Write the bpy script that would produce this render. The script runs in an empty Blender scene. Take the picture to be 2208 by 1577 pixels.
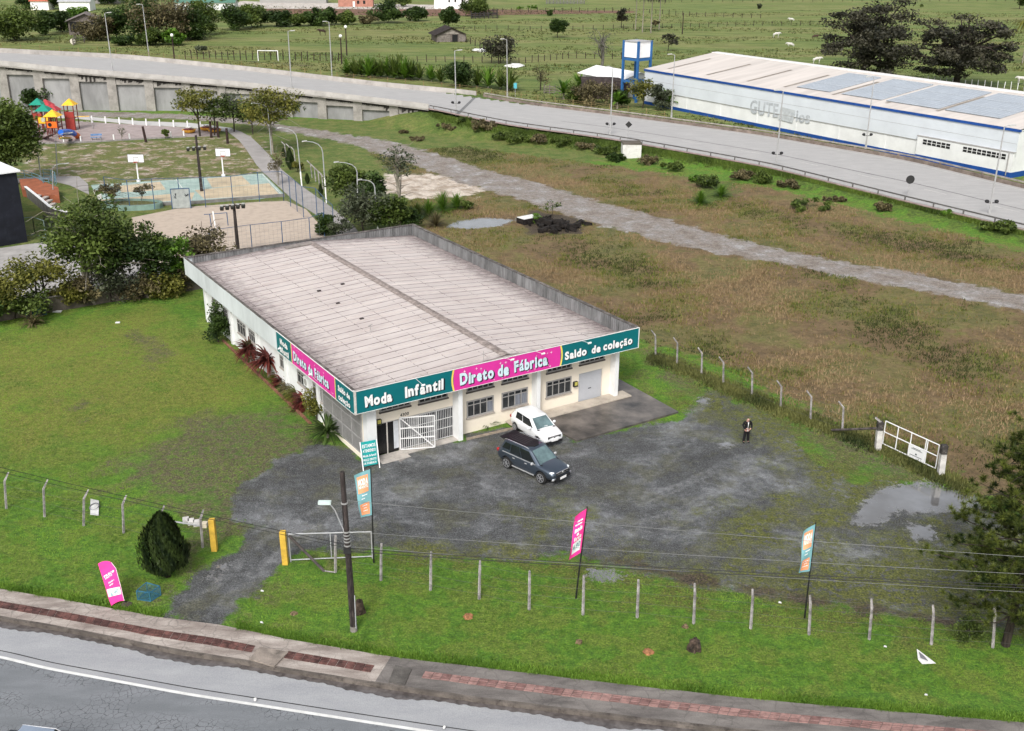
import bpy, bmesh, math, random
import numpy as np
from mathutils import Vector, Matrix
random.seed(7); RG = np.random.default_rng(7)
scene = bpy.context.scene
COL = scene.collection
# ---------------------------------------------------------------- camera
PF, PPT, PRO, PH = 2328.2, 0.38044, 0.00837, 30.17
CX, CY = 1104.0, 788.5
cd = bpy.data.cameras.new('camera'); cam = bpy.data.objects.new('camera', cd); COL.objects.link(cam)
cd.sensor_width = 36.0; cd.lens = 36.0 * PF / 2208.0; cd.clip_start = 0.5; cd.clip_end = 6000
_c, _s = math.cos(PPT), math.sin(PPT)
_X = Vector((1, 0, 0)); _D = Vector((0, -_s, -_c)); _F = Vector((0, _c, -_s))
_r = math.cos(PRO) * _X - math.sin(PRO) * _D
_d = math.sin(PRO) * _X + math.cos(PRO) * _D
cam.matrix_world = Matrix(((_r.x, -_d.x, -_F.x, 0), (_r.y, -_d.y, -_F.y, 0), (_r.z, -_d.z, -_F.z, PH), (0, 0, 0, 1)))
scene.camera = cam
# ---------------------------------------------------------------- sky, sun, exposure (overcast)
w = bpy.data.worlds.new('World'); scene.world = w; w.use_nodes = True
nt = w.node_tree; bg = nt.nodes['Background']
sky = nt.nodes.new('ShaderNodeTexSky'); sky.sky_type = 'NISHITA'; sky.sun_disc = False
SE, SR = math.radians(44), math.radians(-167)
sky.sun_elevation = SE; sky.sun_rotation = SR; sky.air_density = 1.2; sky.dust_density = 4.0; sky.ozone_density = 1.0
hs = nt.nodes.new('ShaderNodeHueSaturation'); hs.inputs['Saturation'].default_value = 0.30
nt.links.new(sky.outputs[0], hs.inputs['Color']); nt.links.new(hs.outputs[0], bg.inputs[0]); bg.inputs[1].default_value = 0.13
ld = bpy.data.lights.new('sun', 'SUN'); ld.energy = 1.5; ld.angle = math.radians(14); ld.color = (1.0, 0.97, 0.92)
sun = bpy.data.objects.new('sun', ld); COL.objects.link(sun)
sv = Vector((math.sin(SR) * math.cos(SE), math.cos(SR) * math.cos(SE), math.sin(SE)))
sun.rotation_euler = sv.to_track_quat('Z', 'Y').to_euler(); sun.location = (0, 0, 60)
scene.view_settings.view_transform = 'Standard'; scene.view_settings.look = 'None'
scene.view_settings.exposure = 0.55; scene.view_settings.gamma = 1
# ---------------------------------------------------------------- survey helpers: photo sight lines to world points
def ray(px, py):
    u0 = (px - CX) / PF; v0 = (py - CY) / PF; cr, sr = math.cos(PRO), math.sin(PRO)
    u = u0 * cr + v0 * sr; v = -u0 * sr + v0 * cr
    return np.array([u, _c - v * _s, -_s - v * _c])
def G(px, py, z=0.0):
    D = ray(px, py); t = (z - PH) / D[2]; return np.array([D[0] * t, D[1] * t, z])
def proj(X):
    x, y, z = X[0], X[1], X[2] - PH; d = y * _c - z * _s; v = -(z * _c + y * _s); cr, sr = math.cos(PRO), math.sin(PRO)
    return (CX + PF * (x * cr - v * sr) / d, CY + PF * (x * sr + v * cr) / d, d)
def AY(px, py, y0):
    D = ray(px, py); t = y0 / D[1]; return np.array([D[0] * t, y0, PH + D[2] * t])
def HT(bx, by, ty, z0=0.0):
    g = G(bx, by, z0); lo, hi = -5, 80
    for _ in range(40):
        m = (lo + hi) / 2
        if proj((g[0], g[1], m))[1] > ty: lo = m
        else: hi = m
    return lo
def SC(px, py, z=0.0): return proj(G(px, py, z))[2] / PF      # metres per photo pixel there
def GP(pts, z=0.0): return np.array([G(a, b, z)[:2] for a, b in pts])
# ---------------------------------------------------------------- materials
_m = {}
def mat(name, col, rough=0.8, var=0.18, scale=2.0, bump=0.0, bscale=30.0, metal=0.0, grime=0.0, gcol=(0.05, 0.045, 0.04), gscale=1.2, spec=0.3, col2=None, alpha=None, stretch=(1, 1, 1), coat=0.0):
    if name in _m: return _m[name]
    m = bpy.data.materials.new(name); m.use_nodes = True; N = m.node_tree.nodes; L = m.node_tree.links
    b = N['Principled BSDF']; b.inputs['Roughness'].default_value = rough; b.inputs['Metallic'].default_value = metal
    b.inputs['Specular IOR Level'].default_value = spec; b.inputs['Coat Weight'].default_value = coat
    tc = N.new('ShaderNodeTexCoord'); mp = N.new('ShaderNodeMapping'); mp.inputs['Scale'].default_value = stretch
    L.new(tc.outputs['Object'], mp.inputs[0])
    n1 = N.new('ShaderNodeTexNoise'); n1.inputs['Scale'].default_value = scale; n1.inputs['Detail'].default_value = 6; n1.inputs['Roughness'].default_value = 0.65
    L.new(mp.outputs[0], n1.inputs[0])
    cr = N.new('ShaderNodeValToRGB'); c2 = col2 or tuple(c * (1 - 2 * var) for c in col)
    cr.color_ramp.elements[0].position = 0.3; cr.color_ramp.elements[1].position = 0.7
    cr.color_ramp.elements[0].color = (*c2, 1); cr.color_ramp.elements[1].color = (*(col if col2 else tuple(min(1, c * (1 + var * .5)) for c in col)), 1)
    cr.color_ramp.elements[0].position = 0.36; cr.color_ramp.elements[1].position = 0.64; L.new(n1.outputs[0], cr.inputs[0]); out = cr.outputs[0]
    if grime > 0:
        n2 = N.new('ShaderNodeTexNoise'); n2.inputs['Scale'].default_value = gscale; n2.inputs['Detail'].default_value = 9; n2.inputs['Roughness'].default_value = 0.72
        L.new(mp.outputs[0], n2.inputs[0])
        r2 = N.new('ShaderNodeValToRGB'); r2.color_ramp.elements[0].position = 0.62 - 0.3 * grime; r2.color_ramp.elements[1].position = 0.85 - 0.25 * grime
        L.new(n2.outputs[0], r2.inputs[0])
        mx = N.new('ShaderNodeMix'); mx.data_type = 'RGBA'; mx.inputs[7].default_value = (*gcol, 1)
        mm = N.new('ShaderNodeMath'); mm.operation = 'MULTIPLY'; mm.inputs[1].default_value = min(1, 0.45 + grime * .5)
        L.new(r2.outputs[0], mm.inputs[0]); L.new(mm.outputs[0], mx.inputs[0]); L.new(out, mx.inputs[6]); out = mx.outputs[2]
    L.new(out, b.inputs['Base Color'])
    if bump > 0:
        n3 = N.new('ShaderNodeTexNoise'); n3.inputs['Scale'].default_value = bscale; n3.inputs['Detail'].default_value = 4
        L.new(mp.outputs[0], n3.inputs[0]); bp = N.new('ShaderNodeBump'); bp.inputs['Strength'].default_value = bump; bp.inputs['Distance'].default_value = 0.05
        L.new(n3.outputs[0], bp.inputs['Height']); L.new(bp.outputs[0], b.inputs['Normal'])
    _m[name] = m; return m
def leafmat(name, dark, light, trans=0.25, rough=0.55):
    if name in _m: return _m[name]
    m = bpy.data.materials.new(name); m.use_nodes = True; N = m.node_tree.nodes; L = m.node_tree.links
    b = N['Principled BSDF']; b.inputs['Roughness'].default_value = rough; b.inputs['Specular IOR Level'].default_value = 0.25
    at = N.new('ShaderNodeAttribute'); at.attribute_name = 'tint'
    cr = N.new('ShaderNodeValToRGB'); cr.color_ramp.elements[0].color = (*dark, 1); cr.color_ramp.elements[1].color = (*light, 1)
    L.new(at.outputs['Fac'], cr.inputs[0]); L.new(cr.outputs[0], b.inputs['Base Color'])
    t = N.new('ShaderNodeBsdfTranslucent'); L.new(cr.outputs[0], t.inputs[0]); ms = N.new('ShaderNodeMixShader'); ms.inputs[0].default_value = trans
    o = N['Material Output']; L.new(b.outputs[0], ms.inputs[1]); L.new(t.outputs[0], ms.inputs[2]); L.new(ms.outputs[0], o.inputs[0])
    _m[name] = m; return m
# ---------------------------------------------------------------- objects
def tag(o, label=None, cat=None, group=None, kind=None):
    if label: o['label'] = label
    if cat: o['category'] = cat
    if group: o['group'] = group
    if kind: o['kind'] = kind
    return o
def T(name, label, cat, loc=(0, 0, 0), rz=0.0, group=None):
    o = bpy.data.objects.new(name, None); COL.objects.link(o); o.empty_display_size = 0.3
    o.location = tuple(float(c) for c in loc); o.rotation_euler = (0, 0, rz); return tag(o, label, cat, group)
def frame_of(p):
    while p is not None and p.parent is not None: p = p.parent
    return p
class MB:
    def __init__(s): s.V = []; s.Fc = []; s.mi = []; s.n = 0
    def add(s, V, F, mi=0):
        V = [tuple(map(float, v)) for v in V]; s.V += V; s.Fc += [tuple(i + s.n for i in f) for f in F]; s.mi += [mi] * len(F); s.n += len(V); return s
    def box(s, x0, y0, z0, x1, y1, z1, mi=0):
        V = [(x, y, z) for z in (z0, z1) for y in (y0, y1) for x in (x0, x1)]
        return s.add(V, [(0, 2, 3, 1), (4, 5, 7, 6), (0, 1, 5, 4), (2, 6, 7, 3), (0, 4, 6, 2), (1, 3, 7, 5)], mi)
    def obox(s, c, ax, ay, az, mi=0):                       # centre and three half-axis vectors
        c, ax, ay, az = map(lambda q: np.array(q, float), (c, ax, ay, az))
        V = [c + i * ax + j * ay + k * az for k in (-1, 1) for j in (-1, 1) for i in (-1, 1)]
        return s.add(V, [(0, 2, 3, 1), (4, 5, 7, 6), (0, 1, 5, 4), (2, 6, 7, 3), (0, 4, 6, 2), (1, 3, 7, 5)], mi)
    def bar(s, a, b, w, h=None, mi=0):
        a = np.array(a, float); b = np.array(b, float); d = b - a; L = np.linalg.norm(d); d /= L
        up = np.array([0, 0, 1.0]) if abs(d[2]) < .95 else np.array([1.0, 0, 0]); sx = np.cross(d, up); sx /= np.linalg.norm(sx); sy = np.cross(sx, d)
        return s.obox((a + b) / 2, d * L / 2, sx * w / 2, sy * (h or w) / 2, mi)
    def tube(s, pts, rad, n=8, mi=0, cap=True):
        P = [np.array(p, float) for p in pts]; R = rad if hasattr(rad, '__len__') else [rad] * len(P); V = []; F = []
        for i, p in enumerate(P):
            d = P[min(i + 1, len(P) - 1)] - P[max(i - 1, 0)]; d = d / (np.linalg.norm(d) + 1e-9)
            up = np.array([0, 0, 1.0]) if abs(d[2]) < .9 else np.array([1.0, 0, 0]); a = np.cross(d, up); a /= np.linalg.norm(a); b = np.cross(a, d)
            for k in range(n): t = 2 * math.pi * k / n; V.append(p + R[i] * (math.cos(t) * a + math.sin(t) * b))
        for i in range(len(P) - 1):
            for k in range(n): F.append((i * n + k, i * n + (k + 1) % n, (i + 1) * n + (k + 1) % n, (i + 1) * n + k))
        if cap: F.append(tuple(range(n - 1, -1, -1))); F.append(tuple((len(P) - 1) * n + k for k in range(n)))
        return s.add(V, F, mi)
    def prism(s, poly, z0, z1, mi=0):
        n = len(poly); V = [(p[0], p[1], z0) for p in poly] + [(p[0], p[1], z1) for p in poly]
        return s.add(V, [tuple(range(n - 1, -1, -1)), tuple(range(n, 2 * n))] + [(i, (i + 1) % n, n + (i + 1) % n, n + i) for i in range(n)], mi)
    def ball(s, c, r, n=8, m=6, sc=(1, 1, 1), mi=0):
        V = [(c[0], c[1], c[2] + r * sc[2])]
        for j in range(1, m):
            a = math.pi * j / m
            for k in range(n): t = 2 * math.pi * k / n; V.append((c[0] + r * sc[0] * math.sin(a) * math.cos(t), c[1] + r * sc[1] * math.sin(a) * math.sin(t), c[2] + r * sc[2] * math.cos(a)))
        V.append((c[0], c[1], c[2] - r * sc[2])); F = [(0, 1 + k, 1 + (k + 1) % n) for k in range(n)]
        for j in range(m - 2):
            for k in range(n): F.append((1 + j * n + k, 1 + (j + 1) * n + k, 1 + (j + 1) * n + (k + 1) % n, 1 + j * n + (k + 1) % n))
        e = len(V) - 1; o = 1 + (m - 2) * n; F += [(e, o + (k + 1) % n, o + k) for k in range(n)]
        return s.add(V, F, mi)
    def quad(s, a, b, c, d, mi=0): return s.add([a, b, c, d], [(0, 1, 2, 3)], mi)
    def build(s, name, m, parent=None, smooth=False, world=True, label=None, bevel=0.0):
        V = np.array(s.V, float).reshape(-1, 3); r = frame_of(parent)
        if r is not None and world:
            V = V - np.array(r.location); a = -r.rotation_euler[2]; ca, sa = math.cos(a), math.sin(a)
            V = np.stack([V[:, 0] * ca - V[:, 1] * sa, V[:, 0] * sa + V[:, 1] * ca, V[:, 2]], 1)
        me = bpy.data.meshes.new(name); me.from_pydata(V.tolist(), [], s.Fc)
        ms = m if isinstance(m, (list, tuple)) else [m]
        for q in ms: me.materials.append(q)
        if len(ms) > 1: me.polygons.foreach_set('material_index', s.mi)
        if smooth: me.polygons.foreach_set('use_smooth', [True] * len(me.polygons))
        me.update(); o = bpy.data.objects.new(name, me); COL.objects.link(o)
        if parent is not None: o.parent = parent
        if label: o['label'] = label
        if bevel > 0: md = o.modifiers.new('bevel', 'BEVEL'); md.width = bevel; md.segments = 2; md.limit_method = 'ANGLE'
        return o
def npmesh(name, V, F, m, parent=None, tint=None, smooth=False):
    """V (n,3) world or local verts, F (k,c) faces of equal size"""
    me = bpy.data.meshes.new(name); k, c = F.shape
    me.vertices.add(len(V)); me.vertices.foreach_set('co', np.ascontiguousarray(V, np.float32).ravel())
    me.loops.add(k * c); me.loops.foreach_set('vertex_index', F.astype(np.int32).ravel())
    me.polygons.add(k); me.polygons.foreach_set('loop_start', np.arange(0, k * c, c, dtype=np.int32)); me.polygons.foreach_set('loop_total', np.full(k, c, np.int32))
    me.update(calc_edges=True); me.materials.append(m)
    if smooth: me.polygons.foreach_set('use_smooth', [True] * k)
    if tint is not None:
        a = me.attributes.new('tint', 'FLOAT', 'POINT'); a.data.foreach_set('value', np.clip(tint, 0, 1).astype(np.float32))
    o = bpy.data.objects.new(name, me); COL.objects.link(o)
    if parent is not None: o.parent = parent
    return o
def kids(o): return [c for c in COL.objects if c.parent == o]
def copy_tree(o, kid, parent=None):
    c = o.copy(); COL.objects.link(c); c.parent = parent
    for q in kid.get(o, []): copy_tree(q, kid, c)
    return c
def kidmap(o):
    d = {}
    def rec(q):
        d[q] = list(q.children)
        for k in q.children: rec(k)
    rec(o); return d
def struct(o): o['kind'] = 'structure'; return o
# lettering: each glyph a flat mesh from the built-in font
_g = {}
def glyph(ch, off=0.03):
    if ch in 'ãçáÇ': off = min(off, .03)
    k = (ch, off)
    if k not in _g:
        cu = bpy.data.curves.new('t', 'FONT'); cu.body = ch; cu.size = 1; cu.offset = off; cu.resolution_u = 3; ob = bpy.data.objects.new('t', cu); COL.objects.link(ob)
        bpy.context.view_layer.update(); me = bpy.data.meshes.new_from_object(ob); V = np.array([v.co[:2] for v in me.vertices]) if len(me.vertices) else np.zeros((0, 2)); F = [tuple(p.vertices) for p in me.polygons]
        COL.objects.unlink(ob); bpy.data.objects.remove(ob); bpy.data.curves.remove(cu); bpy.data.meshes.remove(me)
        w = (V[:, 0].max() - V[:, 0].min()) if len(V) else 0.3
        if len(V): V[:, 0] -= V[:, 0].min()
        _g[k] = (V, F, w)
    return _g[k]
def text2d(s, size, off=0.03, gap=0.065, wob=0.0, space=0.32, sx=1.0, fit=None):
    V = []; F = []; x = 0; n = 0; R = random.Random(len(s) * 7 + ord(s[0]))
    for i, ch in enumerate(s):
        if ch == ' ': x += space; continue
        g, f, w_ = glyph(ch, off); a = R.uniform(-wob, wob); sc = 1 + R.uniform(-wob, wob) * .5; dy = R.uniform(-wob, wob) * .25
        ca, sa = math.cos(a), math.sin(a)
        for p in g: px, py = p[0] * sc, p[1] * sc; V.append(((x + px * ca - py * sa) * size * sx, (px * sa + py * ca + dy) * size))
        F += [tuple(q + n for q in ff) for ff in f]; n += len(g); x += w_ * sc + gap
    tw = (x - gap) * size * sx
    if fit and tw > fit: V = [(a * fit / tw, b) for a, b in V]; tw = fit
    return V, F, tw
def letters(mb, s, O, U, W, size, align='l', mi=0, nrm=0.0, Nv=None, **k):
    """place text on a plane: O origin, U right, W up unit vectors"""
    V, F, tw = text2d(s, size, **k); O = np.array(O, float); U = np.array(U, float); W = np.array(W, float)
    sh = {'l': 0, 'c': -tw / 2, 'r': -tw}[align]; nn = np.array(Nv, float) * nrm if Nv is not None else 0
    mb.add([O + U * (x + sh) + W * y + nn for x, y in V], F, mi); return tw
# signed distance to polygon, positive inside
def sdp(P, poly):
    poly = np.asarray(poly, float); d = np.full(len(P), 1e9); ins = np.zeros(len(P), bool); n = len(poly)
    for i in range(n):
        a = poly[i]; b = poly[(i + 1) % n]; e = b - a; w_ = P - a
        t = np.clip((w_ @ e) / (e @ e + 1e-12), 0, 1); q = w_ - t[:, None] * e; d = np.minimum(d, (q * q).sum(1))
        c = ((a[1] > P[:, 1]) != (b[1] > P[:, 1])) & (P[:, 0] < (b[0] - a[0]) * (P[:, 1] - a[1]) / (b[1] - a[1] + 1e-12) + a[0]); ins ^= c
    return np.where(ins, 1, -1) * np.sqrt(d)
def dline(P, line):
    d = np.full(len(P), 1e9)
    for a, b in zip(line[:-1], line[1:]):
        e = b - a; w_ = P - a; t = np.clip((w_ @ e) / (e @ e + 1e-12), 0, 1); q = w_ - t[:, None] * e; d = np.minimum(d, (q * q).sum(1))
    return np.sqrt(d)
def resample(pts, n):
    P = np.asarray(pts, float); s = np.r_[0, np.cumsum(np.linalg.norm(np.diff(P, axis=0), axis=1))]; t = np.linspace(0, s[-1], n)
    return np.stack([np.interp(t, s, P[:, i]) for i in range(P.shape[1])], 1)
def smooth_line(pts, n, it=3):
    P = resample(pts, n)
    for _ in range(it): P[1:-1] = (P[:-2] + 2 * P[1:-1] + P[2:]) / 4
    return P
# ================================================================ HIGHWAY LINES
_zp = [-300, 0, 114, 383, 661, 824, 930, 1100, 1315, 1660, 2208, 2600]
_zv = [9.0, 7.8, 7.0, 5.4, 4.2, 3.3, 2.7, 2.0, 1.4, 1.0, 0.8, 0.7]
def zroad(px): return float(np.interp(px, _zp, _zv))
def zline(pts, dz=0.0, shift=0): return np.array([G(a, b, zroad(a + shift) + dz) for a, b in pts])
def extend(P, k=1, L=40):
    d = P[-1] - P[-2]; d = d / np.linalg.norm(d[:2]); d[2] = 0; e = P[0] - P[1]; e = e / np.linalg.norm(e[:2]); e[2] = 0.02
    return np.vstack([P[0] + e * L, P, P[-1] + d * L])
NEAR = zline([(0, 143), (109, 155), (241, 166), (380, 177), (533, 190), (631, 203), (780, 220), (930, 238)], -0.2)
NEAR[:, 2] += 0.2
NEAR2 = zline([(1000, 251), (1100, 271), (1315, 300), (1531, 338), (1660, 362), (1949, 434), (2208, 497)])
NEARL = smooth_line(extend(np.vstack([NEAR, NEAR2])), 160, 4)
FARL = smooth_line(extend(zline([(-40, 111), (0, 113.6), (279, 127), (560, 155.5), (814, 186), (1022, 205.5), (1120, 223), (1354, 252), (1648, 292), (1965, 347), (2208, 406)], 0, 40)), 160, 4)
def near_at(px):      # index of near-edge sample whose projection is closest to photo column px
    return int(np.argmin([abs(proj(p)[0] - px) if -200 < proj(p)[0] < 2600 else 1e9 for p in NEARL]))
I_AB = near_at(925)   # abutment
# ================================================================ GROUND
ys = [-60, -20, 5, 18, 24]; y = 26.0
while y < 560: ys.append(y); y *= 1.0085
while y < 3500: ys.append(y); y *= 1.25
ys = np.array(ys); ts = np.linspace(-1, 1, 421)
YY, TT = np.meshgrid(ys, ts, indexing='ij'); XX = TT * (0.60 * np.maximum(YY, 0) + 22)
P2 = np.stack([XX.ravel(), YY.ravel()], 1)
fillp = np.vstack([NEARL[I_AB:, :2], FARL[I_AB - 6:, :2][::-1]])
dfill = sdp(P2, fillp)
deck = np.vstack([NEARL[:I_AB + 1, :2], FARL[:I_AB + 1, :2][::-1]]); ddeck = sdp(P2, deck)
Z = np.zeros(len(P2)); near = dfill > -14
_ct = (NEARL[I_AB:] + FARL[I_AB:]) / 2
idx = np.array([np.argmin(((_ct[:, :2] - p) ** 2).sum(1)) for p in P2[near]])
zr = np.minimum(_ct[idx, 2], NEARL[I_AB:][idx, 2]); dn = dfill[near]
Z[near] = np.where(dn > -0.5, zr - 0.30, np.maximum(0, zr - 0.2 + (dn + 0.5) * 0.36))
KERB = smooth_line(GP([(-1000, 1145), (-260, 1285), (0, 1334), (150, 1360), (380, 1406), (530, 1429), (595, 1443), (808, 1477), (1040, 1511), (1400, 1556), (1700, 1590), (2300, 1640), (3200, 1715)]), 220, 3)
LAWNE = smooth_line(GP([(-1000, 1090), (-260, 1225), (0, 1271), (170, 1300), (340, 1332), (480, 1349), (600, 1376), (852, 1419), (1040, 1441), (1340, 1477), (1648, 1511), (2208, 1560), (2400, 1572), (3200, 1640)]), 220, 3)
street = np.vstack([KERB, [[80, -70], [-80, -70]]]); dst = sdp(P2, street)
Z -= np.clip((dst + 0.25) * 1.2, 0, 0.45)
walk = np.vstack([KERB, LAWNE[::-1]]); dwk = sdp(P2, walk); Z -= np.where(dwk > -0.02, 0.12, 0) * (dst < 0.3)
# soft undulation of the rough field
Z += np.where((P2[:, 1] > 60) & (P2[:, 0] > 5), 0.0, 0.0)
def D(pts): return sdp(P2, GP(pts))
A = {}
A['rut'] = np.full(len(P2), -9.0)
for q_ in ([(1560, 870), (1640, 930), (1720, 1030), (1760, 1120), (1785, 1190)], [(1530, 850), (1600, 905), (1690, 1005), (1730, 1110), (1740, 1180)], [(1060, 1020), (1200, 1085), (1400, 1085), (1580, 1000)], [(700, 1100), (900, 1135), (1150, 1115), (1400, 1045), (1540, 900)], [(420, 1300), (520, 1200), (640, 1120), (800, 1040), (980, 985)], [(455, 1320), (560, 1215), (690, 1130), (860, 1070), (1060, 1040)], [(1240, 1180), (1420, 1130), (1560, 1060), (1640, 960)], [(1620, 1040), (1680, 1100), (1700, 1180), (1650, 1240)], [(1000, 1130), (1200, 1160), (1400, 1150), (1560, 1100)]):
    for o_ in (0, 1.5): A['rut'] = np.maximum(A['rut'], .13 - dline(P2, smooth_line(GP(q_) + np.array((o_ * .5, o_ * .8)), 30, 3)))
A['gravel'] = np.maximum(D([(690, 955), (800, 990), (990, 945), (1130, 915), (1240, 950), (1330, 930), (1460, 905), (1500, 868), (1520, 838), (1560, 850), (1620, 880), (1700, 930), (1760, 1000), (1850, 1040), (2060, 1060), (2130, 1095), (2330, 1180), (2330, 1385), (2140, 1362), (2010, 1338), (1750, 1305), (1500, 1268), (1240, 1205), (1035, 1208), (930, 1196), (820, 1188), (640, 1180), (560, 1150), (500, 1100), (520, 1040), (600, 990)]),
                         D([(332, 1334), (400, 1262), (470, 1205), (545, 1140), (640, 1100), (700, 1150), (620, 1215), (560, 1258), (480, 1350)]))
A['moss'] = np.maximum.reduce([D([(820, 1180), (1240, 1195), (1240, 1230), (820, 1215)]), D([(1100, 1090), (1240, 1080), (1300, 1150), (1150, 1150)]) - 1, D([(1560, 1110), (1700, 1100), (1720, 1220), (1560, 1230)]), D([(1380, 880), (1530, 830), (1680, 900), (1800, 1000), (1960, 1040), (1900, 1110), (1800, 1090), (1650, 950), (1480, 880)]), D([(1180, 1210), (1500, 1230), (1800, 1190), (2100, 1130), (2330, 1180), (2330, 1400), (2100, 1370), (1740, 1330), (1240, 1260)]), D([(1700, 1060), (1830, 1060), (1800, 1160), (1720, 1150)])])
A['field'] = D([(905, 498), (860, 455), (900, 420), (800, 330), (1000, 318), (1320, 360), (1660, 405), (2600, 640), (2700, 1200), (2100, 1062), (2025, 1020), (1880, 950), (1810, 915), (1690, 862), (1600, 806), (1500, 765), (1390, 742)])
A['worn'] = np.maximum(np.maximum(D([(240, 730), (330, 700), (400, 740), (380, 790), (280, 800)]) - 1.6, D([(100, 860), (200, 840), (260, 900), (150, 920)]) - 2.2), np.maximum(D([(240, 1010), (420, 900), (600, 885), (760, 1000), (640, 1100), (540, 1150), (440, 1190), (380, 1080), (300, 1060)]), np.maximum(np.maximum(D([(1570, 835), (1700, 878), (1900, 955), (2030, 1030), (1950, 1050), (1800, 1010), (1650, 900)]) + .3, D([(1390, 760), (1440, 770), (1560, 850), (1500, 870), (1400, 820)]) - .4), D([(300, 1340), (390, 1255), (640, 1085), (660, 1220), (600, 1240), (520, 1330), (500, 1365)]) - .5)))
A['yel'] = D([(-80, 740), (150, 710), (300, 680), (450, 720), (580, 820), (560, 900), (300, 960), (40, 980), (-100, 940)])
A['track'] = np.maximum(D([(590, 266), (700, 283), (850, 306), (950, 335), (1060, 372), (1160, 395), (1300, 438), (1420, 468), (1560, 510), (1700, 543), (1850, 570), (2000, 595), (2208, 638), (2400, 675), (2400, 710), (2208, 670), (2000, 630), (1850, 602), (1750, 582), (1650, 562), (1500, 537), (1400, 512), (1240, 472), (1130, 432), (1000, 396), (880, 352), (760, 312), (650, 290), (590, 282)]),
                        D([(0, 236), (380, 246), (600, 262), (600, 274), (380, 256), (0, 248)]))
A['sand'] = np.maximum(D([(806, 388), (860, 374), (940, 376), (1020, 385), (1062, 405), (1000, 425), (900, 428), (830, 418)]), D([(770, 298), (900, 320), (960, 350), (880, 352), (800, 330)]) - 1.5)
A['dull'] = D([(-80, 235), (600, 255), (850, 262), (930, 245), (1080, 272), (1400, 318), (1000, 420), (900, 500), (700, 520), (430, 620), (-80, 560)])
A['park'] = D([(60, 315), (420, 300), (560, 290), (600, 375), (440, 384), (200, 398), (40, 372)])
A['pud'] = np.maximum.reduce([D([(1838, 1132), (1862, 1085), (1900, 1056), (1950, 1045), (2000, 1036), (2040, 1050), (2092, 1062), (2110, 1085), (2060, 1100), (1980, 1106), (1935, 1100), (1900, 1128)]), D([(1955, 1130), (2005, 1135), (2020, 1160), (1975, 1165)]), D([(960, 490), (985, 478), (1040, 470), (1110, 474), (1080, 488), (1010, 494)]), D([(1100, 470), (1150, 460), (1160, 470), (1110, 480)]) - .5,
    D([(443, 1247), (455, 1241), (468, 1246), (455, 1252)]), D([(474, 1222), (486, 1216), (499, 1220), (486, 1228)]), D([(625, 1148), (640, 1134), (672, 1134), (660, 1146), (640, 1153)]), D([(1500, 862), (1518, 858), (1532, 866), (1515, 872)]), D([(1265, 1232), (1300, 1228), (1345, 1240), (1320, 1254), (1275, 1250)]) , D([(1550, 958), (1575, 954), (1580, 962), (1560, 966)])])
A['mud'] = np.maximum.reduce([D([(1140, 452), (1240, 470), (1260, 505), (1130, 505)]), D([(700, 150), (0, 96), (0, 90), (700, 140)]) - 3, D([(0, 690), (120, 660), (300, 640), (420, 625), (430, 600), (0, 600)]) - .3, D([(1240, 1195), (1500, 1262), (2060, 1355), (2060, 1335), (1500, 1240), (1240, 1185)]) - .2])
A['past'] = np.where(P2[:, 1] > 150, np.minimum(60, -np.maximum(dfill, ddeck) + 0), -20.0) * (sdp(P2, np.vstack([FARL[:, :2], [[400, 900], [-600, 900]]])) > 0) - 20.0 * (sdp(P2, np.vstack([FARL[:, :2], [[400, 900], [-600, 900]]])) <= 0)
A['lush'] = np.where(dfill < 0, 2.2 + dfill, 2.2); A['lush'] = np.maximum(A['lush'], D([(1480, 440), (1500, 395), (1600, 390), (1580, 430), (1520, 450)]) - .5)
A['shoulder'] = np.where(sdp(P2, np.vstack([FARL[:, :2], [[400, 900], [-600, 900]]])) > 0, 9 + np.maximum(ddeck, dfill), -5)
A['terr'] = D([(560, 8), (1000, 20), (1370, 24), (1370, 28), (900, 36), (600, 30), (560, 20)])
A['yard'] = D([(520, 2), (560, 4), (1000, 12), (1000, 20), (850, 20), (560, 19), (500, 14)])
nr, ncl = YY.shape; ii = np.arange(nr - 1)[:, None] * ncl + np.arange(ncl - 1)[None, :]
FQ = np.stack([ii, ii + 1, ii + ncl + 1, ii + ncl], -1).reshape(-1, 4)
gm = bpy.data.materials.new('ground_cover'); gm.use_nodes = True
ground = npmesh('ground', np.column_stack([P2, Z]), FQ, gm, smooth=True); struct(ground)
for k, v in A.items():
    a = ground.data.attributes.new(k, 'FLOAT', 'POINT'); a.data.foreach_set('value', np.clip(v, -50, 50).astype(np.float32))
def ground_z(x, y):
    k = np.searchsorted(ys, y) - 1; k = int(np.clip(k, 0, nr - 2)); t = x / (0.60 * max(y, 0) + 22)
    j = int(np.clip(round((t + 1) / 2 * (ncl - 1)), 0, ncl - 1)); f = np.clip((y - ys[k]) / (ys[k + 1] - ys[k]), 0, 1)
    return float(Z[k * ncl + j] * (1 - f) + Z[(k + 1) * ncl + j] * f)
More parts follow.
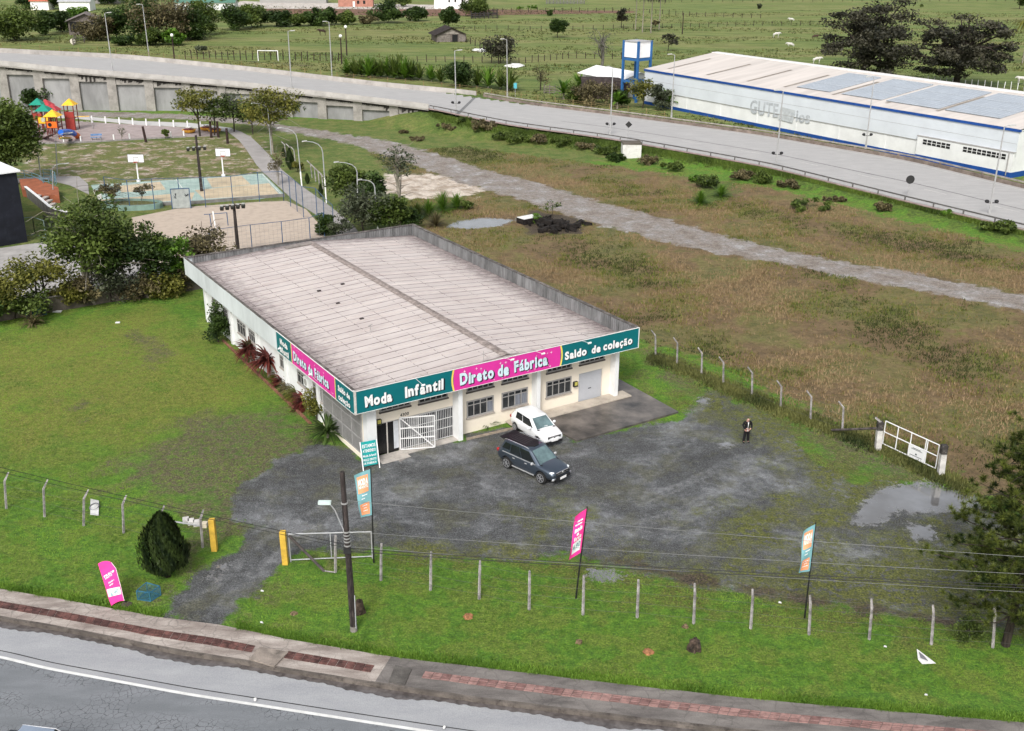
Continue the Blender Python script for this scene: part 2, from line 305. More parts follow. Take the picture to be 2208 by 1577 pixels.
def build_ground_material():
    N = gm.node_tree.nodes; L = gm.node_tree.links; b = N['Principled BSDF']
    tc = N.new('ShaderNodeTexCoord')
    def mapping(s):
        m = N.new('ShaderNodeMapping'); m.inputs['Scale'].default_value = s; L.new(tc.outputs['Object'], m.inputs[0]); return m.outputs[0]
    base = mapping((1, 1, 1)); stx = mapping((0.25, 1, 1))
    def noise(sc, det=5, ro=0.6, co=base, dist=0.0):
        n = N.new('ShaderNodeTexNoise'); n.inputs['Scale'].default_value = sc; n.inputs['Detail'].default_value = det; n.inputs['Roughness'].default_value = ro; n.inputs['Distortion'].default_value = dist; L.new(co, n.inputs[0])
        r_ = N.new('ShaderNodeMapRange'); r_.inputs[1].default_value = 0.30; r_.inputs[2].default_value = 0.70; L.new(n.outputs[0], r_.inputs[0]); return r_.outputs[0]
    def ramp(f, stops):
        r = N.new('ShaderNodeValToRGB'); e = r.color_ramp.elements
        while len(e) < len(stops): e.new(0.5)
        for q, (p, c) in zip(e, stops): q.position = p; q.color = (*c, 1)
        L.new(f, r.inputs[0]); return r.outputs[0]
    def math_(op, a, b_=None, c=None, clamp=False):
        m = N.new('ShaderNodeMath'); m.operation = op; m.use_clamp = clamp
        for i, v in enumerate((a, b_, c)):
            if v is None: continue
            if isinstance(v, (int, float)): m.inputs[i].default_value = v
            else: L.new(v, m.inputs[i])
        return m.outputs[0]
    def mix(f, a, c, kind='RGBA'):
        m = N.new('ShaderNodeMix'); m.data_type = kind; ia, ic = (6, 7) if kind == 'RGBA' else (2, 3)
        for i, v in ((0, f), (ia, a), (ic, c)):
            if isinstance(v, (int, float)): m.inputs[i].default_value = v
            elif isinstance(v, tuple): m.inputs[i].default_value = (*v, 1)
            else: L.new(v, m.inputs[i])
        return m.outputs[2 if kind == 'RGBA' else 0]
    n02, n1, n4, n15, n40 = noise(0.07, 4), noise(0.5, 6, .62), noise(2.5, 6, .7), noise(9, 5, .7), noise(28, 3, .7)
    nx = noise(0.35, 7, .7, stx, .4); nx2 = noise(1.2, 7, .75, stx, .6)
    def attr(nm): a = N.new('ShaderNodeAttribute'); a.attribute_name = nm; return a.outputs['Fac']
    def mask(nm, amp=1.0, wd=0.4, nz=None, off=0.0, fine=0.0):
        v = math_('MULTIPLY_ADD', math_('SUBTRACT', nz if nz is not None else n4, 0.5), amp * 2, attr(nm))
        if fine: v = math_('MULTIPLY_ADD', math_('SUBTRACT', n15, 0.5), fine * 2, v)
        return math_('MULTIPLY_ADD', v, 1 / wd, 0.5 + off / wd, clamp=True)
    G1 = ramp(n4, [(0.15, (0.045, 0.14, 0.009)), (0.5, (0.10, 0.225, 0.016)), (0.85, (0.20, 0.33, 0.03))])
    G2 = ramp(n15, [(0.1, (0.022, 0.06, 0.006)), (0.5, (0.08, 0.18, 0.013)), (0.9, (0.18, 0.32, 0.035))])
    grass = mix(0.55, G1, G2)
    dry = ramp(n1, [(0.40, (0.0, 0.0, 0.0)), (0.62, (1, 1, 1))])
    yg = ramp(n15, [(0.1, (0.085, 0.11, 0.014)), (0.55, (0.19, 0.21, 0.032)), (0.9, (0.30, 0.29, 0.08))])
    grass = mix(math_('MULTIPLY', dry, 0.45), grass, yg)
    c = mix(math_('MULTIPLY', mask('yel', 4, 5, n02), math_('MULTIPLY_ADD', n1, 1.3, 0.35, clamp=True)), grass, yg)
    brownl = ramp(n15, [(0.1, (0.04, 0.042, 0.02)), (0.5, (0.115, 0.10, 0.05)), (0.9, (0.22, 0.19, 0.12))])
    c = mix(math_('MULTIPLY', mask('worn', 3.0, 2.5, n1), ramp(n4, [(0.3, (.35, .35, .35)), (0.6, (1, 1, 1))])), c, brownl)
    # rough field: browns, ochres and greens
    F1 = ramp(n1, [(0.10, (0.035, 0.05, 0.012)), (0.35, (0.12, 0.08, 0.035)), (0.6, (0.24, 0.16, 0.09)), (0.85, (0.12, 0.155, 0.024))])
    F2 = ramp(n15, [(0.1, (0.03, 0.032, 0.012)), (0.5, (0.14, 0.115, 0.045)), (0.9, (0.28, 0.21, 0.11))])
    F3 = ramp(noise(0.13, 6, .6), [(0.2, (0.09, 0.135, 0.02)), (0.42, (0.16, 0.165, 0.03)), (0.58, (0.20, 0.12, 0.06)), (0.85, (0.13, 0.075, 0.04))])
    fieldc = mix(0.30, mix(0.55, F1, F3), F2); c = mix(mask('field', 1.8, 1.4, n1), c, fieldc)
    # pasture beyond the road
    pg = ramp(noise(0.06, 6, .65, stx, .3), [(0.15, (0.08, 0.145, 0.022)), (0.45, (0.14, 0.20, 0.036)), (0.7, (0.24, 0.22, 0.08)), (0.9, (0.14, 0.175, 0.036))])
    pg2 = ramp(nx, [(0.25, (0.045, 0.07, 0.016)), (0.5, (0.14, 0.175, 0.04)), (0.75, (0.24, 0.23, 0.10))])
    c = mix(mask('past', 1, 1.5, n1), c, mix(0.5, pg, pg2))
    c = mix(math_('MULTIPLY', mask('shoulder', 3, 3, n1), 0.7), c, ramp(n4, [(0.3, (0.10, 0.11, 0.025)), (0.7, (0.20, 0.18, 0.06))]))
    c = mix(math_('MULTIPLY', mask('dull', 2, 2, n1), 0.62), c, ramp(n1, [(0.15, (0.07, 0.085, 0.02)), (0.5, (0.13, 0.135, 0.04)), (0.85, (0.185, 0.165, 0.065))]))
    lg = ramp(n4, [(0.1, (0.028, 0.05, 0.010)), (0.5, (0.075, 0.125, 0.016)), (0.9, (0.13, 0.20, 0.026))])
    c = mix(math_('MULTIPLY', mask('lush', 2.0, 1.6, n1), 0.9), c, lg)
    # park lawn with bare sandy streaks
    ps = math_('MULTIPLY', mask('park', 1.5, 2, n1), ramp(noise(.42, 8, .72), [(0.50, (0, 0, 0)), (0.64, (.85, .85, .85))])); sandc = ramp(noise(.8, 6, .7), [(0.2, (0.26, 0.18, 0.12)), (0.55, (0.38, 0.29, 0.22)), (0.8, (0.62, 0.57, 0.53))])
    c = mix(math_('MULTIPLY', mask('park', 2, 2, n1), 0.55), c, ramp(n4, [(0.3, (0.10, 0.115, 0.025)), (0.7, (0.19, 0.175, 0.06))]))
    c = mix(ps, c, sandc)
    c = mix(mask('sand', 2.2, 1.2, n1), c, ramp(n1, [(0.3, (0.40, 0.32, 0.25)), (0.7, (0.66, 0.58, 0.50))]))
    tr = ramp(noise(0.45, 8, .7), [(0.1, (0.15, 0.115, 0.09)), (0.4, (0.26, 0.22, 0.19)), (0.68, (0.32, 0.30, 0.29)), (0.88, (0.52, 0.51, 0.52))])
    c = mix(mask('track', 1.2, 0.6, n1, fine=.3), c, mix(0.35, tr, ramp(n15, [(0.3, (0.12, 0.10, 0.085)), (0.7, (0.42, 0.38, 0.35))])))
    # gravel
    gpatch = noise(0.22, 8, .72, base, .25)
    gv = ramp(gpatch, [(0.15, (0.022, 0.022, 0.022)), (0.42, (0.07, 0.072, 0.073)), (0.60, (0.125, 0.13, 0.137)), (0.80, (0.32, 0.33, 0.345))])
    gv = mix(math_('MULTIPLY', mask('rut', .12, .22, n4), math_('MULTIPLY_ADD', n1, 1.6, -.45, clamp=True)), gv, (0.34, 0.345, 0.355))
    spk = ramp(noise(13, 5, .85), [(0.2, (0.010, 0.010, 0.011)), (0.5, (0.085, 0.088, 0.09)), (0.9, (0.42, 0.43, 0.44))])
    gravel = mix(0.50, gv, spk)
    gravel = mix(math_('MULTIPLY', ramp(noise(.35, 6, .7), [(0.50, (0, 0, 0)), (0.8, (1, 1, 1))]), 0.6), gravel, ramp(n15, [(0.2, (0.05, 0.052, 0.03)), (0.8, (0.17, 0.165, 0.10))]))
    mossc = ramp(n15, [(0.1, (0.025, 0.03, 0.012)), (0.5, (0.11, 0.125, 0.024)), (0.9, (0.24, 0.24, 0.055))])
    gm_ = mask('gravel', 0.9, 0.35, n1, fine=.35); c = mix(gm_, c, gravel)
    mm = math_('MULTIPLY', mask('moss', 3.0, 3.5, n1), ramp(n4, [(0.26, (0, 0, 0)), (0.48, (1, 1, 1))])); c = mix(math_('MULTIPLY', mm, 0.95), c, mossc)
    c = mix(mask('mud', .8, .6, n1, fine=.3), c, ramp(n15, [(0.3, (0.028, 0.022, 0.015)), (0.7, (0.12, 0.09, 0.06))]))
    c = mix(mask('terr', 1, 1, n1), c, ramp(n1, [(0.3, (0.10, 0.05, 0.03)), (0.7, (0.22, 0.12, 0.08))]))
    c = mix(mask('yard', .5, .5), c, ramp(n1, [(0.3, (0.42, 0.37, 0.33)), (0.7, (0.6, 0.56, 0.52))]))
    pm = mask('pud', 0.55, 0.22, n4, fine=.25); c = mix(pm, c, ramp(n1, [(0.2, (0.17, 0.165, 0.16)), (0.9, (0.27, 0.265, 0.265))]))
    mo = N.new('ShaderNodeMix'); mo.data_type = 'RGBA'; mo.blend_type = 'OVERLAY'; mo.inputs[0].default_value = .75; mg = ramp(noise(2.2, 12, .86), [(0.12, (.16, .16, .15)), (0.5, (.5, .5, .5)), (0.88, (.86, .86, .84))]); L.new(c, mo.inputs[6]); L.new(mg, mo.inputs[7]); c = mo.outputs[2]; c = mix(pm, c, ramp(n1, [(0.2, (0.26, 0.255, 0.25)), (0.9, (0.36, 0.36, 0.365))]))
    L.new(c, b.inputs['Base Color'])
    wet = math_('MULTIPLY', gm_, ramp(gpatch, [(0.45, (0, 0, 0)), (0.65, (1, 1, 1))]))
    r = mix(math_('MULTIPLY', wet, 0.6), 0.93, 0.42, 'FLOAT'); r = mix(pm, r, 0.02, 'FLOAT'); L.new(r, b.inputs['Roughness']); L.new(math_('MULTIPLY', pm, .6), b.inputs['Metallic'])
    b.inputs['Specular IOR Level'].default_value = 0.45
    hgt = math_('ADD', math_('MULTIPLY', n4, 0.6), math_('MULTIPLY', n15, 0.35)); hgt = math_('ADD', hgt, math_('MULTIPLY', n40, 0.12)); bp = N.new('ShaderNodeBump'); bp.inputs['Distance'].default_value = 0.22
    L.new(mix(pm, 0.75, 0.0, 'FLOAT'), bp.inputs['Strength']); L.new(hgt, bp.inputs['Height']); L.new(bp.outputs[0], b.inputs['Normal'])
build_ground_material()
# ================================================================ STREET IN FRONT
def strip(a, b, za, zb, mb=None, mi=0):
    mb = mb or MB(); n = len(a); V = [(*p[:2], za if not hasattr(za, '__len__') else za[i]) for i, p in enumerate(a)] + [(*p[:2], zb if not hasattr(zb, '__len__') else zb[i]) for i, p in enumerate(b)]
    return mb.add(V, [(i, i + 1, n + i + 1, n + i) for i in range(n - 1)][::1], mi)
def offs(Lp, d):
    T_ = np.gradient(Lp[:, :2], axis=0); T_ /= np.linalg.norm(T_, axis=1)[:, None]; return Lp[:, :2] + d * np.stack([-T_[:, 1], T_[:, 0]], 1)
def roadmat(name, c0, c1, crack, cscale, rough0, rough1, wet=False):
    m = bpy.data.materials.new(name); m.use_nodes = True; N = m.node_tree.nodes; L = m.node_tree.links; b = N['Principled BSDF']
    tc = N.new('ShaderNodeTexCoord'); mp = N.new('ShaderNodeMapping'); mp.inputs['Scale'].default_value = (0.35, 1.2, 1); mp.inputs['Rotation'].default_value = (0, 0, 0.12); L.new(tc.outputs['Object'], mp.inputs[0])
    n = N.new('ShaderNodeTexNoise'); n.inputs['Scale'].default_value = 1.1; n.inputs['Detail'].default_value = 8; n.inputs['Roughness'].default_value = .65; L.new(mp.outputs[0], n.inputs[0])
    f = N.new('ShaderNodeTexNoise'); f.inputs['Scale'].default_value = 22; f.inputs['Detail'].default_value = 3; L.new(tc.outputs['Object'], f.inputs[0])
    r = N.new('ShaderNodeValToRGB'); r.color_ramp.elements[0].position = .35; r.color_ramp.elements[1].position = .68; r.color_ramp.elements[0].color = (*c0, 1); r.color_ramp.elements[1].color = (*c1, 1); L.new(n.outputs[0], r.inputs[0])
    mx = N.new('ShaderNodeMix'); mx.data_type = 'RGBA'; mx.blend_type = 'OVERLAY'; mx.inputs[0].default_value = .35; L.new(r.outputs[0], mx.inputs[6]); L.new(f.outputs[0], mx.inputs[7]); col = mx.outputs[2]
    if crack:
        v = N.new('ShaderNodeTexVoronoi'); v.feature = 'DISTANCE_TO_EDGE'; v.inputs['Scale'].default_value = cscale; d = N.new('ShaderNodeTexNoise'); d.inputs['Scale'].default_value = 3; d.inputs['Detail'].default_value = 3
        L.new(tc.outputs['Object'], d.inputs[0]); va = N.new('ShaderNodeVectorMath'); va.operation = 'MULTIPLY_ADD'; va.inputs[1].default_value = (.35, .35, 0); L.new(d.outputs['Color'], va.inputs[0]); L.new(tc.outputs['Object'], va.inputs[2]); L.new(va.outputs[0], v.inputs[0])
        cr = N.new('ShaderNodeValToRGB'); cr.color_ramp.elements[0].position = 0.0; cr.color_ramp.elements[1].position = .045; cr.color_ramp.elements[0].color = (1, 1, 1, 1); cr.color_ramp.elements[1].color = (0, 0, 0, 1); L.new(v.outputs['Distance'], cr.inputs[0])
        p = N.new('ShaderNodeTexNoise'); p.inputs['Scale'].default_value = .55; p.inputs['Detail'].default_value = 3; L.new(mp.outputs[0], p.inputs[0]); pr = N.new('ShaderNodeValToRGB'); pr.color_ramp.elements[0].position = .42; pr.color_ramp.elements[1].position = .52; L.new(p.outputs[0], pr.inputs[0])
        mu = N.new('ShaderNodeMath'); mu.operation = 'MULTIPLY'; L.new(cr.outputs[0], mu.inputs[0]); L.new(pr.outputs[0], mu.inputs[1]); mc = N.new('ShaderNodeMath'); mc.operation = 'MULTIPLY'; mc.inputs[1].default_value = crack; L.new(mu.outputs[0], mc.inputs[0])
        m2 = N.new('ShaderNodeMix'); m2.data_type = 'RGBA'; m2.inputs[7].default_value = (.03, .03, .03, 1); L.new(mc.outputs[0], m2.inputs[0]); L.new(col, m2.inputs[6]); col = m2.outputs[2]
    L.new(col, b.inputs['Base Color']); rr = N.new('ShaderNodeMapRange'); rr.inputs[3].default_value = rough0; rr.inputs[4].default_value = rough1; L.new(n.outputs[0], rr.inputs[0]); L.new(rr.outputs[0], b.inputs['Roughness']); b.inputs['Specular IOR Level'].default_value = .4
    bp = N.new('ShaderNodeBump'); bp.inputs['Strength'].default_value = .25; bp.inputs['Distance'].default_value = .02; L.new(f.outputs[0], bp.inputs['Height']); L.new(bp.outputs[0], b.inputs['Normal'])
    return m
M_LANE = roadmat('asphalt_lane', (0.15, 0.16, 0.17), (0.21, 0.22, 0.235), .95, 3.4, .35, .62)
M_SHO = roadmat('concrete_shoulder', (0.29, 0.295, 0.31), (0.35, 0.355, 0.365), .0, 1, .35, .6)
M_WET = mat('wet_gutter', (0.14, 0.125, 0.12), .18, .3, 2.5, spec=.6, col2=(0.06, 0.052, 0.05))
WL = smooth_line(GP([(-1000, 1220), (-260, 1375), (0, 1416), (96, 1440), (400, 1496), (670, 1538), (930, 1578), (1300, 1632), (2000, 1720), (3200, 1860)], -0.13), 220, 3)
FARK = KERB[:, :2] + np.array([3.0, -40.0])
struct(strip(KERB, WL, -.16, -.135).build('street_shoulder', M_SHO)); struct(strip(WL, offs(WL, -26), -.135, -.10).build('street', M_LANE))
struct(strip(offs(WL, .07), offs(WL, -.09), -.127, -.127).build('edge_line', mat('road_paint', (0.72, 0.72, 0.70), .6, .1, 3, grime=.35, gcol=(.3, .3, .3), gscale=6)))
struct(strip(offs(WL, .42), offs(WL, .37), -.130, -.130).build('road_joint', mat('tar_joint', (0.03, 0.03, 0.03), .7, .3)))
gi = np.array([0.26 + .30 * max(0, math.sin(i * .067 + 1.1)) * (.8 + .2 * math.sin(i * .21)) + .05 * math.sin(i * 1.1) * math.sin(i * .31) for i in range(900)]); K4 = resample(KERB, 900); T4 = np.gradient(K4, axis=0); T4 /= np.linalg.norm(T4, axis=1)[:, None]
struct(strip(K4, K4 - np.maximum(.12, gi)[:, None] * np.stack([-T4[:, 1], T4[:, 0]], 1), -.150, -.150).build('gutter', M_WET))
# pavement slabs: a pale run, then a darker run to the right, with a ribbed tactile strip
M_W1 = roadmat('pale_pavement', (0.20, 0.165, 0.145), (0.46, 0.41, 0.37), .38, 1.3, .8, .9); M_W2 = roadmat('dark_pavement', (0.095, 0.085, 0.08), (0.22, 0.20, 0.185), .3, 1.1, .8, .9)
def cutx(Lp, pxs):
    q = np.array([proj((*p, 0))[0] for p in Lp]); return int(np.argmin(abs(q - pxs)))
def walkrun(p0, p1, m):
    a0, a1 = cutx(KERB, p0), cutx(KERB, p1); b0, b1 = cutx(LAWNE, p0 + 30), cutx(LAWNE, p1 + 30); n = 70
    n = 120; a = resample(KERB[a0:a1 + 1], n); b = resample(LAWNE[b0:b1 + 1], n); mb = MB(); k = offs(a, .16)
    jz = [0.035 + .012 * math.sin(i * .9) * math.sin(i * .23) for i in range(n)]
    strip(k, b, jz, jz, mb, 0); strip(a, k, [z + .004 for z in jz], jz, mb, 1); strip(a, a, -.17, [z + .004 for z in jz], mb, 1); strip(b, b, jz, -.1, mb, 0)
    return a, b, mb, m
mk = mat('kerb_stone', (0.22, 0.19, 0.165), .85, .25, 1.5, .5, 16, grime=.8, gcol=(.025, .02, .018), gscale=3)
wa, wb, mb, m = walkrun(-900, 812, M_W1); struct(mb.build('sidewalk', [m, mk])); wc, wd, mb, m = walkrun(812, 3050, M_W2); struct(mb.build('sidewalk', [m, mk]))
def tactile(a, b, f0, f1, s0, s1, m, n=320):
    A_ = resample(a, n); B_ = resample(b, n); i0, i1 = int(s0 * n), int(s1 * n); p = A_ + (B_ - A_) * f0; q = A_ + (B_ - A_) * f1; mb = MB()
    L_ = np.r_[0, np.cumsum(np.linalg.norm(np.diff(p, axis=0), axis=1))]; s = L_[i0] + .02
    while s < L_[min(i1, n - 1)] - .42:
        u = [np.array([np.interp(t, L_, X[:, k]) for k in (0, 1)]) for X, t in ((p, s), (p, s + .385), (q, s + .385), (q, s))]
        mb.prism([tuple(v) for v in u], .0, .056 + random.uniform(-.002, .003), random.choice([0, 0, 1])); 
        for r in range(4):
            f = (r + .5) / 4; c0 = u[0] * (1 - f) + u[3] * f; c1 = u[1] * (1 - f) + u[2] * f; mb.bar((*c0, .062), (*c1, .062), .035, .012, mi=random.choice([0, 1]))
        s += .41
    return mb.build('tactile_paving', m)
def segtac(px0, px1, run, f0, f1, mt):
    a, b = run; q = np.array([proj((*p, 0))[0] for p in resample(a, 320)]); struct(tactile(a, b, f0, f1, np.argmin(abs(q - px0)) / 320, np.argmin(abs(q - px1)) / 320, mt))
mt1 = [mat('red_tile', (0.16, 0.075, 0.065), .8, .3, 3, grime=.4), mat('red_tile_dark', (0.10, 0.05, 0.045), .8, .3, 3)]
mt2 = [mat('pink_tile', (0.33, 0.20, 0.18), .8, .15, 3, grime=.3), mat('pink_tile_dark', (0.22, 0.125, 0.115), .8, .2, 3)]
segtac(-800, 548, (wa, wb), .33, .56, mt1); segtac(600, 792, (wa, wb), .36, .60, mt1); segtac(895, 2900, (wc, wd), .42, .64, mt2)
# raised drain slab and a manhole slab in the pavement
def slab(name, pts, z, m, lab, cat): o = MB().prism([tuple(p) for p in GP(pts)], 0.0, z).build(name, m); return tag(o, lab, cat)
slab('drain_slab', [(538, 1425), (592, 1441), (622, 1410), (560, 1399)], .105, mat('slab_concrete', (0.33, 0.28, 0.24), .9, .15, 2, .4, 20, grime=.6), 'raised concrete drain slab breaking the red tactile strip beside the kerb', 'slab')
slab('manhole_cover', [(838, 1474), (873, 1480), (888, 1446), (852, 1437)], .085, mat('old_concrete', (0.13, 0.12, 0.11), .9, .2, 2, .4, 20, grime=.5), 'square dark concrete manhole slab where the pavement turns darker', 'manhole cover')
# ================================================================ HIGHWAY
M_HW = roadmat('highway_concrete', (0.34, 0.33, 0.325), (0.42, 0.41, 0.40), 0, 1, .55, .8)
mb = MB(); n = len(NEARL); V = [tuple(p) for p in NEARL] + [tuple(p) for p in FARL]; mb.add(V, [(i, i + 1, n + i + 1, n + i) for i in range(n - 1)]); hw = mb.build('highway', M_HW); struct(hw)
def along(f, dz=0.0): return NEARL * (1 - f) + FARL * f + np.array([0, 0, dz])
def line3(f, wd, i0, i1, dz=.012):
    a = along(f - wd, dz)[i0:i1]; b = along(f + wd, dz)[i0:i1]; m_ = MB(); k = len(a); return m_.add([tuple(p) for p in a] + [tuple(p) for p in b], [(i, i + 1, k + i + 1, k + i) for i in range(k - 1)])
wp = mat('faded_paint', (0.60, 0.59, 0.56), .7, .1, 2, grime=.5, gcol=(.4, .38, .37))
for f in (.05, .93): struct(line3(f, .004, 0, n).build('edge_line', wp))
dm = MB()
for i in range(I_AB, n - 4, 6):
    q = line3(.36, .004, i, i + 3); dm.add(q.V, q.Fc)
struct(dm.build('lane_line', wp)); struct(line3(.44, .006, n - 70, n - 22).build('lane_line', mat('tar_line', (0.2, 0.19, 0.19), .7, .2)))
ij = near_at(985); a = along(0)[ij]; b_ = along(1)[ij + 3]; dv = (NEARL[ij + 1] - NEARL[ij]); dv = dv / np.linalg.norm(dv) * .35
struct(MB().quad(a - dv + (0, 0, .014), a + dv + (0, 0, .014), b_ + dv + (0, 0, .014), b_ - dv + (0, 0, .014)).build('expansion_joint', mat('joint_strip', (0.20, 0.20, 0.20), .8, .2)))
M_CON = mat('weathered_concrete', (0.34, 0.32, 0.295), .9, .12, .6, .3, 8, grime=.5, gcol=(.12, .11, .10), gscale=.8)
def profile(Lp, poly, m, name, side=1, **k):        # sweep a cross-section (offset out, height) along a line
    T_ = np.gradient(Lp[:, :2], axis=0); T_ /= np.linalg.norm(T_, axis=1)[:, None]; Nn = np.stack([-T_[:, 1], T_[:, 0]], 1) * side; mb = k.pop('mb', None) or MB(); q = len(poly); V = []
    for p, nn in zip(Lp, Nn): V += [(p[0] + nn[0] * u, p[1] + nn[1] * u, p[2] + z) for u, z in poly]
    mb.add(V, [(i * q + j, i * q + (j + 1) % q, (i + 1) * q + (j + 1) % q, (i + 1) * q + j) for i in range(len(Lp) - 1) for j in range(q)] + [tuple(range(q)), tuple(range((len(Lp) - 1) * q, len(Lp) * q))][::1])
    return mb.build(name, m, k.get('parent'), world=True)
# viaduct: deck slab, near parapet, wall with piers and recessed panels
vd = T('viaduct_wall', 'long grey concrete retaining wall with piers and recessed panels carrying the highway behind the park', 'retaining wall', NEARL[20])
seg = NEARL[:I_AB + 1]; nl = -1
tn = np.gradient(seg[:, :2], axis=0); tn /= np.linalg.norm(tn, axis=1)[:, None]; OUT = np.stack([tn[:, 1], -tn[:, 0]], 1)      # towards the camera side
if OUT[len(seg) // 2][1] > 0: OUT = -OUT
sd_ = 1 if np.dot(OUT[5], np.array([-tn[5][1], tn[5][0]])) > 0 else -1
profile(seg, [(-1.2, -.25), (.12, -.25), (.12, -.03), (-1.2, -.03)], M_CON, 'deck_edge', sd_, parent=vd)
profile(seg, [(-.28, -.02), (.10, -.02), (.10, .15), (-.02, .82), (-.2, .82)], mat('parapet_concrete', (0.42, 0.40, 0.38), .85, .1, .5, .2, 8, grime=.3, gcol=(.2, .18, .17)), 'parapet', sd_, parent=vd)
M_STAIN = mat('black_stain', (0.045, 0.04, 0.037), .9, .3, 3)
M_WALL = mat('wall_panel_concrete', (0.30, 0.30, 0.30), .9, .14, .35, .3, 6, grime=.55, gcol=(.17, .17, .17), gscale=.5, stretch=(1, 1, .35))
wl = MB(); be = MB(); S = resample(np.column_stack([seg, OUT]), 260); Lc = np.r_[0, np.cumsum(np.linalg.norm(np.diff(S[:, :2], axis=0), axis=1))]
def at_s(s): return np.array([np.interp(s, Lc, S[:, k]) for k in range(5)])
tot = Lc[-1]; s = 0
def wallquad(mb, s0, s1, inset, z0, z1f):
    a, b = at_s(s0), at_s(s1); pa = a[:2] + a[3:5] * inset; pb = b[:2] + b[3:5] * inset; mb.quad((*pa, z0), (*pb, z0), (*pb, b[2] + z1f), (*pa, a[2] + z1f))
for k in range(int(tot / 2)): wallquad(wl, k * 2, min(tot, k * 2 + 2), -1.05, -.3, -.25)
wl.build('panel_wall', M_WALL, vd)
bay = 6.6; k = 0
while (k + 1) * bay < tot - 2:
    s0 = tot - (k + 1) * bay; p = at_s(s0); o = p[3:5]; t = np.array([-o[1], o[0]]); h = p[2] - .25
    q = MB(); 
    for (w0, in0) in ((.8, -.55),): q.obox((p[0] + o[0] * -.85, p[1] + o[1] * -.85, h / 2 - .2), t_ := (t[0] * w0, t[1] * w0, 0), (o[0] * .35, o[1] * .35, 0), (0, 0, h / 2 + .2))
    q.build('pier', M_CON, vd)
    c = at_s(s0 + bay / 2); o2 = c[3:5]; t2 = np.array([-o2[1], o2[0]])
    MB().obox((c[0] - o2[0] * .80, c[1] - o2[1] * .80, c[2] - .85), (t2[0] * (bay / 2 - .82), t2[1] * (bay / 2 - .82), 0), (o2[0] * .26, o2[1] * .26, 0), (0, 0, .58)).build('beam', M_CON, vd)
    k += 1
# running black damp stain under the deck edge, as a proud ragged skin
st = MB(); st_s = np.linspace(0, tot - .5, 330); rr = np.random.default_rng(3); pr = 0
for i in range(len(st_s) - 1):
    a, b = at_s(st_s[i]), at_s(st_s[i + 1]); dr = .40 + .16 * rr.random() + (.9 * rr.random() if (math.sin(st_s[i] * .11 + 1) > .55 and rr.random() < .45) else 0) + (.35 if rr.random() < .06 else 0)
    pa = a[:2] + a[3:5] * -.51; pb = b[:2] + b[3:5] * -.51; st.quad((*pa, a[2] - .26 - dr), (*pb, b[2] - .26 - dr * .8), (*pb, b[2] - .26), (*pa, a[2] - .26))
st.build('damp_stain', M_STAIN, vd)
# far barrier (solid concrete, thick rail further right) and near guardrail
fb = T('highway_barrier', 'pale concrete barrier along the far edge of the highway', 'barrier', FARL[30])
profile(FARL[:I_AB + 8], [(.05, -.3), (-.25, -.3), (-.18, .3), (-.1, .85), (.05, .85)], mat('barrier_concrete', (0.40, 0.375, 0.35), .85, .12, .4, .2, 8, grime=.35, gcol=(.2, .18, .16)), 'barrier_wall', -1 if sd_ > 0 else 1, parent=fb)
fr = T('median_barrier', 'low brown-grey concrete barrier with a rail on top between highway and white warehouse', 'barrier', FARL[120])
s2 = -1 if sd_ > 0 else 1; F2L = FARL[I_AB + 8:]
M_BR = mat('brown_concrete', (0.24, 0.195, 0.165), .9, .2, .5, .3, 8, grime=.6, gcol=(.08, .06, .05))
profile(F2L, [(-.2, -.4), (.25, -.4), (.25, .45), (-.2, .45)], M_BR, 'barrier_wall', s2, parent=fr)
profile(F2L, [(.05, .62), (.22, .62), (.22, .8), (.05, .8)], mat('rail_grey', (0.34, 0.31, 0.28), .7, .2, 1), 'rail', s2, parent=fr)
for i in range(0, len(F2L), 4): p = F2L[i]; MB().box(p[0] - .12, p[1] - .12, p[2] + .4, p[0] + .12, p[1] + .12, p[2] + .66).build('post', M_BR, fr)
gr = T('guardrail', 'low dark metal guardrail on short posts along the near highway edge above the bank', 'guardrail', NEARL[120])
GL = NEARL[I_AB:]; M_GR = mat('dull_steel', (0.16, 0.155, 0.15), .6, .2, 1, metal=.2)
profile(GL, [(-.35, .45), (-.29, .45), (-.29, .62), (-.35, .62)], M_GR, 'rail', sd_, parent=gr)
ss = np.r_[0, np.cumsum(np.linalg.norm(np.diff(GL[:, :2], axis=0), axis=1))]; q = 1.0
while q < ss[-1]:
    p = np.array([np.interp(q, ss, GL[:, k]) for k in range(3)]); i = min(len(OUT) - 1, 0); MB().box(p[0] - .07, p[1] + .3 - .07, p[2] - .3, p[0] + .07, p[1] + .3 + .07, p[2] + .58).build('post', M_GR, gr); q += 4.0
struct(profile(GL, [(.15, -.02), (-.15, -.02), (-.15, .10), (.15, .10)], mat('pink_kerb', (0.36, 0.27, 0.25), .9, .15, 1), 'kerb', sd_))
# ================================================================ STORE
SA = np.array([-9.189, 58.016]); SY = .5734; SW, SL, SZT, SZB = 21.22, 32.94, 5.24, 3.79
SE_ = np.array([math.cos(SY), math.sin(SY)]); SN_ = np.array([-math.sin(SY), math.cos(SY)])
def PV(px, py, axis, val):          # sight line onto a plane of the store, in store coordinates
    D_ = ray(px, py); nn = SE_ if axis == 0 else SN_; t = (val + SA @ nn) / (D_[:2] @ nn); q = D_ * t; l = q[:2] - SA; return float(l @ SE_), float(l @ SN_), float(q[2] + PH)
store = T('store', 'low cream shop hall with a wide stained pale roof and teal and pink fascia signs', 'shop building', (*SA, 0), SY)
def SB(mb, name, m, parent=None, **k): return mb.build(name, m, parent or store, world=False, **k)
M_CREAM = mat('cream_paint', (0.84, 0.76, 0.64), .85, .03, .6, .08, 20, grime=.12, gcol=(.58, .50, .40))
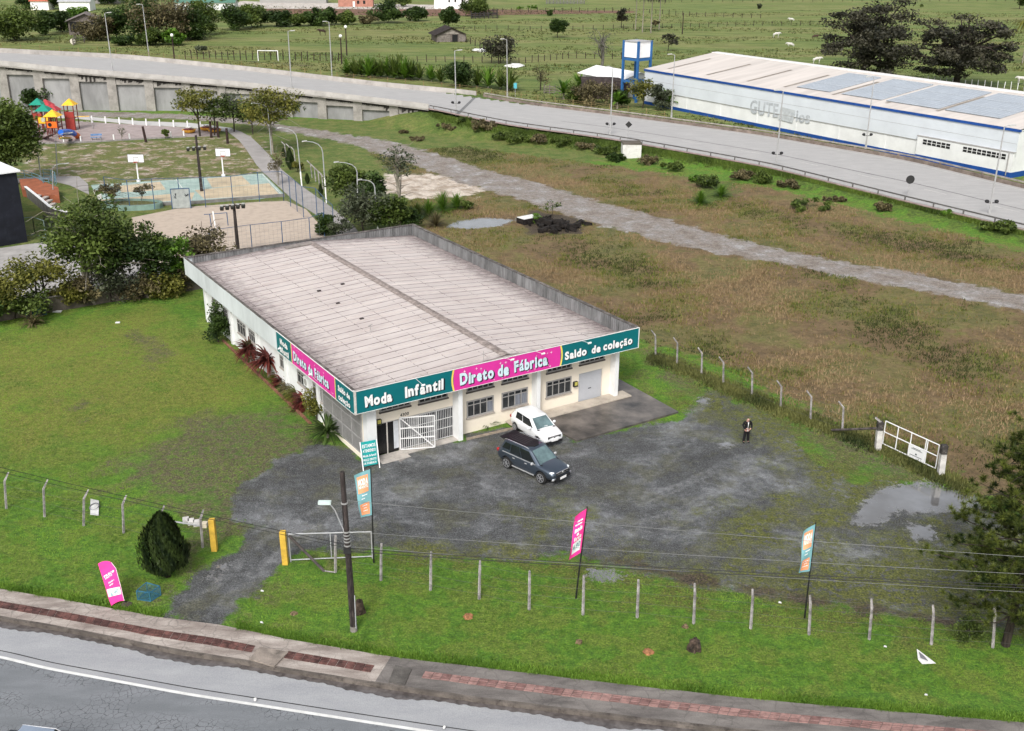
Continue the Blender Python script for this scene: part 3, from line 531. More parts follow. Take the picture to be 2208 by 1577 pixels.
M_WHITE = mat('white_paint', (0.78, 0.79, 0.79), .8, .05, .7, .05, 20, grime=.2, gcol=(.45, .46, .45))
M_FRAME = mat('grey_frame', (0.34, 0.33, 0.32), .6, .08, 3); M_DARK = mat('dark_opening', (0.012, 0.012, 0.013), .6, .2, 2)
M_GLASS = mat('window_glass', (0.03, 0.035, 0.04), .12, .3, 1.2, spec=.6); M_LEDGE = mat('ledge_dark', (0.10, 0.085, 0.08), .9, .2, 4)
YW, XW, XR, YB = 1.2, 1.0, 20.0, 31.9
# walls: front with an open entrance bay and a roller door recess, sides and back
fw = MB(); e0x, e1x = 1.75, 7.32; ez = 2.22
fw.box(XW, YW, -.3, e0x, YW + .2, 4.15); fw.box(e0x, YW, ez, e1x, YW + .2, 4.15); fw.box(e1x, YW, -.3, 17.18, YW + .2, 4.15); fw.box(17.18, YW, 2.25, 19.2, YW + .2, 4.15); fw.box(19.2, YW, -.3, XR, YW + .2, 4.15)
SB(fw, 'front_wall', M_CREAM)
SB(MB().box(XW, YW + .2, -.3, XW + .2, YB, 4.15), 'side_wall', M_WHITE); SB(MB().box(XR - .2, YW + .2, -.3, XR, YB, 4.15), 'side_wall', M_CREAM); SB(MB().box(XW + .2, YB - .2, -.3, XR - .2, YB, 4.15), 'back_wall', M_WHITE)
SB(MB().box(XW + .2, YW + .21, .0, XR - .2, YB - .2, .06), 'floor', mat('shop_floor', (0.10, 0.09, 0.085), .5, .2))
# soffit and fascia band
SB(MB().box(.06, .06, SZB + .02, SW - .06, YW - .005, SZB + .12).box(.06, YW + .005, SZB + .02, XW - .005, SL - .06, SZB + .12).box(XR + .005, YW + .005, SZB + .02, SW - .06, SL - .06, SZB + .12), 'soffit', M_WHITE)
M_FASC = mat('fascia_sheet', (0.62, 0.66, 0.68), .6, .08, .5, grime=.35, gcol=(.36, .39, .40), gscale=.6, stretch=(1, 1, .3))
fa = MB(); fa.box(-.04, .06, SZB, .05, SL, SZT); fa.box(.05, -.0, SZB, SW - .05, .06, SZT - .02); fa.box(SW - .05, 0, SZB, SW + .04, SL, SZT); fa.box(.05, SL - .09, SZB, SW - .05, SL, SZT)
SB(fa, 'fascia', M_FASC)
SB(MB().box(-.06, -.075, SZB - .03, .05, .055, SZT + .03), 'corner_trim', mat('trim_block', (0.62, 0.60, 0.56), .8, .12, 4, grime=.4))
# parapet inside: ribbed sheets with dark drips
M_RIB = mat('ribbed_sheet', (0.27, 0.27, 0.275), .75, .12, 1.2, grime=.75, gcol=(.08, .08, .08), gscale=1.5, stretch=(1, 1, .25))
def ribs(a, b, z0f, z1, inw, step=.24):
    mb = MB(); a = np.array(a, float); b = np.array(b, float); L_ = np.linalg.norm(b - a); d = (b - a) / L_; inw = np.array(inw, float); n_ = int(L_ / step)
    for i in range(n_):
        p = a + d * (i * step); q = p + d * step * .55; r = a + d * ((i + 1) * step); z0 = z0f((i + .5) / n_)
        mb.quad((*p, z0), (*q, z0), (*q, z1), (*p, z1)); q2 = q - inw * .06; r2 = r - inw * .06
        mb.quad((*q2, z0), (*r2, z0), (*r2, z1), (*q2, z1)); mb.quad((*q, z0), (*q2, z0), (*q2, z1), (*q, z1)); mb.quad((*r2, z0), (*r, z0), (*r, z1), (*r2, z1))
    return mb
RZ, RL, RR = SZT - .10, SZT - .60, SZT - .98; XM = 10.82
def roofz(x): return RL + (RZ - RL) * (x / XM) if x < XM else RZ - (RZ - RR) * ((x - XM) / (SW - XM))
SB(ribs((SW - .16, .1), (SW - .16, SL - .1), lambda f: roofz(SW) - .05, SZT - .01, (-1, 0)), 'parapet_lining', M_RIB)
SB(ribs((.6, SL - .2), (SW - .2, SL - .2), lambda f: roofz(.6 + f * (SW - .8)) - .05, SZT - .01, (0, -1)), 'parapet_lining', M_RIB)
M_CAP = mat('mossy_capping', (0.20, 0.18, 0.165), .95, .25, 2, .6, 9, grime=.8, gcol=(.035, .03, .028), gscale=2.2)
rng = np.random.default_rng(5)
def cap(a, b, w_, n_, mb):
    a = np.array(a, float); b = np.array(b, float)
    for i in range(n_):
        p = a + (b - a) * i / n_; q = a + (b - a) * (i + .995) / n_; mb.bar((*p, SZT + .02 + rng.uniform(-.012, .014)), (*q, SZT + .02 + rng.uniform(-.012, .014)), w_ * rng.uniform(.93, 1.07), .045)
cp = MB(); cap((SW - .06, .1), (SW - .06, SL), .26, 26, cp); cap((.0, SL - .1), (SW - .2, SL - .1), .28, 24, cp); cap((.03, .2), (.03, SL - .3), .17, 26, cp); SB(cp, 'parapet_capping', M_CAP)
cp2 = MB(); cp2.box(.06, .07, SZT - .06, SW - .2, .15, SZT - .012); SB(cp2, 'front_capping', mat('front_flashing', (0.40, 0.35, 0.32), .85, .2, 2, grime=.6, gcol=(.12, .09, .08)))
# roof sheets: corrugated fibre cement, seams and laps in the material, grime creeping in from the edges
rm = bpy.data.materials.new('roof_sheet'); rm.use_nodes = True
def roof_material():
    N = rm.node_tree.nodes; L = rm.node_tree.links; b = N['Principled BSDF']; tc = N.new('ShaderNodeTexCoord'); sx = N.new('ShaderNodeSeparateXYZ'); L.new(tc.outputs['Object'], sx.inputs[0])
    def mt(op, a, c=None, d=None, clamp=False):
        m = N.new('ShaderNodeMath'); m.operation = op; m.use_clamp = clamp
        for i, v in enumerate((a, c, d)):
            if v is None: continue
            if isinstance(v, (int, float)): m.inputs[i].default_value = v
            else: L.new(v, m.inputs[i])
        return m.outputs[0]
    def nz(s, d=6, st=(1, 1, 1), ro=.65):
        mp = N.new('ShaderNodeMapping'); mp.inputs['Scale'].default_value = st; L.new(tc.outputs['Object'], mp.inputs[0]); n_ = N.new('ShaderNodeTexNoise'); n_.inputs['Scale'].default_value = s; n_.inputs['Detail'].default_value = d; n_.inputs['Roughness'].default_value = ro; L.new(mp.outputs[0], n_.inputs[0]); return n_.outputs[0]
    X, Y = sx.outputs[0], sx.outputs[1]
    rp = N.new('ShaderNodeValToRGB'); e = rp.color_ramp.elements; e[0].position = .36; e[1].position = .66; e[0].color = (.49, .43, .41, 1); e[1].color = (.58, .525, .50, 1); L.new(nz(.9, 7, (.35, 1, 1)), rp.inputs[0]); col = rp.outputs[0]
    # per-sheet tone
    cell = N.new('ShaderNodeTexWhiteNoise'); cell.noise_dimensions = '2D'; cb = N.new('ShaderNodeCombineXYZ'); L.new(mt('FLOOR', mt('DIVIDE', X, 2.16)), cb.inputs[0]); L.new(mt('FLOOR', mt('DIVIDE', Y, 1.0)), cb.inputs[1]); L.new(cb.outputs[0], cell.inputs[0])
    def mixc(f, a, c, bt='MIX'):
        m = N.new('ShaderNodeMix'); m.data_type = 'RGBA'; m.blend_type = bt
        if isinstance(f, (int, float)): m.inputs[0].default_value = f
        else: L.new(f, m.inputs[0])
        L.new(a, m.inputs[6])
        if isinstance(c, tuple): m.inputs[7].default_value = (*c, 1)
        else: L.new(c, m.inputs[7])
        return m.outputs[2]
    col = mixc(mt('MULTIPLY', cell.outputs[0], .16), col, (.40, .36, .35))
    seam = mt('LESS_THAN', mt('ABSOLUTE', mt('SUBTRACT', mt('FRACT', mt('DIVIDE', Y, 1.0)), .5)), .045); seam = mt('MULTIPLY', seam, mt('MULTIPLY_ADD', nz(1.3, 3), 2.0, -.15, True))
    lap = mt('LESS_THAN', mt('ABSOLUTE', mt('SUBTRACT', mt('FRACT', mt('DIVIDE', X, 2.16)), .5)), .014); lap = mt('MULTIPLY', lap, mt('GREATER_THAN', nz(5, 2), .50))
    col = mixc(mt('MULTIPLY', mt('MAXIMUM', seam, mt('MULTIPLY', lap, .8)), .95), col, (.10, .075, .075))
    # mould near the gutters: distance to the two long edges and the far edge
    ed = mt('MINIMUM', mt('MINIMUM', X, mt('SUBTRACT', 21.2, X)), mt('MULTIPLY', mt('SUBTRACT', 32.9, Y), 1.3)); ed = mt('MINIMUM', ed, mt('MULTIPLY', Y, 2.6))
    g = mt('ADD', mt('MULTIPLY_ADD', ed, -.42, 1.15), mt('MULTIPLY', mt('SUBTRACT', nz(1.7, 9, (1, 1.4, 1), .75), .5), 3.2)); g = mt('MULTIPLY', g, .62, clamp=True)
    col = mixc(g, col, (.10, .075, .08)); sp = N.new('ShaderNodeValToRGB'); sp.color_ramp.elements[0].position = .66; sp.color_ramp.elements[1].position = .74; L.new(nz(6, 5), sp.inputs[0]); col = mixc(mt('MULTIPLY', sp.outputs[0], .30), col, (.22, .17, .16))
    L.new(col, b.inputs['Base Color']); b.inputs['Roughness'].default_value = .9; b.inputs['Specular IOR Level'].default_value = .2
    wv = mt('SINE', mt('MULTIPLY', Y, 2 * math.pi / .177)); bp = N.new('ShaderNodeBump'); bp.inputs['Strength'].default_value = .35; bp.inputs['Distance'].default_value = .03; L.new(wv, bp.inputs['Height']); L.new(bp.outputs[0], b.inputs['Normal'])
roof_material()
rf = MB(); ny = 33
for j in range(ny):
    y0, y1 = .12 + j * (SL - .34) / ny, .12 + (j + 1) * (SL - .34) / ny; dz = .012 * math.sin(j * 2.1)
    for x0, x1 in ((.1, 5.4), (5.4, XM), (XM, 16.0), (16.0, SW - .18)):
        rf.quad((x0, y0, roofz(x0) + dz + .02), (x1, y0, roofz(x1) + dz + .02), (x1, y1, roofz(x1) + dz), (x0, y1, roofz(x0) + dz))
        rf.quad((x0, y0, roofz(x0) - .02), (x1, y0, roofz(x1) - .02), (x1, y0, roofz(x1) + dz + .02), (x0, y0, roofz(x0) + dz + .02))
roof = SB(rf, 'roof', rm)
rc = MB()
for j in range(29): y0 = .5 + j * 1.1; rc.add([(XM - .34, y0, roofz(XM - .34) + .045), (XM, y0, RZ + .085), (XM + .34, y0, roofz(XM + .34) + .045), (XM + .34, y0 + 1.09, roofz(XM + .34) + .03), (XM, y0 + 1.09, RZ + .07), (XM - .34, y0 + 1.09, roofz(XM - .34) + .03)], [(0, 1, 4, 5), (1, 2, 3, 4)])
SB(rc, 'ridge_cap', mat('ridge_tile', (0.40, 0.34, 0.31), .95, .2, 3, .6, 10, grime=.75, gcol=(.14, .11, .10), gscale=4), roof)
SB(MB().bar((XM - 2.5, SL - 1.1, roofz(XM - 2.5) + .07), (XM - .1, SL - 1.1, RZ + .07), .62, .06), 'roof_patch', mat('patch_grey', (0.27, 0.24, 0.22), .9, .15, 2, grime=.4), roof)
SB(MB().tube([(5.6, 9.5, roofz(5.6)), (5.6, 9.5, roofz(5.6) + .5)], .03).tube([(5.45, 9.5, roofz(5.6) + .48), (5.75, 9.5, roofz(5.6) + .56)], .03), 'roof_vent', M_FRAME, roof)
SB(MB().tube([(9.0, .3, RZ - .1), (9.0, .3, RZ + .75)], .015).tube([(9.0, .3, RZ + .6), (9.6, .3, RZ + .65)], .01), 'roof_aerial', M_FRAME, roof)
for px_, py_ in ((739, 616), (729, 655), (688, 628), (780, 688)):
    q = PV(px_, py_, 0, 0); g = G(px_, py_, 4.95)[:2] - SA; x, y = g @ SE_, g @ SN_; SB(MB().box(x - .14, y - .09, roofz(x) + .01, x + .14, y + .1, roofz(x) + .09), 'roof_stone', mat('roof_debris', (.05, .04, .04), .9), roof)
# ---- signs
M_TEAL = mat('teal_panel', (0.004, 0.145, 0.165), .45, .06, .5); M_PINK = mat('pink_panel', (0.68, 0.04, 0.33), .45, .05, .5); M_YEL = mat('yellow_strip', (0.85, 0.68, 0.12), .5, .05, 1)
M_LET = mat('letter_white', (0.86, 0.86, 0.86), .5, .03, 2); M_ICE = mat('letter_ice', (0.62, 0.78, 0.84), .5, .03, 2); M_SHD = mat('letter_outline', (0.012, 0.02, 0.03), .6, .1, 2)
M_EDGE = mat('sign_edge', (0.75, 0.75, 0.73), .6, .05, 2)
def lettering(parent, lines, O, U, Nn, mw, ms):
    U = np.array(U, float); W = np.array((0, 0, 1.0)); Nn = np.array(Nn, float)
    for s_, x, z, size, sx, al in lines:
        a, b = MB(), MB()
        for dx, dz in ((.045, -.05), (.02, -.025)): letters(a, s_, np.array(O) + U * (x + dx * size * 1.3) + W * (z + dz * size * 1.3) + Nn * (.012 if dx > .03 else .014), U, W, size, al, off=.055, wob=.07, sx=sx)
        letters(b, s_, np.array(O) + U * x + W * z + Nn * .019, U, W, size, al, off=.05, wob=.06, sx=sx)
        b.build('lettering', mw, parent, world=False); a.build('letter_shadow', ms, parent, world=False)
def star(mb, O, U, x, z, s, nrm):
    U = np.array(U, float); W = np.array((0, 0, 1.0)); P = [np.array(O) + np.array(nrm) * .02 + U * (x + (s if k % 2 == 0 else s * .18) * math.cos(k * math.pi / 4)) + W * (z + (s if k % 2 == 0 else s * .18) * math.sin(k * math.pi / 4)) for k in range(8)]
    mb.add(P, [tuple(range(8))])
FU, FN = (1, 0, 0), (0, -1, 0); zc = (SZT + SZB) / 2
def curvepanel(name, x0, x1, y0, m, lab, cur0=0, cur1=0):
    V = []; n_ = 12
    for i in range(n_ + 1): z = SZB + .02 + (SZT - SZB - .03) * i / n_; t = math.sin(math.pi * i / n_); V += [(x0 + cur0 * t, y0, z), (x1 + cur1 * t, y0, z)]
    mb = MB().add(V, [(2 * i, 2 * i + 1, 2 * i + 3, 2 * i + 2) for i in range(n_)]); k = len(V); mb.add([(a, b + .04, c) for a, b, c in V], [(2 * i, 2 * i + 2, 2 * i + 3, 2 * i + 1) for i in range(n_)])
    return mb.build(name, m, store, world=False, label=lab)
x1s, x2s = 6.62, 14.68
p1 = SB(MB().box(.07, -.05, SZB + .02, x1s, -.005, SZT - .01), 'sign_panel', M_TEAL, label='teal front sign reading Moda Infantil')
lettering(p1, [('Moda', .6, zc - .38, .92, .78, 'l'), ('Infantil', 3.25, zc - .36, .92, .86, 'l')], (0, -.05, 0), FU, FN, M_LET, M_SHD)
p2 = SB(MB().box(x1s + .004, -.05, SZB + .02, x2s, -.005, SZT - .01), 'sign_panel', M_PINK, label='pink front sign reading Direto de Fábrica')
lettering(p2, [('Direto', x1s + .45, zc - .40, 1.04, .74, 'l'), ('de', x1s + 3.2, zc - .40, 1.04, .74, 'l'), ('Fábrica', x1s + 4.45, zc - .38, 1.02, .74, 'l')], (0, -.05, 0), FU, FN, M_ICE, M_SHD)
st_ = MB()
for k in range(20): star(st_, (x1s, -.05, 0), FU, .3 + rng.uniform(0, 7.3), SZB + .15 + (rng.uniform(0, .22) if k % 2 else rng.uniform(.95, 1.15)), rng.uniform(.06, .13), FN)
st_.build('star_print', M_LET, p2, world=False)
p3 = SB(MB().box(x2s + .004, -.05, SZB + .02, SW - .02, -.005, SZT - .01), 'sign_panel', M_TEAL, label='teal front sign reading Saldo de coleção')
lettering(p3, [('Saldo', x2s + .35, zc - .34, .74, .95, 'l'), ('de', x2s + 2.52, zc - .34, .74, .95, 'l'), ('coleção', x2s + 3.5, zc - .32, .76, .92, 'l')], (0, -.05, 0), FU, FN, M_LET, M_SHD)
for xc, s_ in ((x1s, -1), (x2s, 1)):
    cs = MB(); n_ = 12
    for i in range(n_):
        z0 = SZB + .02 + (SZT - SZB - .03) * i / n_; z1 = SZB + .02 + (SZT - SZB - .03) * (i + 1) / n_; c0, c1 = [s_ * .11 * math.sin(math.pi * j / n_) for j in (i, i + 1)]
        cs.quad((xc - .05 + c0, -.056, z0), (xc + .07 + c0, -.056, z0), (xc + .07 + c1, -.056, z1), (xc - .05 + c1, -.056, z1))
    SB(cs, 'sign_stripe', M_YEL)
SU, SNn = (0, -1, 0), (-1, 0, 0); yA, yB, yC = 12.24, 9.6, 2.62
q1 = SB(MB().box(-.09, yB + .004, SZB + .02, -.045, yA, SZT - .01), 'sign_panel', M_TEAL, label='teal side sign reading Moda Infantil')
lettering(q1, [('Moda', 1.35, zc + .02, .56, .95, 'c'), ('Infantil', 1.35, zc - .55, .56, .85, 'c')], (-.09, yA, 0), SU, SNn, M_LET, M_SHD)
q2 = SB(MB().box(-.09, yC + .004, SZB + .02, -.045, yB, SZT - .01), 'sign_panel', M_PINK, label='pink side sign reading Direto de Fábrica')
lettering(q2, [('Direto', .35, zc - .36, .88, .76, 'l'), ('de', 2.8, zc - .38, .88, .74, 'l'), ('Fábrica', 3.85, zc - .36, .88, .72, 'l')], (-.09, yB, 0), SU, SNn, M_ICE, M_SHD)
st_ = MB()
for k in range(14): star(st_, (-.09, yB, 0), SU, .2 + rng.uniform(0, 6.5), SZB + .15 + (rng.uniform(0, .2) if k % 2 else rng.uniform(1.0, 1.15)), rng.uniform(.05, .11), SNn)
st_.build('star_print', M_LET, q2, world=False)
q3 = SB(MB().box(-.09, .06, SZB + .02, -.045, yC, SZT - .01), 'sign_panel', M_TEAL, label='teal side sign reading Saldo de coleção')
lettering(q3, [('Saldo de', 1.28, zc + .06, .5, .85, 'c'), ('coleção', 1.28, zc - .52, .52, .9, 'c')], (-.09, yC, 0), SU, SNn, M_LET, M_SHD)
for yy in (yB, yC): SB(MB().box(-.096, yy - .04, SZB + .02, -.0905, yy + .05, SZT - .01), 'sign_stripe', M_YEL)
SB(MB().box(.05, -.07, SZT - .012, SW, -.0, SZT + .012).box(.05, -.065, SZB - .015, SW, -.0, SZB + .018).box(-.115, .05, SZT - .012, -.045, yA, SZT + .012).box(-.105, .05, SZB - .015, -.045, yA, SZB + .018).box(SW - .018, -.07, SZB - .015, SW + .045, 0, SZT + .012), 'sign_trim', M_EDGE)
# spot lamps on thin arms over the signs
def spot(x, z, y=-.9, side=False):
    a = (x, -.05, SZT - .02) if not side else (-.09, x, SZB + .2); b = (x + .25, y, z + .02) if not side else (y, x + .1, z)
    l = SB(MB().tube([a, b], .012, 5), 'sign_lamp', M_EDGE); SB(MB().obox(b, (.11, 0, .0), (0, .05, -.04), (0, .03, .04)), 'lamp_head', M_EDGE, l)
for px_, py_ in ((911, 832), (1103, 777), (1170, 764), (1270, 741)): q = PV(px_, py_, 1, -.55); spot(q[0] - .2, q[2], -.55)
for px_, py_ in ((604, 753), (670, 809)): q = PV(px_, py_, 0, -.5); spot(q[1], q[2], -.5, True)
# ---- columns
def col(px_, py_, w_=.34):
    g = G(px_, py_)[:2] - SA; return g @ SE_
for x0, w_, y0 in ((.98, .62, .62), (col(990, 949) - .1, .3, .45), (13.28, .28, .55), (19.85, .3, .6)): SB(MB().box(x0, y0, -.3, x0 + w_, YW - .004, SZB + .02), 'column', M_WHITE)
for py_, px_ in ((660, 441), (741, 497), (806, 558), (0, 596), (0, 703)): 
    yy = {441: 31.2, 497: 25.0, 558: 19.2, 596: 13.6, 703: 7.9}[px_]; SB(MB().box(XW - .16, yy - .2, -.3, XW - .004, yy + .2, SZB + .02), 'column', M_WHITE)
# ---- front windows
M_CURT = mat('grey_curtain', (0.26, 0.28, 0.33), .9, .15, 3, stretch=(4, 1, .4))
def window(x0, x1, z0, z1, nv, mode='front', top=.3, curtain=(), louv=False):
    U, Nn = (np.array((1., 0, 0)), np.array((0, -1., 0))) if mode == 'front' else (np.array((0, -1., 0)), np.array((-1., 0, 0)))
    O = np.array((0, YW, 0)) if mode == 'front' else np.array((XW, 0, 0))
    if mode != 'front': x0, x1 = -x0, -x1
    def bx(mb, u0, u1, w0, w1, d0, d1): mb.obox(O + U * (u0 + u1) / 2 + Nn * (d0 + d1) / 2 + np.array((0, 0, (w0 + w1) / 2)), U * (u1 - u0) / 2, Nn * (d1 - d0) / 2, (0, 0, (w1 - w0) / 2))
    f = MB(); t = .055; bx(f, x0 - .03, x1 + .03, z0 - .03, z0 + t, .004, .06); bx(f, x0 - .03, x1 + .03, z1 - t, z1 + .03, .004, .06); bx(f, x0 - .03, x0 + t, z0 + t, z1 - t, .004, .058); bx(f, x1 - t, x1 + .03, z0 + t, z1 - t, .004, .058)
    for k in range(1, nv): u = x0 + (x1 - x0) * k / nv; bx(f, u - .03, u + .03, z0 + t, z1 - t, .004, .054)
    if top: bx(f, x0 + t, x1 - t, z1 - top - .025, z1 - top + .025, .004, .050)
    fo = SB(f, 'window', M_FRAME)
    g = MB(); bx(g, x0, x1, z0, z1, .002, .012); SB(g, 'pane', M_GLASS, fo)
    b = MB()
    for k in range(nv * 5): u = x0 + (x1 - x0) * (k + .5) / (nv * 5); bx(b, u - .007, u + .007, z0 + t, z1 - top if top else z1, .016, .03)
    SB(b, 'bars', mat('dark_bar', (.10, .10, .10), .6), fo)
    for k in curtain: c = MB(); u0 = x0 + (x1 - x0) * k / nv; bx(c, u0 + .04, u0 + (x1 - x0) / nv - .04, z0 + .02, z1 - top - .03, .0125, .0145); SB(c, 'curtain', M_CURT, fo)
    s_ = MB(); bx(s_, x0 - .08, x1 + .08, z0 - .12, z0 - .035, .004, .10); SB(s_, 'sill', M_LEDGE if louv else mat('sill_concrete', (.42, .37, .33), .9, .1), fo)
    return fo
for (a, b, c) in (((1006.6, 866.7), (1063, 853.5), (1007, 900.4)), ((1082, 848.6), (1136.7, 835.4), (1082, 882.4)), ((1178, 824.5), (1230.7, 812.5), (1178, 857))):
    A0, B0, C0 = PV(*a, 1, YW), PV(*b, 1, YW), PV(*c, 1, YW); window(A0[0], B0[0], C0[2], A0[2], 4, curtain=(2, 3) if a[0] == 1082 else ((3,) if a[0] < 1010 else ()))
for a, b in (((819.5, 888), (883.5, 876)), ((903, 870), (964, 856.4)), ((1006.6, 845), (1063, 831.8)), ((1082.5, 826.5), (1137.4, 813.7)), ((1179, 804), (1231, 790.8)), ((1250, 786), (1301.7, 775))):
    A0, B0 = PV(*a, 1, YW), PV(*b, 1, YW); window(A0[0], B0[0], A0[2], A0[2] + .6, 5, top=0, louv=True)
# ---- side windows
for a, b, c in (((481, 663), (491, 672), (482, 690)), ((512, 688), (529, 702), (513, 714)), ((537, 709), (550.5, 720), (538.5, 731)), ((604, 765), (618, 776), (605, 789)), ((642, 797), (664, 813), (645, 823.5)), ((458, 641), (470, 651), (459, 668)), ((676, 824), (694, 838), (678, 852))):
    A0, B0, C0 = PV(*a, 0, XW), PV(*b, 0, XW), PV(*c, 0, XW); window(A0[1], B0[1], C0[2], A0[2], 3, mode='side', top=.26)
q = PV(670, 823, 0, XW); ac = SB(MB().box(XW - .35, q[1] - .42, q[2] - .3, XW - .004, q[1] + .42, q[2] + .3), 'air_conditioner', M_WHITE); SB(MB().tube([(XW - .352, q[1] + .08, q[2]), (XW - .36, q[1] + .08, q[2])], .24, 14), 'fan_grille', M_FRAME, ac)
# ---- side display grille near the corner
yg0, yg1, zg0, zg1 = 7.2, 1.45, .30, 3.2
gl = SB(MB().box(XW - .02, yg1, zg0, XW - .002, yg0, zg1), 'display_glazing', mat('grey_glazing', (0.20, 0.19, 0.18), .35, .15, .8, spec=.5)); gb = MB()
for k in range(5): y_ = yg1 + (yg0 - yg1) * k / 4; gb.box(XW - .07, y_ - .03, zg0, XW - .022, y_ + .03, zg1)
for k in range(4): z_ = zg0 + (zg1 - zg0) * k / 3; gb.box(XW - .068, yg1 + .03, z_ - .03, XW - .023, yg0 - .03, z_ + .03)
SB(gb, 'frame', M_FRAME, gl); gb = MB()
for k in range(46): y_ = yg1 + (yg0 - yg1) * (k + .5) / 46; gb.box(XW - .085, y_ - .008, zg0, XW - .072, y_ + .008, zg1)
SB(gb, 'grille', mat('grille_grey', (.42, .42, .42), .6, .1), gl); SB(MB().box(XW - .12, yg1 - .3, -.1, XW - .004, yg0 + .1, .26), 'plinth', M_CREAM)
# ---- entrance: two dark open leaves, white mullions, curtain, fixed grille and the swung-out white gate
en = SB(MB().box(e0x, YW + .02, .0, e0x + .07, YW + .14, ez).box(e1x - .07, YW + .02, 0, e1x, YW + .14, ez).box(e0x, YW + .02, ez - .07, e1x, YW + .14, ez).box(2.55, YW + .03, 0, 2.62, YW + .12, ez - .07).box(3.38, YW + .03, 0, 3.46, YW + .12, ez - .07), 'entrance', mat('entrance_frame', (.55, .52, .48), .6, .1))
SB(MB().box(e0x + .07, YW + .07, .05, 3.38, YW + .08, ez - .07), 'door_glass', mat('door_glass', (0.012, 0.012, 0.013), .25, .2, 1, spec=.5), en); cu = MB()
for k in range(9): x_ = 3.02 + k * .05; cu.box(x_, YW + .012 + .02 * (k % 2), .25, x_ + .046, YW + .03 + .02 * (k % 2), ez - .1)
SB(cu, 'curtain', mat('door_curtain', (.62, .64, .67), .9, .1, 2), en)
SB(MB().box(3.46, YW + .09, .05, e1x - .07, YW + .1, ez - .07), 'shop_glass', mat('shop_glass', (0.05, 0.055, 0.065), .2, .5, 1.8, spec=.5, stretch=(2, 1, .5)), en); gg = MB()
for k in range(30): x_ = 3.5 + k * (e1x - 3.6) / 29; gg.box(x_ - .012, YW + .0, .06, x_ + .012, YW + .02, ez - .08)
for z_ in (.12, .8, 1.45, ez - .1): gg.box(3.46, YW - .006, z_ - .02, e1x - .07, YW + .026, z_ + .02)
for x_ in (4.75, 6.05): gg.box(x_ - .04, YW - .008, .05, x_ + .04, YW + .03, ez - .08)
SB(gg, 'grille', mat('grille_white', (.62, .62, .62), .6, .1), en)
hx, hy, fx, fy = 3.42, YW - .08, 5.50, .28
gd = np.array((fx - hx, fy - hy)); gd /= np.linalg.norm(gd); gw = 2.15
def gp(u, z): return (hx + gd[0] * u, hy + gd[1] * u, z)
gt = MB(); z0, z1 = .12, 2.30
for a, b in ((gp(0, z0), gp(gw, z0)), (gp(0, z1), gp(gw, z1)), (gp(0, z0), gp(0, z1)), (gp(gw, z0), gp(gw, z1)), (gp(0, z0 + .75), gp(gw, z0 + .75)), (gp(0, z0 + 1.45), gp(gw, z0 + 1.45)), (gp(0, z1), gp(gw, z0))): gt.bar(a, b, .06)
for k in range(1, 17): gt.bar(gp(gw * k / 17, z0), gp(gw * k / 17, z1), .022)
SB(gt, 'entrance_gate', mat('gate_white', (.80, .80, .80), .5, .05), label='white barred gate swung open beside the entrance')
SB(MB().box(1.6, .55, -.2, 7.3, YW - .005, .05).box(1.65, .1, -.2, 3.6, .55, .02), 'entrance_step', mat('step_concrete', (.50, .46, .42), .9, .12, 1, .3, 20, grime=.4))
nb = MB(); q = PV(872, 893, 1, YW); letters(nb, '4300', (q[0], YW - .012, q[2] - .12), (1, 0, 0), (0, 0, 1), .3, 'c', off=.02); SB(nb, 'house_number', M_SHD)
nb = MB(); letters(nb, '4300', (1.42, .345, 1.05), (0, 0, 1), (-1, 0, 0), .16, 'l', off=.02); SB(nb, 'column_number', mat('faded_blue', (.30, .33, .38), .7))
for px_, py_ in ((815, 909), (1239, 827)): q = PV(px_, py_, 1, YW); lb = SB(MB().box(q[0] - .16, YW - .2, q[2] - .2, q[0] + .16, YW - .004, q[2] + .16), 'wall_lamp', mat('lamp_black', (.03, .03, .025), .5)); SB(MB().box(q[0] - .13, YW - .215, q[2] - .08, q[0] + .1, YW - .202, q[2] + .17), 'lamp_sticker', mat('lamp_yellow', (.55, .5, .12), .5), lb)
rd = MB(); nz_ = 22
for k in range(nz_): z0 = .02 + 2.2 * k / nz_; z1 = .02 + 2.2 * (k + 1) / nz_; rd.add([(17.2, YW + .10, z0), (19.18, YW + .10, z0), (19.18, YW + .075, z0 + .03), (17.2, YW + .075, z0 + .03), (19.18, YW + .10, z1), (17.2, YW + .10, z1)], [(0, 1, 2, 3), (3, 2, 4, 5)])
SB(rd, 'roller_door', mat('roller_grey', (.46, .47, .50), .45, .05, .5, metal=.1)); SB(MB().box(18.05, YW + .06, .95, 18.3, YW + .074, 1.0), 'door_handle', M_DARK)
SB(MB().tube([(19.95, .5, 0), (20.15, .9, .0), (20.3, 1.1, .25)], .03, 6), 'drain_pipe', M_DARK)
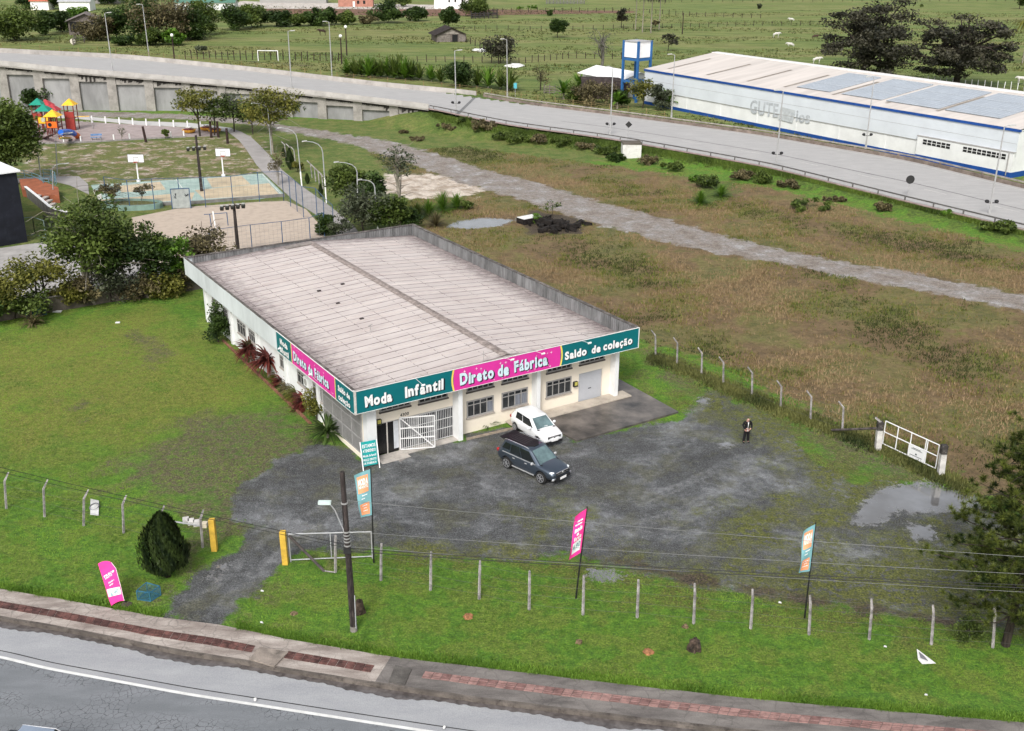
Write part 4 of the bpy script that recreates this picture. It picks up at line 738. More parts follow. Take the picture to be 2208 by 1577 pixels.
# ---- concrete apron by the roller door with wet dark stains, and the grass-bed kerb stones
ap = bpy.data.materials.new('apron_concrete')
M_AP = mat('apron_concrete', (0.20, 0.175, 0.155), .35, .1, .35, .2, 12, col2=(0.035, 0.033, 0.033), grime=.45, gcol=(.03, .028, .027), gscale=.5)
apron = struct(MB().add([(*p, z) for z in (-.1, .12) for p in ((SA + SE_ * a + SN_ * b) for a, b in ((13.0, 1.15), (13.6, -3.62), (22.1, -3.62), (22.3, 6.0), (20.05, 6.0), (20.05, 1.15)))], [(6, 7, 8, 9, 10, 11)[::1], (5, 4, 3, 2, 1, 0)] + [(i, (i + 1) % 6, 6 + (i + 1) % 6, 6 + i) for i in range(6)]).build('loading_apron', M_AP))
struct(MB().add([(*(SA + SE_ * a + SN_ * b), z) for z in (.12, .20) for a, b in ((11.2, 1.15), (11.2, .1), (21.0, .1), (21.0, 1.15))], [(4, 5, 6, 7), (0, 1, 5, 4), (1, 2, 6, 5), (2, 3, 7, 6)]).build('door_walkway', mat('walkway', (.50, .44, .37), .85, .12, .7, .2, 16, grime=.3, gcol=(.12, .10, .09))))
def wline(pts, w_, z0, z1, m, name, **k):
    mb = MB()
    for a, b in zip(pts[:-1], pts[1:]): a = np.array(a); b = np.array(b); mb.bar((*a, (z0 + z1) / 2), (*b, (z0 + z1) / 2), w_, z1 - z0)
    return mb.build(name, m, **k)
kb = lambda a, b: tuple(SA + SE_ * a + SN_ * b)
tag(wline([kb(.45, 26), kb(.3, 17), kb(.2, 7.8)], .16, -.1, .14, mat('old_brick', (.26, .12, .075), .9, .25, 4, .4, 20, grime=.4), 'brick_edging'), 'low reddish brick edging of the plant bed along the shop side wall', 'brick edging')
tag(wline([kb(7.75, .35), kb(12.5, .1)], .14, -.1, .12, mat('bed_kerb', (.34, .28, .22), .9, .2, 3), 'bed_edging'), 'thin pale kerb around the weedy bed below the two shop windows', 'bed edging')
# ================================================================ FENCES AND FOREGROUND THINGS
M_POST = mat('fence_concrete', (0.46, 0.43, 0.42), .9, .2, 3, .5, 20, grime=.65, gcol=(.045, .04, .04), gscale=2.4)
M_WIRE = mat('old_wire', (0.10, 0.10, 0.09), .6, .1)
M_WIREL = mat('pale_wire', (0.17, 0.175, 0.17), .5, .1)
def fence(name, label, posts, hgt=2.0, arm=(0.12, .32), wires=4, outv=None, wr=.006, group=None):
    """posts: list of (base px, base py, top px) ; arm leans towards outv"""
    B = [G(a, b) for a, b, c in posts]; f = T(name, label, 'fence', B[0]); tops = []
    outv = np.array(outv if outv is not None else (.0, .35, 0.0))
    for (a, b, c), g in zip(posts, B):
        sc_ = SC(a, b); lean = ((c - a) * sc_) / 2.3; z0 = ground_z(g[0], g[1]) - .25; h = hgt * random.uniform(.97, 1.03)
        # lean measured relative to the true vertical
        v = proj((g[0], g[1], h)); lx = (c - v[0]) * sc_ if c is not None else random.uniform(-.03, .03)
        t1 = np.array((g[0] + lx * .75, g[1], h * .8)); t2 = t1 + np.array((lx * .25 + outv[0], outv[1], h * .2)); mb = MB()
        mb.tube([(g[0], g[1], z0), tuple(t1), tuple(t2)], [.075, .065, .05], 4); mb.build('post', M_POST, f); tops.append((np.array((g[0], g[1], 0)), t1, t2))
    for k in range(wires):
        fr_ = (k + .6) / wires; pts = []
        for i, (g0, t1, t2) in enumerate(tops):
            p = g0 + (t1 - g0) * fr_ / .75 if fr_ < .75 else t1 + (t2 - t1) * (fr_ - .75) / .25; pts.append(p + np.array((0, -.05, 0)))
            if i < len(tops) - 1:
                g0b, t1b, t2b = tops[i + 1]; pb = g0b + (t1b - g0b) * fr_ / .75 if fr_ < .75 else t1b + (t2b - t1b) * (fr_ - .75) / .25; m = (pts[-1] + pb + np.array((0, -.05, 0))) / 2; m[2] -= .04; pts.append(m)
        MB().tube(pts, wr, 4).build('wire', M_WIRE, f)
    return f
fence('roadside_fence', 'concrete post and wire fence on the roadside lawn left of the driveway', [(12.7, 1097, 9.5), (95, 1115, 94), (179, 1134, 182), (266, 1150, 264), (350, 1170, 346), (437, 1181, 431)], 2.15, outv=(.12, .25, 0))
fence('roadside_fence', 'long concrete post and wire fence between the roadside lawn and the gravel yard', [(723, 1235, 723), (821, 1252, 822), (928, 1273, 929.5), (1033, 1292, 1035), (1141, 1315, 1142), (1257, 1326, 1259), (1374, 1332, 1377), (1496, 1345, 1499), (1619, 1356, 1624), (1745, 1369, 1748), (1875, 1379, 1881), (2009, 1390, 2014), (2142, 1397, 2146), (2285, 1408, 2290)], 2.1, outv=(.0, .12, 0))
fence('field_fence', 'concrete post fence with bent tops between the shop yard and the brown field', [(1414, 768, 1413), (1460, 786, 1461), (1513, 808, 1514), (1560, 828, 1560), (1622, 853, 1622), (1684, 881, 1685), (1748, 907, 1750), (1817, 929, 1819)], 2.1, outv=(-.3, .1, 0), wires=5)
# gate posts and gates
M_YP = mat('yellow_post', (0.66, 0.42, 0.06), .7, .12, 2, grime=.4, gcol=(.25, .15, .04), gscale=3)
def stout(px, py, topx, ty, w_, m, name, label, cat, group=None):
    g = G(px, py); h = HT(px, py, ty); v = proj((g[0], g[1], h)); lx = (topx - v[0]) * SC(px, py); mb = MB()
    V = [(g[0] + i * w_ + lx * z, g[1] + j * w_, -.2 if z == 0 else h) for z in (0, 1) for j in (-1, 1) for i in (-1, 1)]
    mb.add(V, [(0, 2, 3, 1), (4, 5, 7, 6), (0, 1, 5, 4), (2, 6, 7, 3), (0, 4, 6, 2), (1, 3, 7, 5)]); return tag(mb.build(name, m, bevel=.02), label, cat, group)
stout(463, 1187, 456, 1120, .15, M_YP, 'gate_post', 'yellow gate post left of the driveway mouth, beside the fallen bricks', 'gate post', 'yellow gate posts of the driveway')
stout(616, 1216, 609, 1146, .15, M_YP, 'gate_post', 'yellow gate post right of the driveway with the white gate frame beside it', 'gate post', 'yellow gate posts of the driveway')
M_GW = mat('gate_pipe', (0.42, 0.43, 0.44), .5, .1, 2, grime=.3, gcol=(.2, .15, .12))
g0, g1 = G(627, 1212), G(803, 1204); gtr = T('driveway_gate', 'open white pipe gate frame standing right of the driveway behind the utility pole', 'gate', g0)
hz0 = HT(627, 1212, 1152); hz1 = HT(803, 1204, 1147)
MB().tube([(g0[0], g0[1], hz0), (g1[0], g1[1], hz1)], .035, 6).tube([(g0[0], g0[1], .12), (g1[0], g1[1], .12)], .03, 6).tube([(g0[0], g0[1], 0), (g0[0], g0[1], hz0)], .035, 6).tube([(g1[0], g1[1], 0), (g1[0], g1[1], hz1)], .035, 6).build('gate_frame', M_GW, gtr)
m_ = (g0 * .5 + g1 * .5); MB().tube([(m_[0], m_[1], .12), (m_[0], m_[1], (hz0 + hz1) / 2)], .025, 6).build('stile', M_GW, gtr)
ga = G(700, 1233); MB().tube([(g0[0], g0[1], hz0 * .95), (ga[0], ga[1], 0)], .075, 6).build('brace', mat('rotten_timber', (0.10, 0.085, 0.08), .95, .3, 3, .6, 20), gtr)
ga2 = G(723, 1236); MB().tube([tuple(ga + (0, 0, .04)), tuple(ga2 + (0, 0, .04))], .04, 4).build('ground_rail', M_POST, gtr)
gp0, gp1 = G(350, 1172), G(437, 1183); rl = T('fence_rail', 'white pipe rail running from the dark cypress to the end fence post', 'rail', gp0); MB().tube([(gp0[0], gp0[1], HT(350, 1172, 1120)), (gp1[0], gp1[1], HT(437, 1183, 1134))], .04, 6).build('rail_pipe', M_GW, rl)
# old white gate at the field
M_OLD = mat('mouldy_white', (0.66, 0.64, 0.61), .85, .12, 2, grime=.55, gcol=(.035, .03, .028), gscale=1.6)
for (bx, by, tx, ty, lb) in ((1893, 970, 1899, 910, 'mouldy white gate post at the left of the field gate, propped by a dark strut'), (2028, 1025, 2037, 960, 'mouldy white gate post at the right of the field gate, mirrored in the puddle')):
    g = G(bx, by); h = HT(bx, by, ty); v = proj((g[0], g[1], h)); lx = (tx - v[0]) * SC(bx, by); r = T('field_gate_post', lb, 'gate post', g, group='white posts of the field gate')
    mb = MB(); w_ = .17; V = [(g[0] + i * w_ + lx * z, g[1] + j * w_, (-.2, h * .72)[z]) for z in (0, 1) for j in (-1, 1) for i in (-1, 1)]; mb.add(V, [(0, 2, 3, 1), (4, 5, 7, 6), (0, 1, 5, 4), (2, 6, 7, 3), (0, 4, 6, 2), (1, 3, 7, 5)]); mb.build('shaft', M_OLD, r)
    mb = MB(); V = [(g[0] + i * w_ * 1.02 + lx, g[1] + j * w_ * 1.02, (h * .72, h)[z]) for z in (0, 1) for j in (-1, 1) for i in (-1, 1)]; mb.add(V, [(0, 2, 3, 1), (4, 5, 7, 6), (0, 1, 5, 4), (2, 6, 7, 3), (0, 4, 6, 2), (1, 3, 7, 5)]); mb.build('mouldy_top', mat('black_mould', (.05, .045, .042), .95, .3, 3, grime=.3, gcol=(.4, .38, .36), gscale=4), r)
    if bx < 1900: ge = G(1800, 945); MB().tube([(g[0] + lx, g[1] - .1, h * .8), (ge[0], ge[1] + .8, .2)], .08, 6).build('strut', mat('rotten_timber', (0, 0, 0)), r); MB().bar((g[0] + lx, g[1], h), (g[0] + lx - .35, g[1], h + .28), .12).build('bent_arm', M_POST, r)
a0, a1 = G(1902, 962), G(2016, 1016); gtr = T('field_gate', 'white pipe field gate with a small notice plate at its lower right', 'gate', a0); zt0, zb_ = 1.75, .18
def gl_(f, z): return tuple(a0 * (1 - f) + a1 * f + np.array((0, 0, z)))
fm = MB()
for a, b in ((gl_(0, zt0), gl_(1, zt0)), (gl_(0, zb_), gl_(1, zb_)), (gl_(0, 1.0), gl_(1, 1.0)), (gl_(0, zb_), gl_(0, zt0)), (gl_(1, zb_), gl_(1, zt0)), (gl_(.25, zb_), gl_(.25, zt0)), (gl_(.5, zb_), gl_(.5, zt0)), (gl_(.77, zb_), gl_(.77, zt0)), (gl_(.8, zb_), gl_(.8, zt0))): fm.tube([a, b], .035, 6)
fm.build('gate_frame', mat('gate_white', (0, 0, 0)), gtr); u_ = (a1 - a0) / np.linalg.norm(a1 - a0); nn_ = np.array((u_[1], -u_[0], 0)); c_ = a0 * (1 - .635) + a1 * .635
MB().obox(c_ + (0, 0, .58), u_ * .62, nn_ * .02, (0, 0, .42)).build('notice_plate', M_WHITE, gtr); q = MB(); o_ = c_ + nn_ * .03
q.obox(o_ + (0, 0, .85), u_ * .3, nn_ * .004, (0, 0, .015)); q.obox(o_ + (0, 0, .78), u_ * .42, nn_ * .004, (0, 0, .012)); q.obox(o_ + (0, 0, .50), u_ * .05, nn_ * .004, (0, 0, .05)); q.obox(o_ + (0, 0, .36), u_ * .45, nn_ * .004, (0, 0, .015)); q.build('notice_print', M_SHD, gtr)
# utility pole with street lamp and cables
ub = G(763, 1360); uh = HT(763, 1360, 1018); up = T('utility_pole', 'dark weathered timber utility pole with a street lamp arm on the roadside lawn', 'utility pole', ub)
v = proj((ub[0], ub[1], uh)); ulx = (738 - v[0]) * SC(763, 1360)
def upt(f): return np.array((ub[0] + ulx * f, ub[1], uh * f))
MB().tube([upt(-.03), upt(.25), upt(.5), upt(.75), upt(1)], [.17, .155, .14, .125, .11], 12).build('pole_shaft', mat('dark_timber', (0.045, 0.036, 0.034), .9, .35, 2, .8, 12, grime=.35, gcol=(.16, .13, .12), gscale=4, stretch=(3, 3, .4)), up)
MB().tube([upt(-.03), upt(.035)], [.175, .172], 12).build('pole_foot', mat('dusty_foot', (.25, .23, .21), .9), up)
hp = AY(700, 1085, ub[1] - .3); MB().tube([upt(.60), AY(722, 1100, ub[1] - .2), AY(709, 1084, ub[1] - .28)], .03, 6).build('lamp_arm', M_GW, up)
lh = MB().obox(AY(700, 1084, ub[1] - .3), (.28, 0, .0), (0, .11, 0), (0.0, 0, .06)).build('lamp_head', mat('lamp_glassy', (.62, .74, .70), .4, .08), up)
M_INS = mat('steel_band', (.35, .35, .34), .5, .2)
for zf in (.815, .64, .62, .6, .58, .555): MB().tube([upt(zf - .004), upt(zf + .004)], .155, 10).build('pole_band', M_INS, up)
MB().obox(upt(.53) - (0, .16, 0), (.16, 0, 0), (0, .06, 0), (0, 0, .12)).build('insulator_bracket', mat('black_bracket', (.03, .03, .03), .6), up)
MB().tube([upt(.0) + (.13, -.12, .2), upt(.24) + (.17, -.1, 0)], .025, 6).build('conduit', M_GW, up)
M_CAB = mat('black_cable', (0.015, 0.015, 0.016), .6, .1); uend = np.array((68.0, 55.0, 0))
def cable(a, b, r, m, sag, lab, name='overhead_cable'):
    a, b = np.array(a), np.array(b); pts = []
    for k in range(33): t = k / 32; p = a * (1 - t) + b * t; p[2] -= sag * 4 * t * (1 - t); pts.append(p)
    return tag(MB().tube(pts, r, 5).build(name, m), lab, 'cable', 'cables strung from the utility pole')
def cab_to(px, py, y_end): return AY(px, py, y_end)
def far_end(f, px, py, sag):      # end on a neighbouring pole 58 m to the right, chosen so the span passes the surveyed point at the frame edge
    a = upt(f); D_ = ray(px, py); yl = ub[1] - 6.0
    p = AY(px, py, yl); t = (p[0] - a[0]) / 60.0; z_end = (p[2] + sag * 4 * t * (1 - t) - a[2] * (1 - t)) / t; return np.array((a[0] + 60.0, a[1] + (p[1] - a[1]) / t, z_end))
for f, px, py, r, m, lab in ((.83, 2208, 1201, .013, M_WIREL, 'thin pale overhead wire, highest of those running right from the utility pole'), (.64, 2208, 1238, .013, M_WIREL, 'thin pale overhead wire running right, second below the pole top'), (.545, 2208, 1277, .012, M_WIREL, 'thin grey overhead wire, lowest pale one running right across the gravel'), (.535, 2208, 1262, .022, M_CAB, 'black overhead cable, upper one of the dark pair running right'), (.515, 2208, 1268, .024, M_CAB, 'black overhead cable, lower one of the dark pair running right')):
    cable(upt(f), far_end(f, px, py, .5), r * .72, m, .5, lab)
for f, px, py, r, lab in ((.555, -30, 990, .014, 'black overhead cable running left from the pole over the lawn, upper'), (.535, -30, 1000, .012, 'black overhead cable running left from the pole over the lawn, lower')):
    a = upt(f); p = AY(px, py, ub[1] + 7); cable(a, a + (p - a) * 2, r, M_CAB, .3, lab)
# ---- feather flags and A-board
M_TEALF = mat('flag_teal', (0.20, 0.42, 0.46), .8, .1, 1); M_ORF = mat('flag_orange', (0.90, 0.36, 0.18), .8, .08, 1.5); M_PKF = mat('flag_pink', (0.85, 0.045, 0.30), .75, .08, 1.5); M_FW = mat('flag_white', (0.80, 0.84, 0.84), .8, .05)
M_FP = mat('flag_pole_black', (.02, .02, .02), .5, .1); M_FTX = mat('flag_print_teal', (.16, .36, .38), .8, .1)
def cloth(corners, nu, nv, m, name, parent, wave, off=0.0, u0=0, u1=1, v0=0, v1=1, th=True):
    TL, TR, BR, BL = [np.array(c, float) for c in corners]; mb = MB(); P = {}
    for s_ in ((0, 1) if th else (0,)):
        V = []
        for i in range(nv + 1):
            for j in range(nu + 1):
                u = u0 + (u1 - u0) * j / nu; v_ = v0 + (v1 - v0) * i / nv; p = (TL * (1 - u) + TR * u) * (1 - v_) + (BL * (1 - u) + BR * u) * v_
                p = p + np.array((0, wave * math.sin(v_ * 7 + u * 2.2) * (1 - u) - off + s_ * .012, 0)); V.append(p)
        F = [(i * (nu + 1) + j, i * (nu + 1) + j + 1, (i + 1) * (nu + 1) + j + 1, (i + 1) * (nu + 1) + j) for i in range(nv) for j in range(nu)]; mb.add(V, F)
    return mb.build(name, m, parent, smooth=True)
def ctext(corners, s_, cu, cv, size, parent, m, wave, off=.02, al='c', name='flag_lettering', ow=0.02, flip=False, sx=1.0):
    TL, TR, BR, BL = [np.array(c, float) for c in corners]; W_ = np.linalg.norm(TR - TL); H_ = np.linalg.norm(BL - TL); V, F, tw = text2d(s_, size, off=ow, sx=sx, fit=W_ * .66); sh = -tw / 2 if al == 'c' else 0; Q = []
    for x, y in V:
        u = cu + (x + sh) / W_; v_ = cv - y / H_; p = (TL * (1 - u) + TR * u) * (1 - v_) + (BL * (1 - u) + BR * u) * v_; Q.append(p + np.array((0, wave * math.sin(v_ * 7 + u * 2.2) * (1 - u) - off, 0)))
    return MB().add(Q, F).build(name, m, parent)
def flag(base, top, TLp, BLp, BRp, kind, label, name='banner_flag'):
    b = G(*base); y0 = b[1]; r = T(name, label, 'flag', b, group='tall banner flags along the yard fence'); tp = AY(*top, y0 + .0)
    MB().tube([tuple(b + (0, 0, -.2)), tuple(tp)], [.045, .03], 8).build('flag_pole', M_FP, r)
    TR = AY(top[0] - 1, top[1] + 4, y0 - .05); cs = (AY(*TLp, y0 - .15), TR, AY(*BRp, y0 - .05), AY(*BLp, y0 - .25)); wv = .10
    if kind == 'teal':
        cl = cloth(cs, 8, 26, M_TEALF, 'banner', r, wv)
        for v0_, v1_ in ((.08, .44), (.68, .95)): cloth(cs, 6, 10, M_ORF, 'orange_block', cl, wv, .015, .12, .84, v0_, v1_, th=False)
        ctext(cs, 'MODA', .50, .27, .42, cl, M_LET, wv, .03, ow=.05, sx=.8); ctext(cs, 'INFANTIL', .50, .345, .20, cl, M_LET, wv, .03, sx=.9)
        for k, (u, v_) in enumerate(((.42, .53), (.36, .60))):
            for j in range(3 - k): ctext(cs, '-', u + j * .13, v_, .34, cl, M_LET, wv, .02, ow=.03)
        for k, v_ in enumerate((.76, .82, .885)): ctext(cs, ('---', '--', '---')[k], .48, v_, .30, cl, M_LET, wv, .03, ow=.03)
    else:
        cl = cloth(cs, 8, 26, M_PKF, 'banner', r, wv)
        ctext(cs, 'moda', .50, .40, .34, cl, M_LET, wv, .02, ow=.05, sx=.9); ctext(cs, '--', .55, .22, .4, cl, M_LET, wv, .02, ow=.05); ctext(cs, '---', .46, .28, .34, cl, M_LET, wv, .02, ow=.05); ctext(cs, 'e', .48, .49, .28, cl, M_LET, wv, .02, ow=.04); ctext(cs, 'Varejo', .50, .59, .30, cl, M_LET, wv, .02, ow=.05, sx=.9)
        cloth(cs, 6, 8, M_FW, 'price_block', cl, wv, .015, .14, .86, .62, .90, th=False); ctext(cs, '4,90', .50, .80, .42, cl, M_FTX, wv, .03, ow=.02, sx=.8)
    return r
flag((806, 1214), (799, 1008), (763, 1026), (778, 1118), (802, 1111), 'teal', 'teal and orange banner flag behind the utility pole, nearest the shop corner')
flag((1241, 1291), (1266, 1093), (1240, 1115), (1227, 1210), (1252, 1192), 'pink', 'pink banner flag flying mid way along the yard fence')
flag((1735, 1333), (1759, 1127), (1733, 1146), (1723, 1238), (1746, 1232), 'teal', 'teal and orange banner flag near the right end of the yard fence')
# leaning pink flag by the kerb
fb_ = G(252, 1306); ly = fb_[1]; r = T('leaning_flag', 'pink curved banner leaning over the kerb grass beside the blue crate, priced 4,90', 'flag', fb_)
L_ = [(211, 1216), (216, 1232), (222, 1250), (228, 1270), (233, 1288), (240, 1307)]; R_ = [(240, 1213), (250, 1226), (255, 1245), (260, 1263), (264, 1280), (268, 1296)]; M_ = [(226, 1210), (234, 1228), (239, 1247), (244, 1266), (249, 1284), (254, 1298)]
def leanp(px, py, o=0.0):
    z_ = max(.03, (1309 - py) / 95 * 1.9); g = G(px, py, z_); return g - np.array((0, o, -o * .3))
def fmap(u, v_): 
    i = v_ * 5; a = int(min(4, i)); f = i - a; l, m_2, rr_ = [np.array(q[a]) * (1 - f) + np.array(q[a + 1]) * f for q in (L_, M_, R_)]
    return l * (1 - u) * (1 - 2 * u) * 1 + m_2 * 4 * u * (1 - u) + rr_ * u * (2 * u - 1)
def patch(u0, u1, v0, v1, o, m, name, par, nu=6, nv=14):
    V = [leanp(*fmap(u0 + (u1 - u0) * j / nu, v0 + (v1 - v0) * i / nv), o) for i in range(nv + 1) for j in range(nu + 1)]; F = [(i * (nu + 1) + j, i * (nu + 1) + j + 1, (i + 1) * (nu + 1) + j + 1, (i + 1) * (nu + 1) + j) for i in range(nv) for j in range(nu)]
    return MB().add(V, F).build(name, m, par, smooth=True)
cl = patch(0, 1, 0, 1, 0, M_PKF, 'banner', r); patch(.06, .94, .62, .80, .03, M_FW, 'price_block', cl, 5, 4)
def ftext(s_, u, v_, su, sv, m, al=0, ow=.04):
    V, F, tw = text2d(s_, 1, off=ow); MB().add([leanp(*fmap(u + (x - tw / 2) * su, v_ - y * sv + (x - tw / 2) * su * -.14), .05) for x, y in V], F).build('flag_lettering', m, cl)
ftext('PREÇO', .5, .31, .20, .055, M_LET, ow=.07); ftext('DIRETO', .42, .37, .13, .045, M_LET); ftext('Atacado e', .5, .48, .085, .05, M_LET); ftext('varejo', .45, .545, .09, .05, M_LET); ftext('4,90', .5, .775, .36, .125, M_FTX, ow=.0)
MB().tube([leanp(*p) for p in R_], .012, 6).build('flag_rib', M_EDGE, r)
MB().tube([leanp(268, 1296), G(276, 1300)], .02, 6).build('flag_spike', M_FP, r); gg_ = G(273, 1306); tag(MB().prism([(gg_[0] + .28 * math.cos(t), gg_[1] + .22 * math.sin(t)) for t in np.linspace(0, 5.5, 8)], -.02, .09).build('flag_base', mat('mud_lump', (.09, .07, .055), .95, .3, 4, .6, 15)), 'dark muddy base plate lying beside the leaning pink banner', 'base plate')
# A-board by the entrance
sb0, sb1 = G(781, 1012), G(816, 1005); r = T('sign_board', 'teal board on white legs at the shop corner reading ESTAMOS ATENDENDO', 'sign', sb0); bh = 1.62; u_ = (sb1 - sb0) / np.linalg.norm(sb1 - sb0); W_ = np.linalg.norm(sb1 - sb0); nb_ = np.array((u_[1], -u_[0], 0)); up_ = np.array((0, 0, 1.0)) - nb_ * .10; up_ /= np.linalg.norm(up_)
bb_ = MB().obox(sb0 + u_ * W_ / 2 + up_ * (bh / 2 + .12), u_ * (W_ / 2 - .05), nb_ * .02, up_ * (bh / 2 - .03)).build('board', mat('board_teal', (0.01, 0.36, 0.36), .6, .06), r)
for f in (0, 1): MB().bar(sb0 + u_ * W_ * f + nb_ * .25, sb0 + u_ * W_ * f + up_ * (bh + .12), .06).build('leg', M_GW if False else M_LET, r)
O_ = sb0 + nb_ * .035 + up_ * .12
for s_, z, size, sx in (('ESTAMOS', 1.22, .30, .78), ('ATENDENDO', .92, .26, .68), ('Moda Infantil', .62, .20, .72), ('PREÇO DIRETO', .36, .19, .78), ('DE FÁBRICA', .14, .19, .78)): tq = MB(); letters(tq, s_, O_ + u_ * W_ / 2 + up_ * z, u_, up_, size, 'c', off=.03, sx=sx, fit=W_ * .8); tq.build('board_lettering', M_LET, r)
# blue wire crate
c0 = [G(*p) for p in ((297, 1294), (325, 1298), (347, 1284), (318, 1276))]; r = T('wire_crate', 'empty blue wire crate on the grass between the leaning flag and the driveway', 'crate', c0[0]); bl = mat('blue_wire', (0.04, 0.17, 0.27), .5, .15); fr_ = MB(); hh = .52
for i in range(4):
    a, b = c0[i], c0[(i + 1) % 4]; fr_.bar(a + (0, 0, hh), b + (0, 0, hh), .035); fr_.bar(a + (0, 0, .03), b + (0, 0, .03), .03); fr_.bar(a, a + (0, 0, hh), .035)
fr_.build('crate_frame', bl, r); ms = MB()
for i in range(4):
    a, b = c0[i], c0[(i + 1) % 4]
    for k in range(1, 12): p = a + (b - a) * k / 12; ms.bar(p + (0, 0, .03), p + (0, 0, hh), .007)
    for k in range(1, 6): ms.bar(a + (0, 0, hh * k / 6), b + (0, 0, hh * k / 6), .007)
for k in range(1, 9): ms.bar(c0[0] + (c0[1] - c0[0]) * k / 9 + (0, 0, .03), c0[3] + (c0[2] - c0[3]) * k / 9 + (0, 0, .03), .009); ms.bar(c0[0] + (c0[3] - c0[0]) * k / 9 + (0, 0, .035), c0[1] + (c0[2] - c0[1]) * k / 9 + (0, 0, .035), .009)
ms.build('wire_mesh', bl, r)
# litter, stumps, slabs
def lump(px, py, r, h, m, name, label, cat, seed=0, sq=1.0, jag=.3):
    g = G(px, py); R_ = random.Random(seed); mb = MB(); n_ = 12; V = []
    for z, k in ((-.05, 1.1), (h * .4, 1.0), (h * .85, .75), (h, .25)):
        for i in range(n_): t = 2 * math.pi * i / n_; q = r * k * (1 + R_.uniform(-jag, jag)); V.append((g[0] + q * math.cos(t), g[1] + q * math.sin(t) * sq, z + R_.uniform(-.1, .1) * h))
    mb.add(V, [(j * n_ + i, j * n_ + (i + 1) % n_, (j + 1) * n_ + (i + 1) % n_, (j + 1) * n_ + i) for j in range(3) for i in range(n_)] + [tuple(3 * n_ + i for i in range(n_))]); return tag(mb.build(name, m), label, cat)
M_BARK = mat('stump_bark', (0.085, 0.06, 0.045), .95, .4, 5, .8, 14, grime=.4); M_LIT = mat('litter_white', (.72, .72, .70), .7, .08, 4); M_CLAY = mat('clay_earth', (.36, .17, .08), .95, .25, 6)
for px, py, r_, h_, lb, sd in ((1496, 1402, .27, .62, 'gnarled dark tree stump on the roadside lawn below the fence', 1), (776, 1322, .22, .75, 'burnt looking stump leaning at the foot of the utility pole', 2)): lump(px, py, r_, h_, M_BARK, 'tree_stump', lb, 'stump', sd)
for px, py, lb, sd in ((1010, 1331, 'orange clay lump on the lawn right of the utility pole', 3), (1398, 1407, 'orange clay mound beside the dark grass tuft near the kerb', 4)): lump(px, py, .22, .12, M_CLAY, 'clay_mound', lb, 'mound', sd)
for i, (px, py, lb) in enumerate(((1478, 1352, 'brown clump of dead weed below the yard fence, near its middle'), (1248, 1385, 'brown clump of dead weed on the lawn below the pink flag'), (633, 1324, 'small tan weed clump left of the utility pole'))): lump(px, py, .16, .10, mat('dead_weed', (.22, .16, .09), .95, .35, 8), 'weed_clump', lb, 'weed clump', 20 + i)
def scrap(pts, z, m, name, label, cat='litter'):
    P = [G(a, b) for a, b in pts]; mb = MB(); n_ = len(P); V = [tuple(p + (0, 0, z[i] if hasattr(z, '__len__') else z)) for i, p in enumerate(P)]; V2 = [(a, b, c + .02) for a, b, c in V]; return tag(mb.add(V + V2, [tuple(range(n_))[::-1], tuple(range(n_, 2 * n_))] + [(i, (i + 1) % n_, n_ + (i + 1) % n_, n_ + i) for i in range(n_)]).build(name, m), label, cat)
sp_ = scrap([(1976, 1404), (1979, 1424), (1988, 1434), (2017, 1435)], [.1, .04, .04, .1], M_LIT, 'plastic_sheet', 'crumpled white triangular sheet lying on the lawn near the right kerb'); MB().quad(*[tuple(G(a, b) + (0, 0, .13)) for a, b in ((1980, 1410), (1992, 1420), (2001, 1431), (1984, 1424))]).build('dark_fold', mat('dark_fold', (.2, .2, .22)), sp_, world=True)
w0 = scrap([(195, 1112), (213, 1114), (214, 1085), (196, 1081)], [.05, .05, .14, .14], mat('worn_white', (.66, .66, .64), .6, .1, 3, grime=.5), 'appliance_panel', 'white appliance panel with a round dark ring lying on the lawn behind the left fence', 'panel')
gq = G(204, 1097); MB().tube([(gq[0] + .24 * math.cos(t), gq[1] + .3 * math.sin(t), .13 + .05 * math.sin(t)) for t in np.linspace(0, 2 * math.pi, 16)], .035, 5).build('round_ring', mat('dark_fold', (.2, .2, .22)), w0)
for i, (px, py, w_) in enumerate(((401, 1125, .5), (412, 1128, .5), (424, 1131, .45))):
    g = G(px, py); tag(MB().obox(g + (0, 0, .08), (.16, .05, 0), (-.08, .26, 0), (0, 0, .08)).build('stone_block', mat('pale_block', (.62, .60, .57), .85, .15, 3, grime=.3)), ('white block at the left of three on the ground by the gate', 'middle white block of three on the ground by the gate', 'white block at the right of three, next to the yellow post')[i], 'block', 'pale blocks by the driveway gate')
g = G(442, 1136); tag(MB().obox(g + (0, 0, .12), (.14, 0, 0), (0, .16, 0), (0, 0, .14)).build('stone_block', mat('cream_block', (.62, .55, .42), .85, .15, 3)), 'cream block standing beside the yellow gate post', 'block')
for i, (px, py, lb) in enumerate(((565, 1277, 'small white scrap on the lawn just right of the driveway'), (564, 1345, 'tiny white scrap on the lawn near the pavement below the driveway'), (1908, 1397, 'thin white scrap on the lawn under the right fence posts'), (1996, 1501, 'thin pale scrap near the kerb at the far right'), (1681, 1302, 'pale scrap at the edge of the gravel beside the right banner'))): scrap([(px - 3, py), (px + 4, py + 1), (px + 3, py - 2), (px - 2, py - 3)], .04, M_LIT, 'litter_scrap', lb)
for i, (px, py, lb) in enumerate(((550, 1508, 'white ball like stone on the street joint left of centre'), (958, 1568, 'white stone on the street at the bottom edge'))): lump(px, py, .05, .06, M_LIT, 'road_stud', lb, 'stone', 40 + i)
struct(MB().quad(*[tuple(G(a, b) + (0, 0, .012)) for a, b in ((862, 997), (872, 992), (876, 989), (855, 990))]).build('inspection_slab', mat('slab_grey', (.3, .28, .26), .9, .2, 3)))
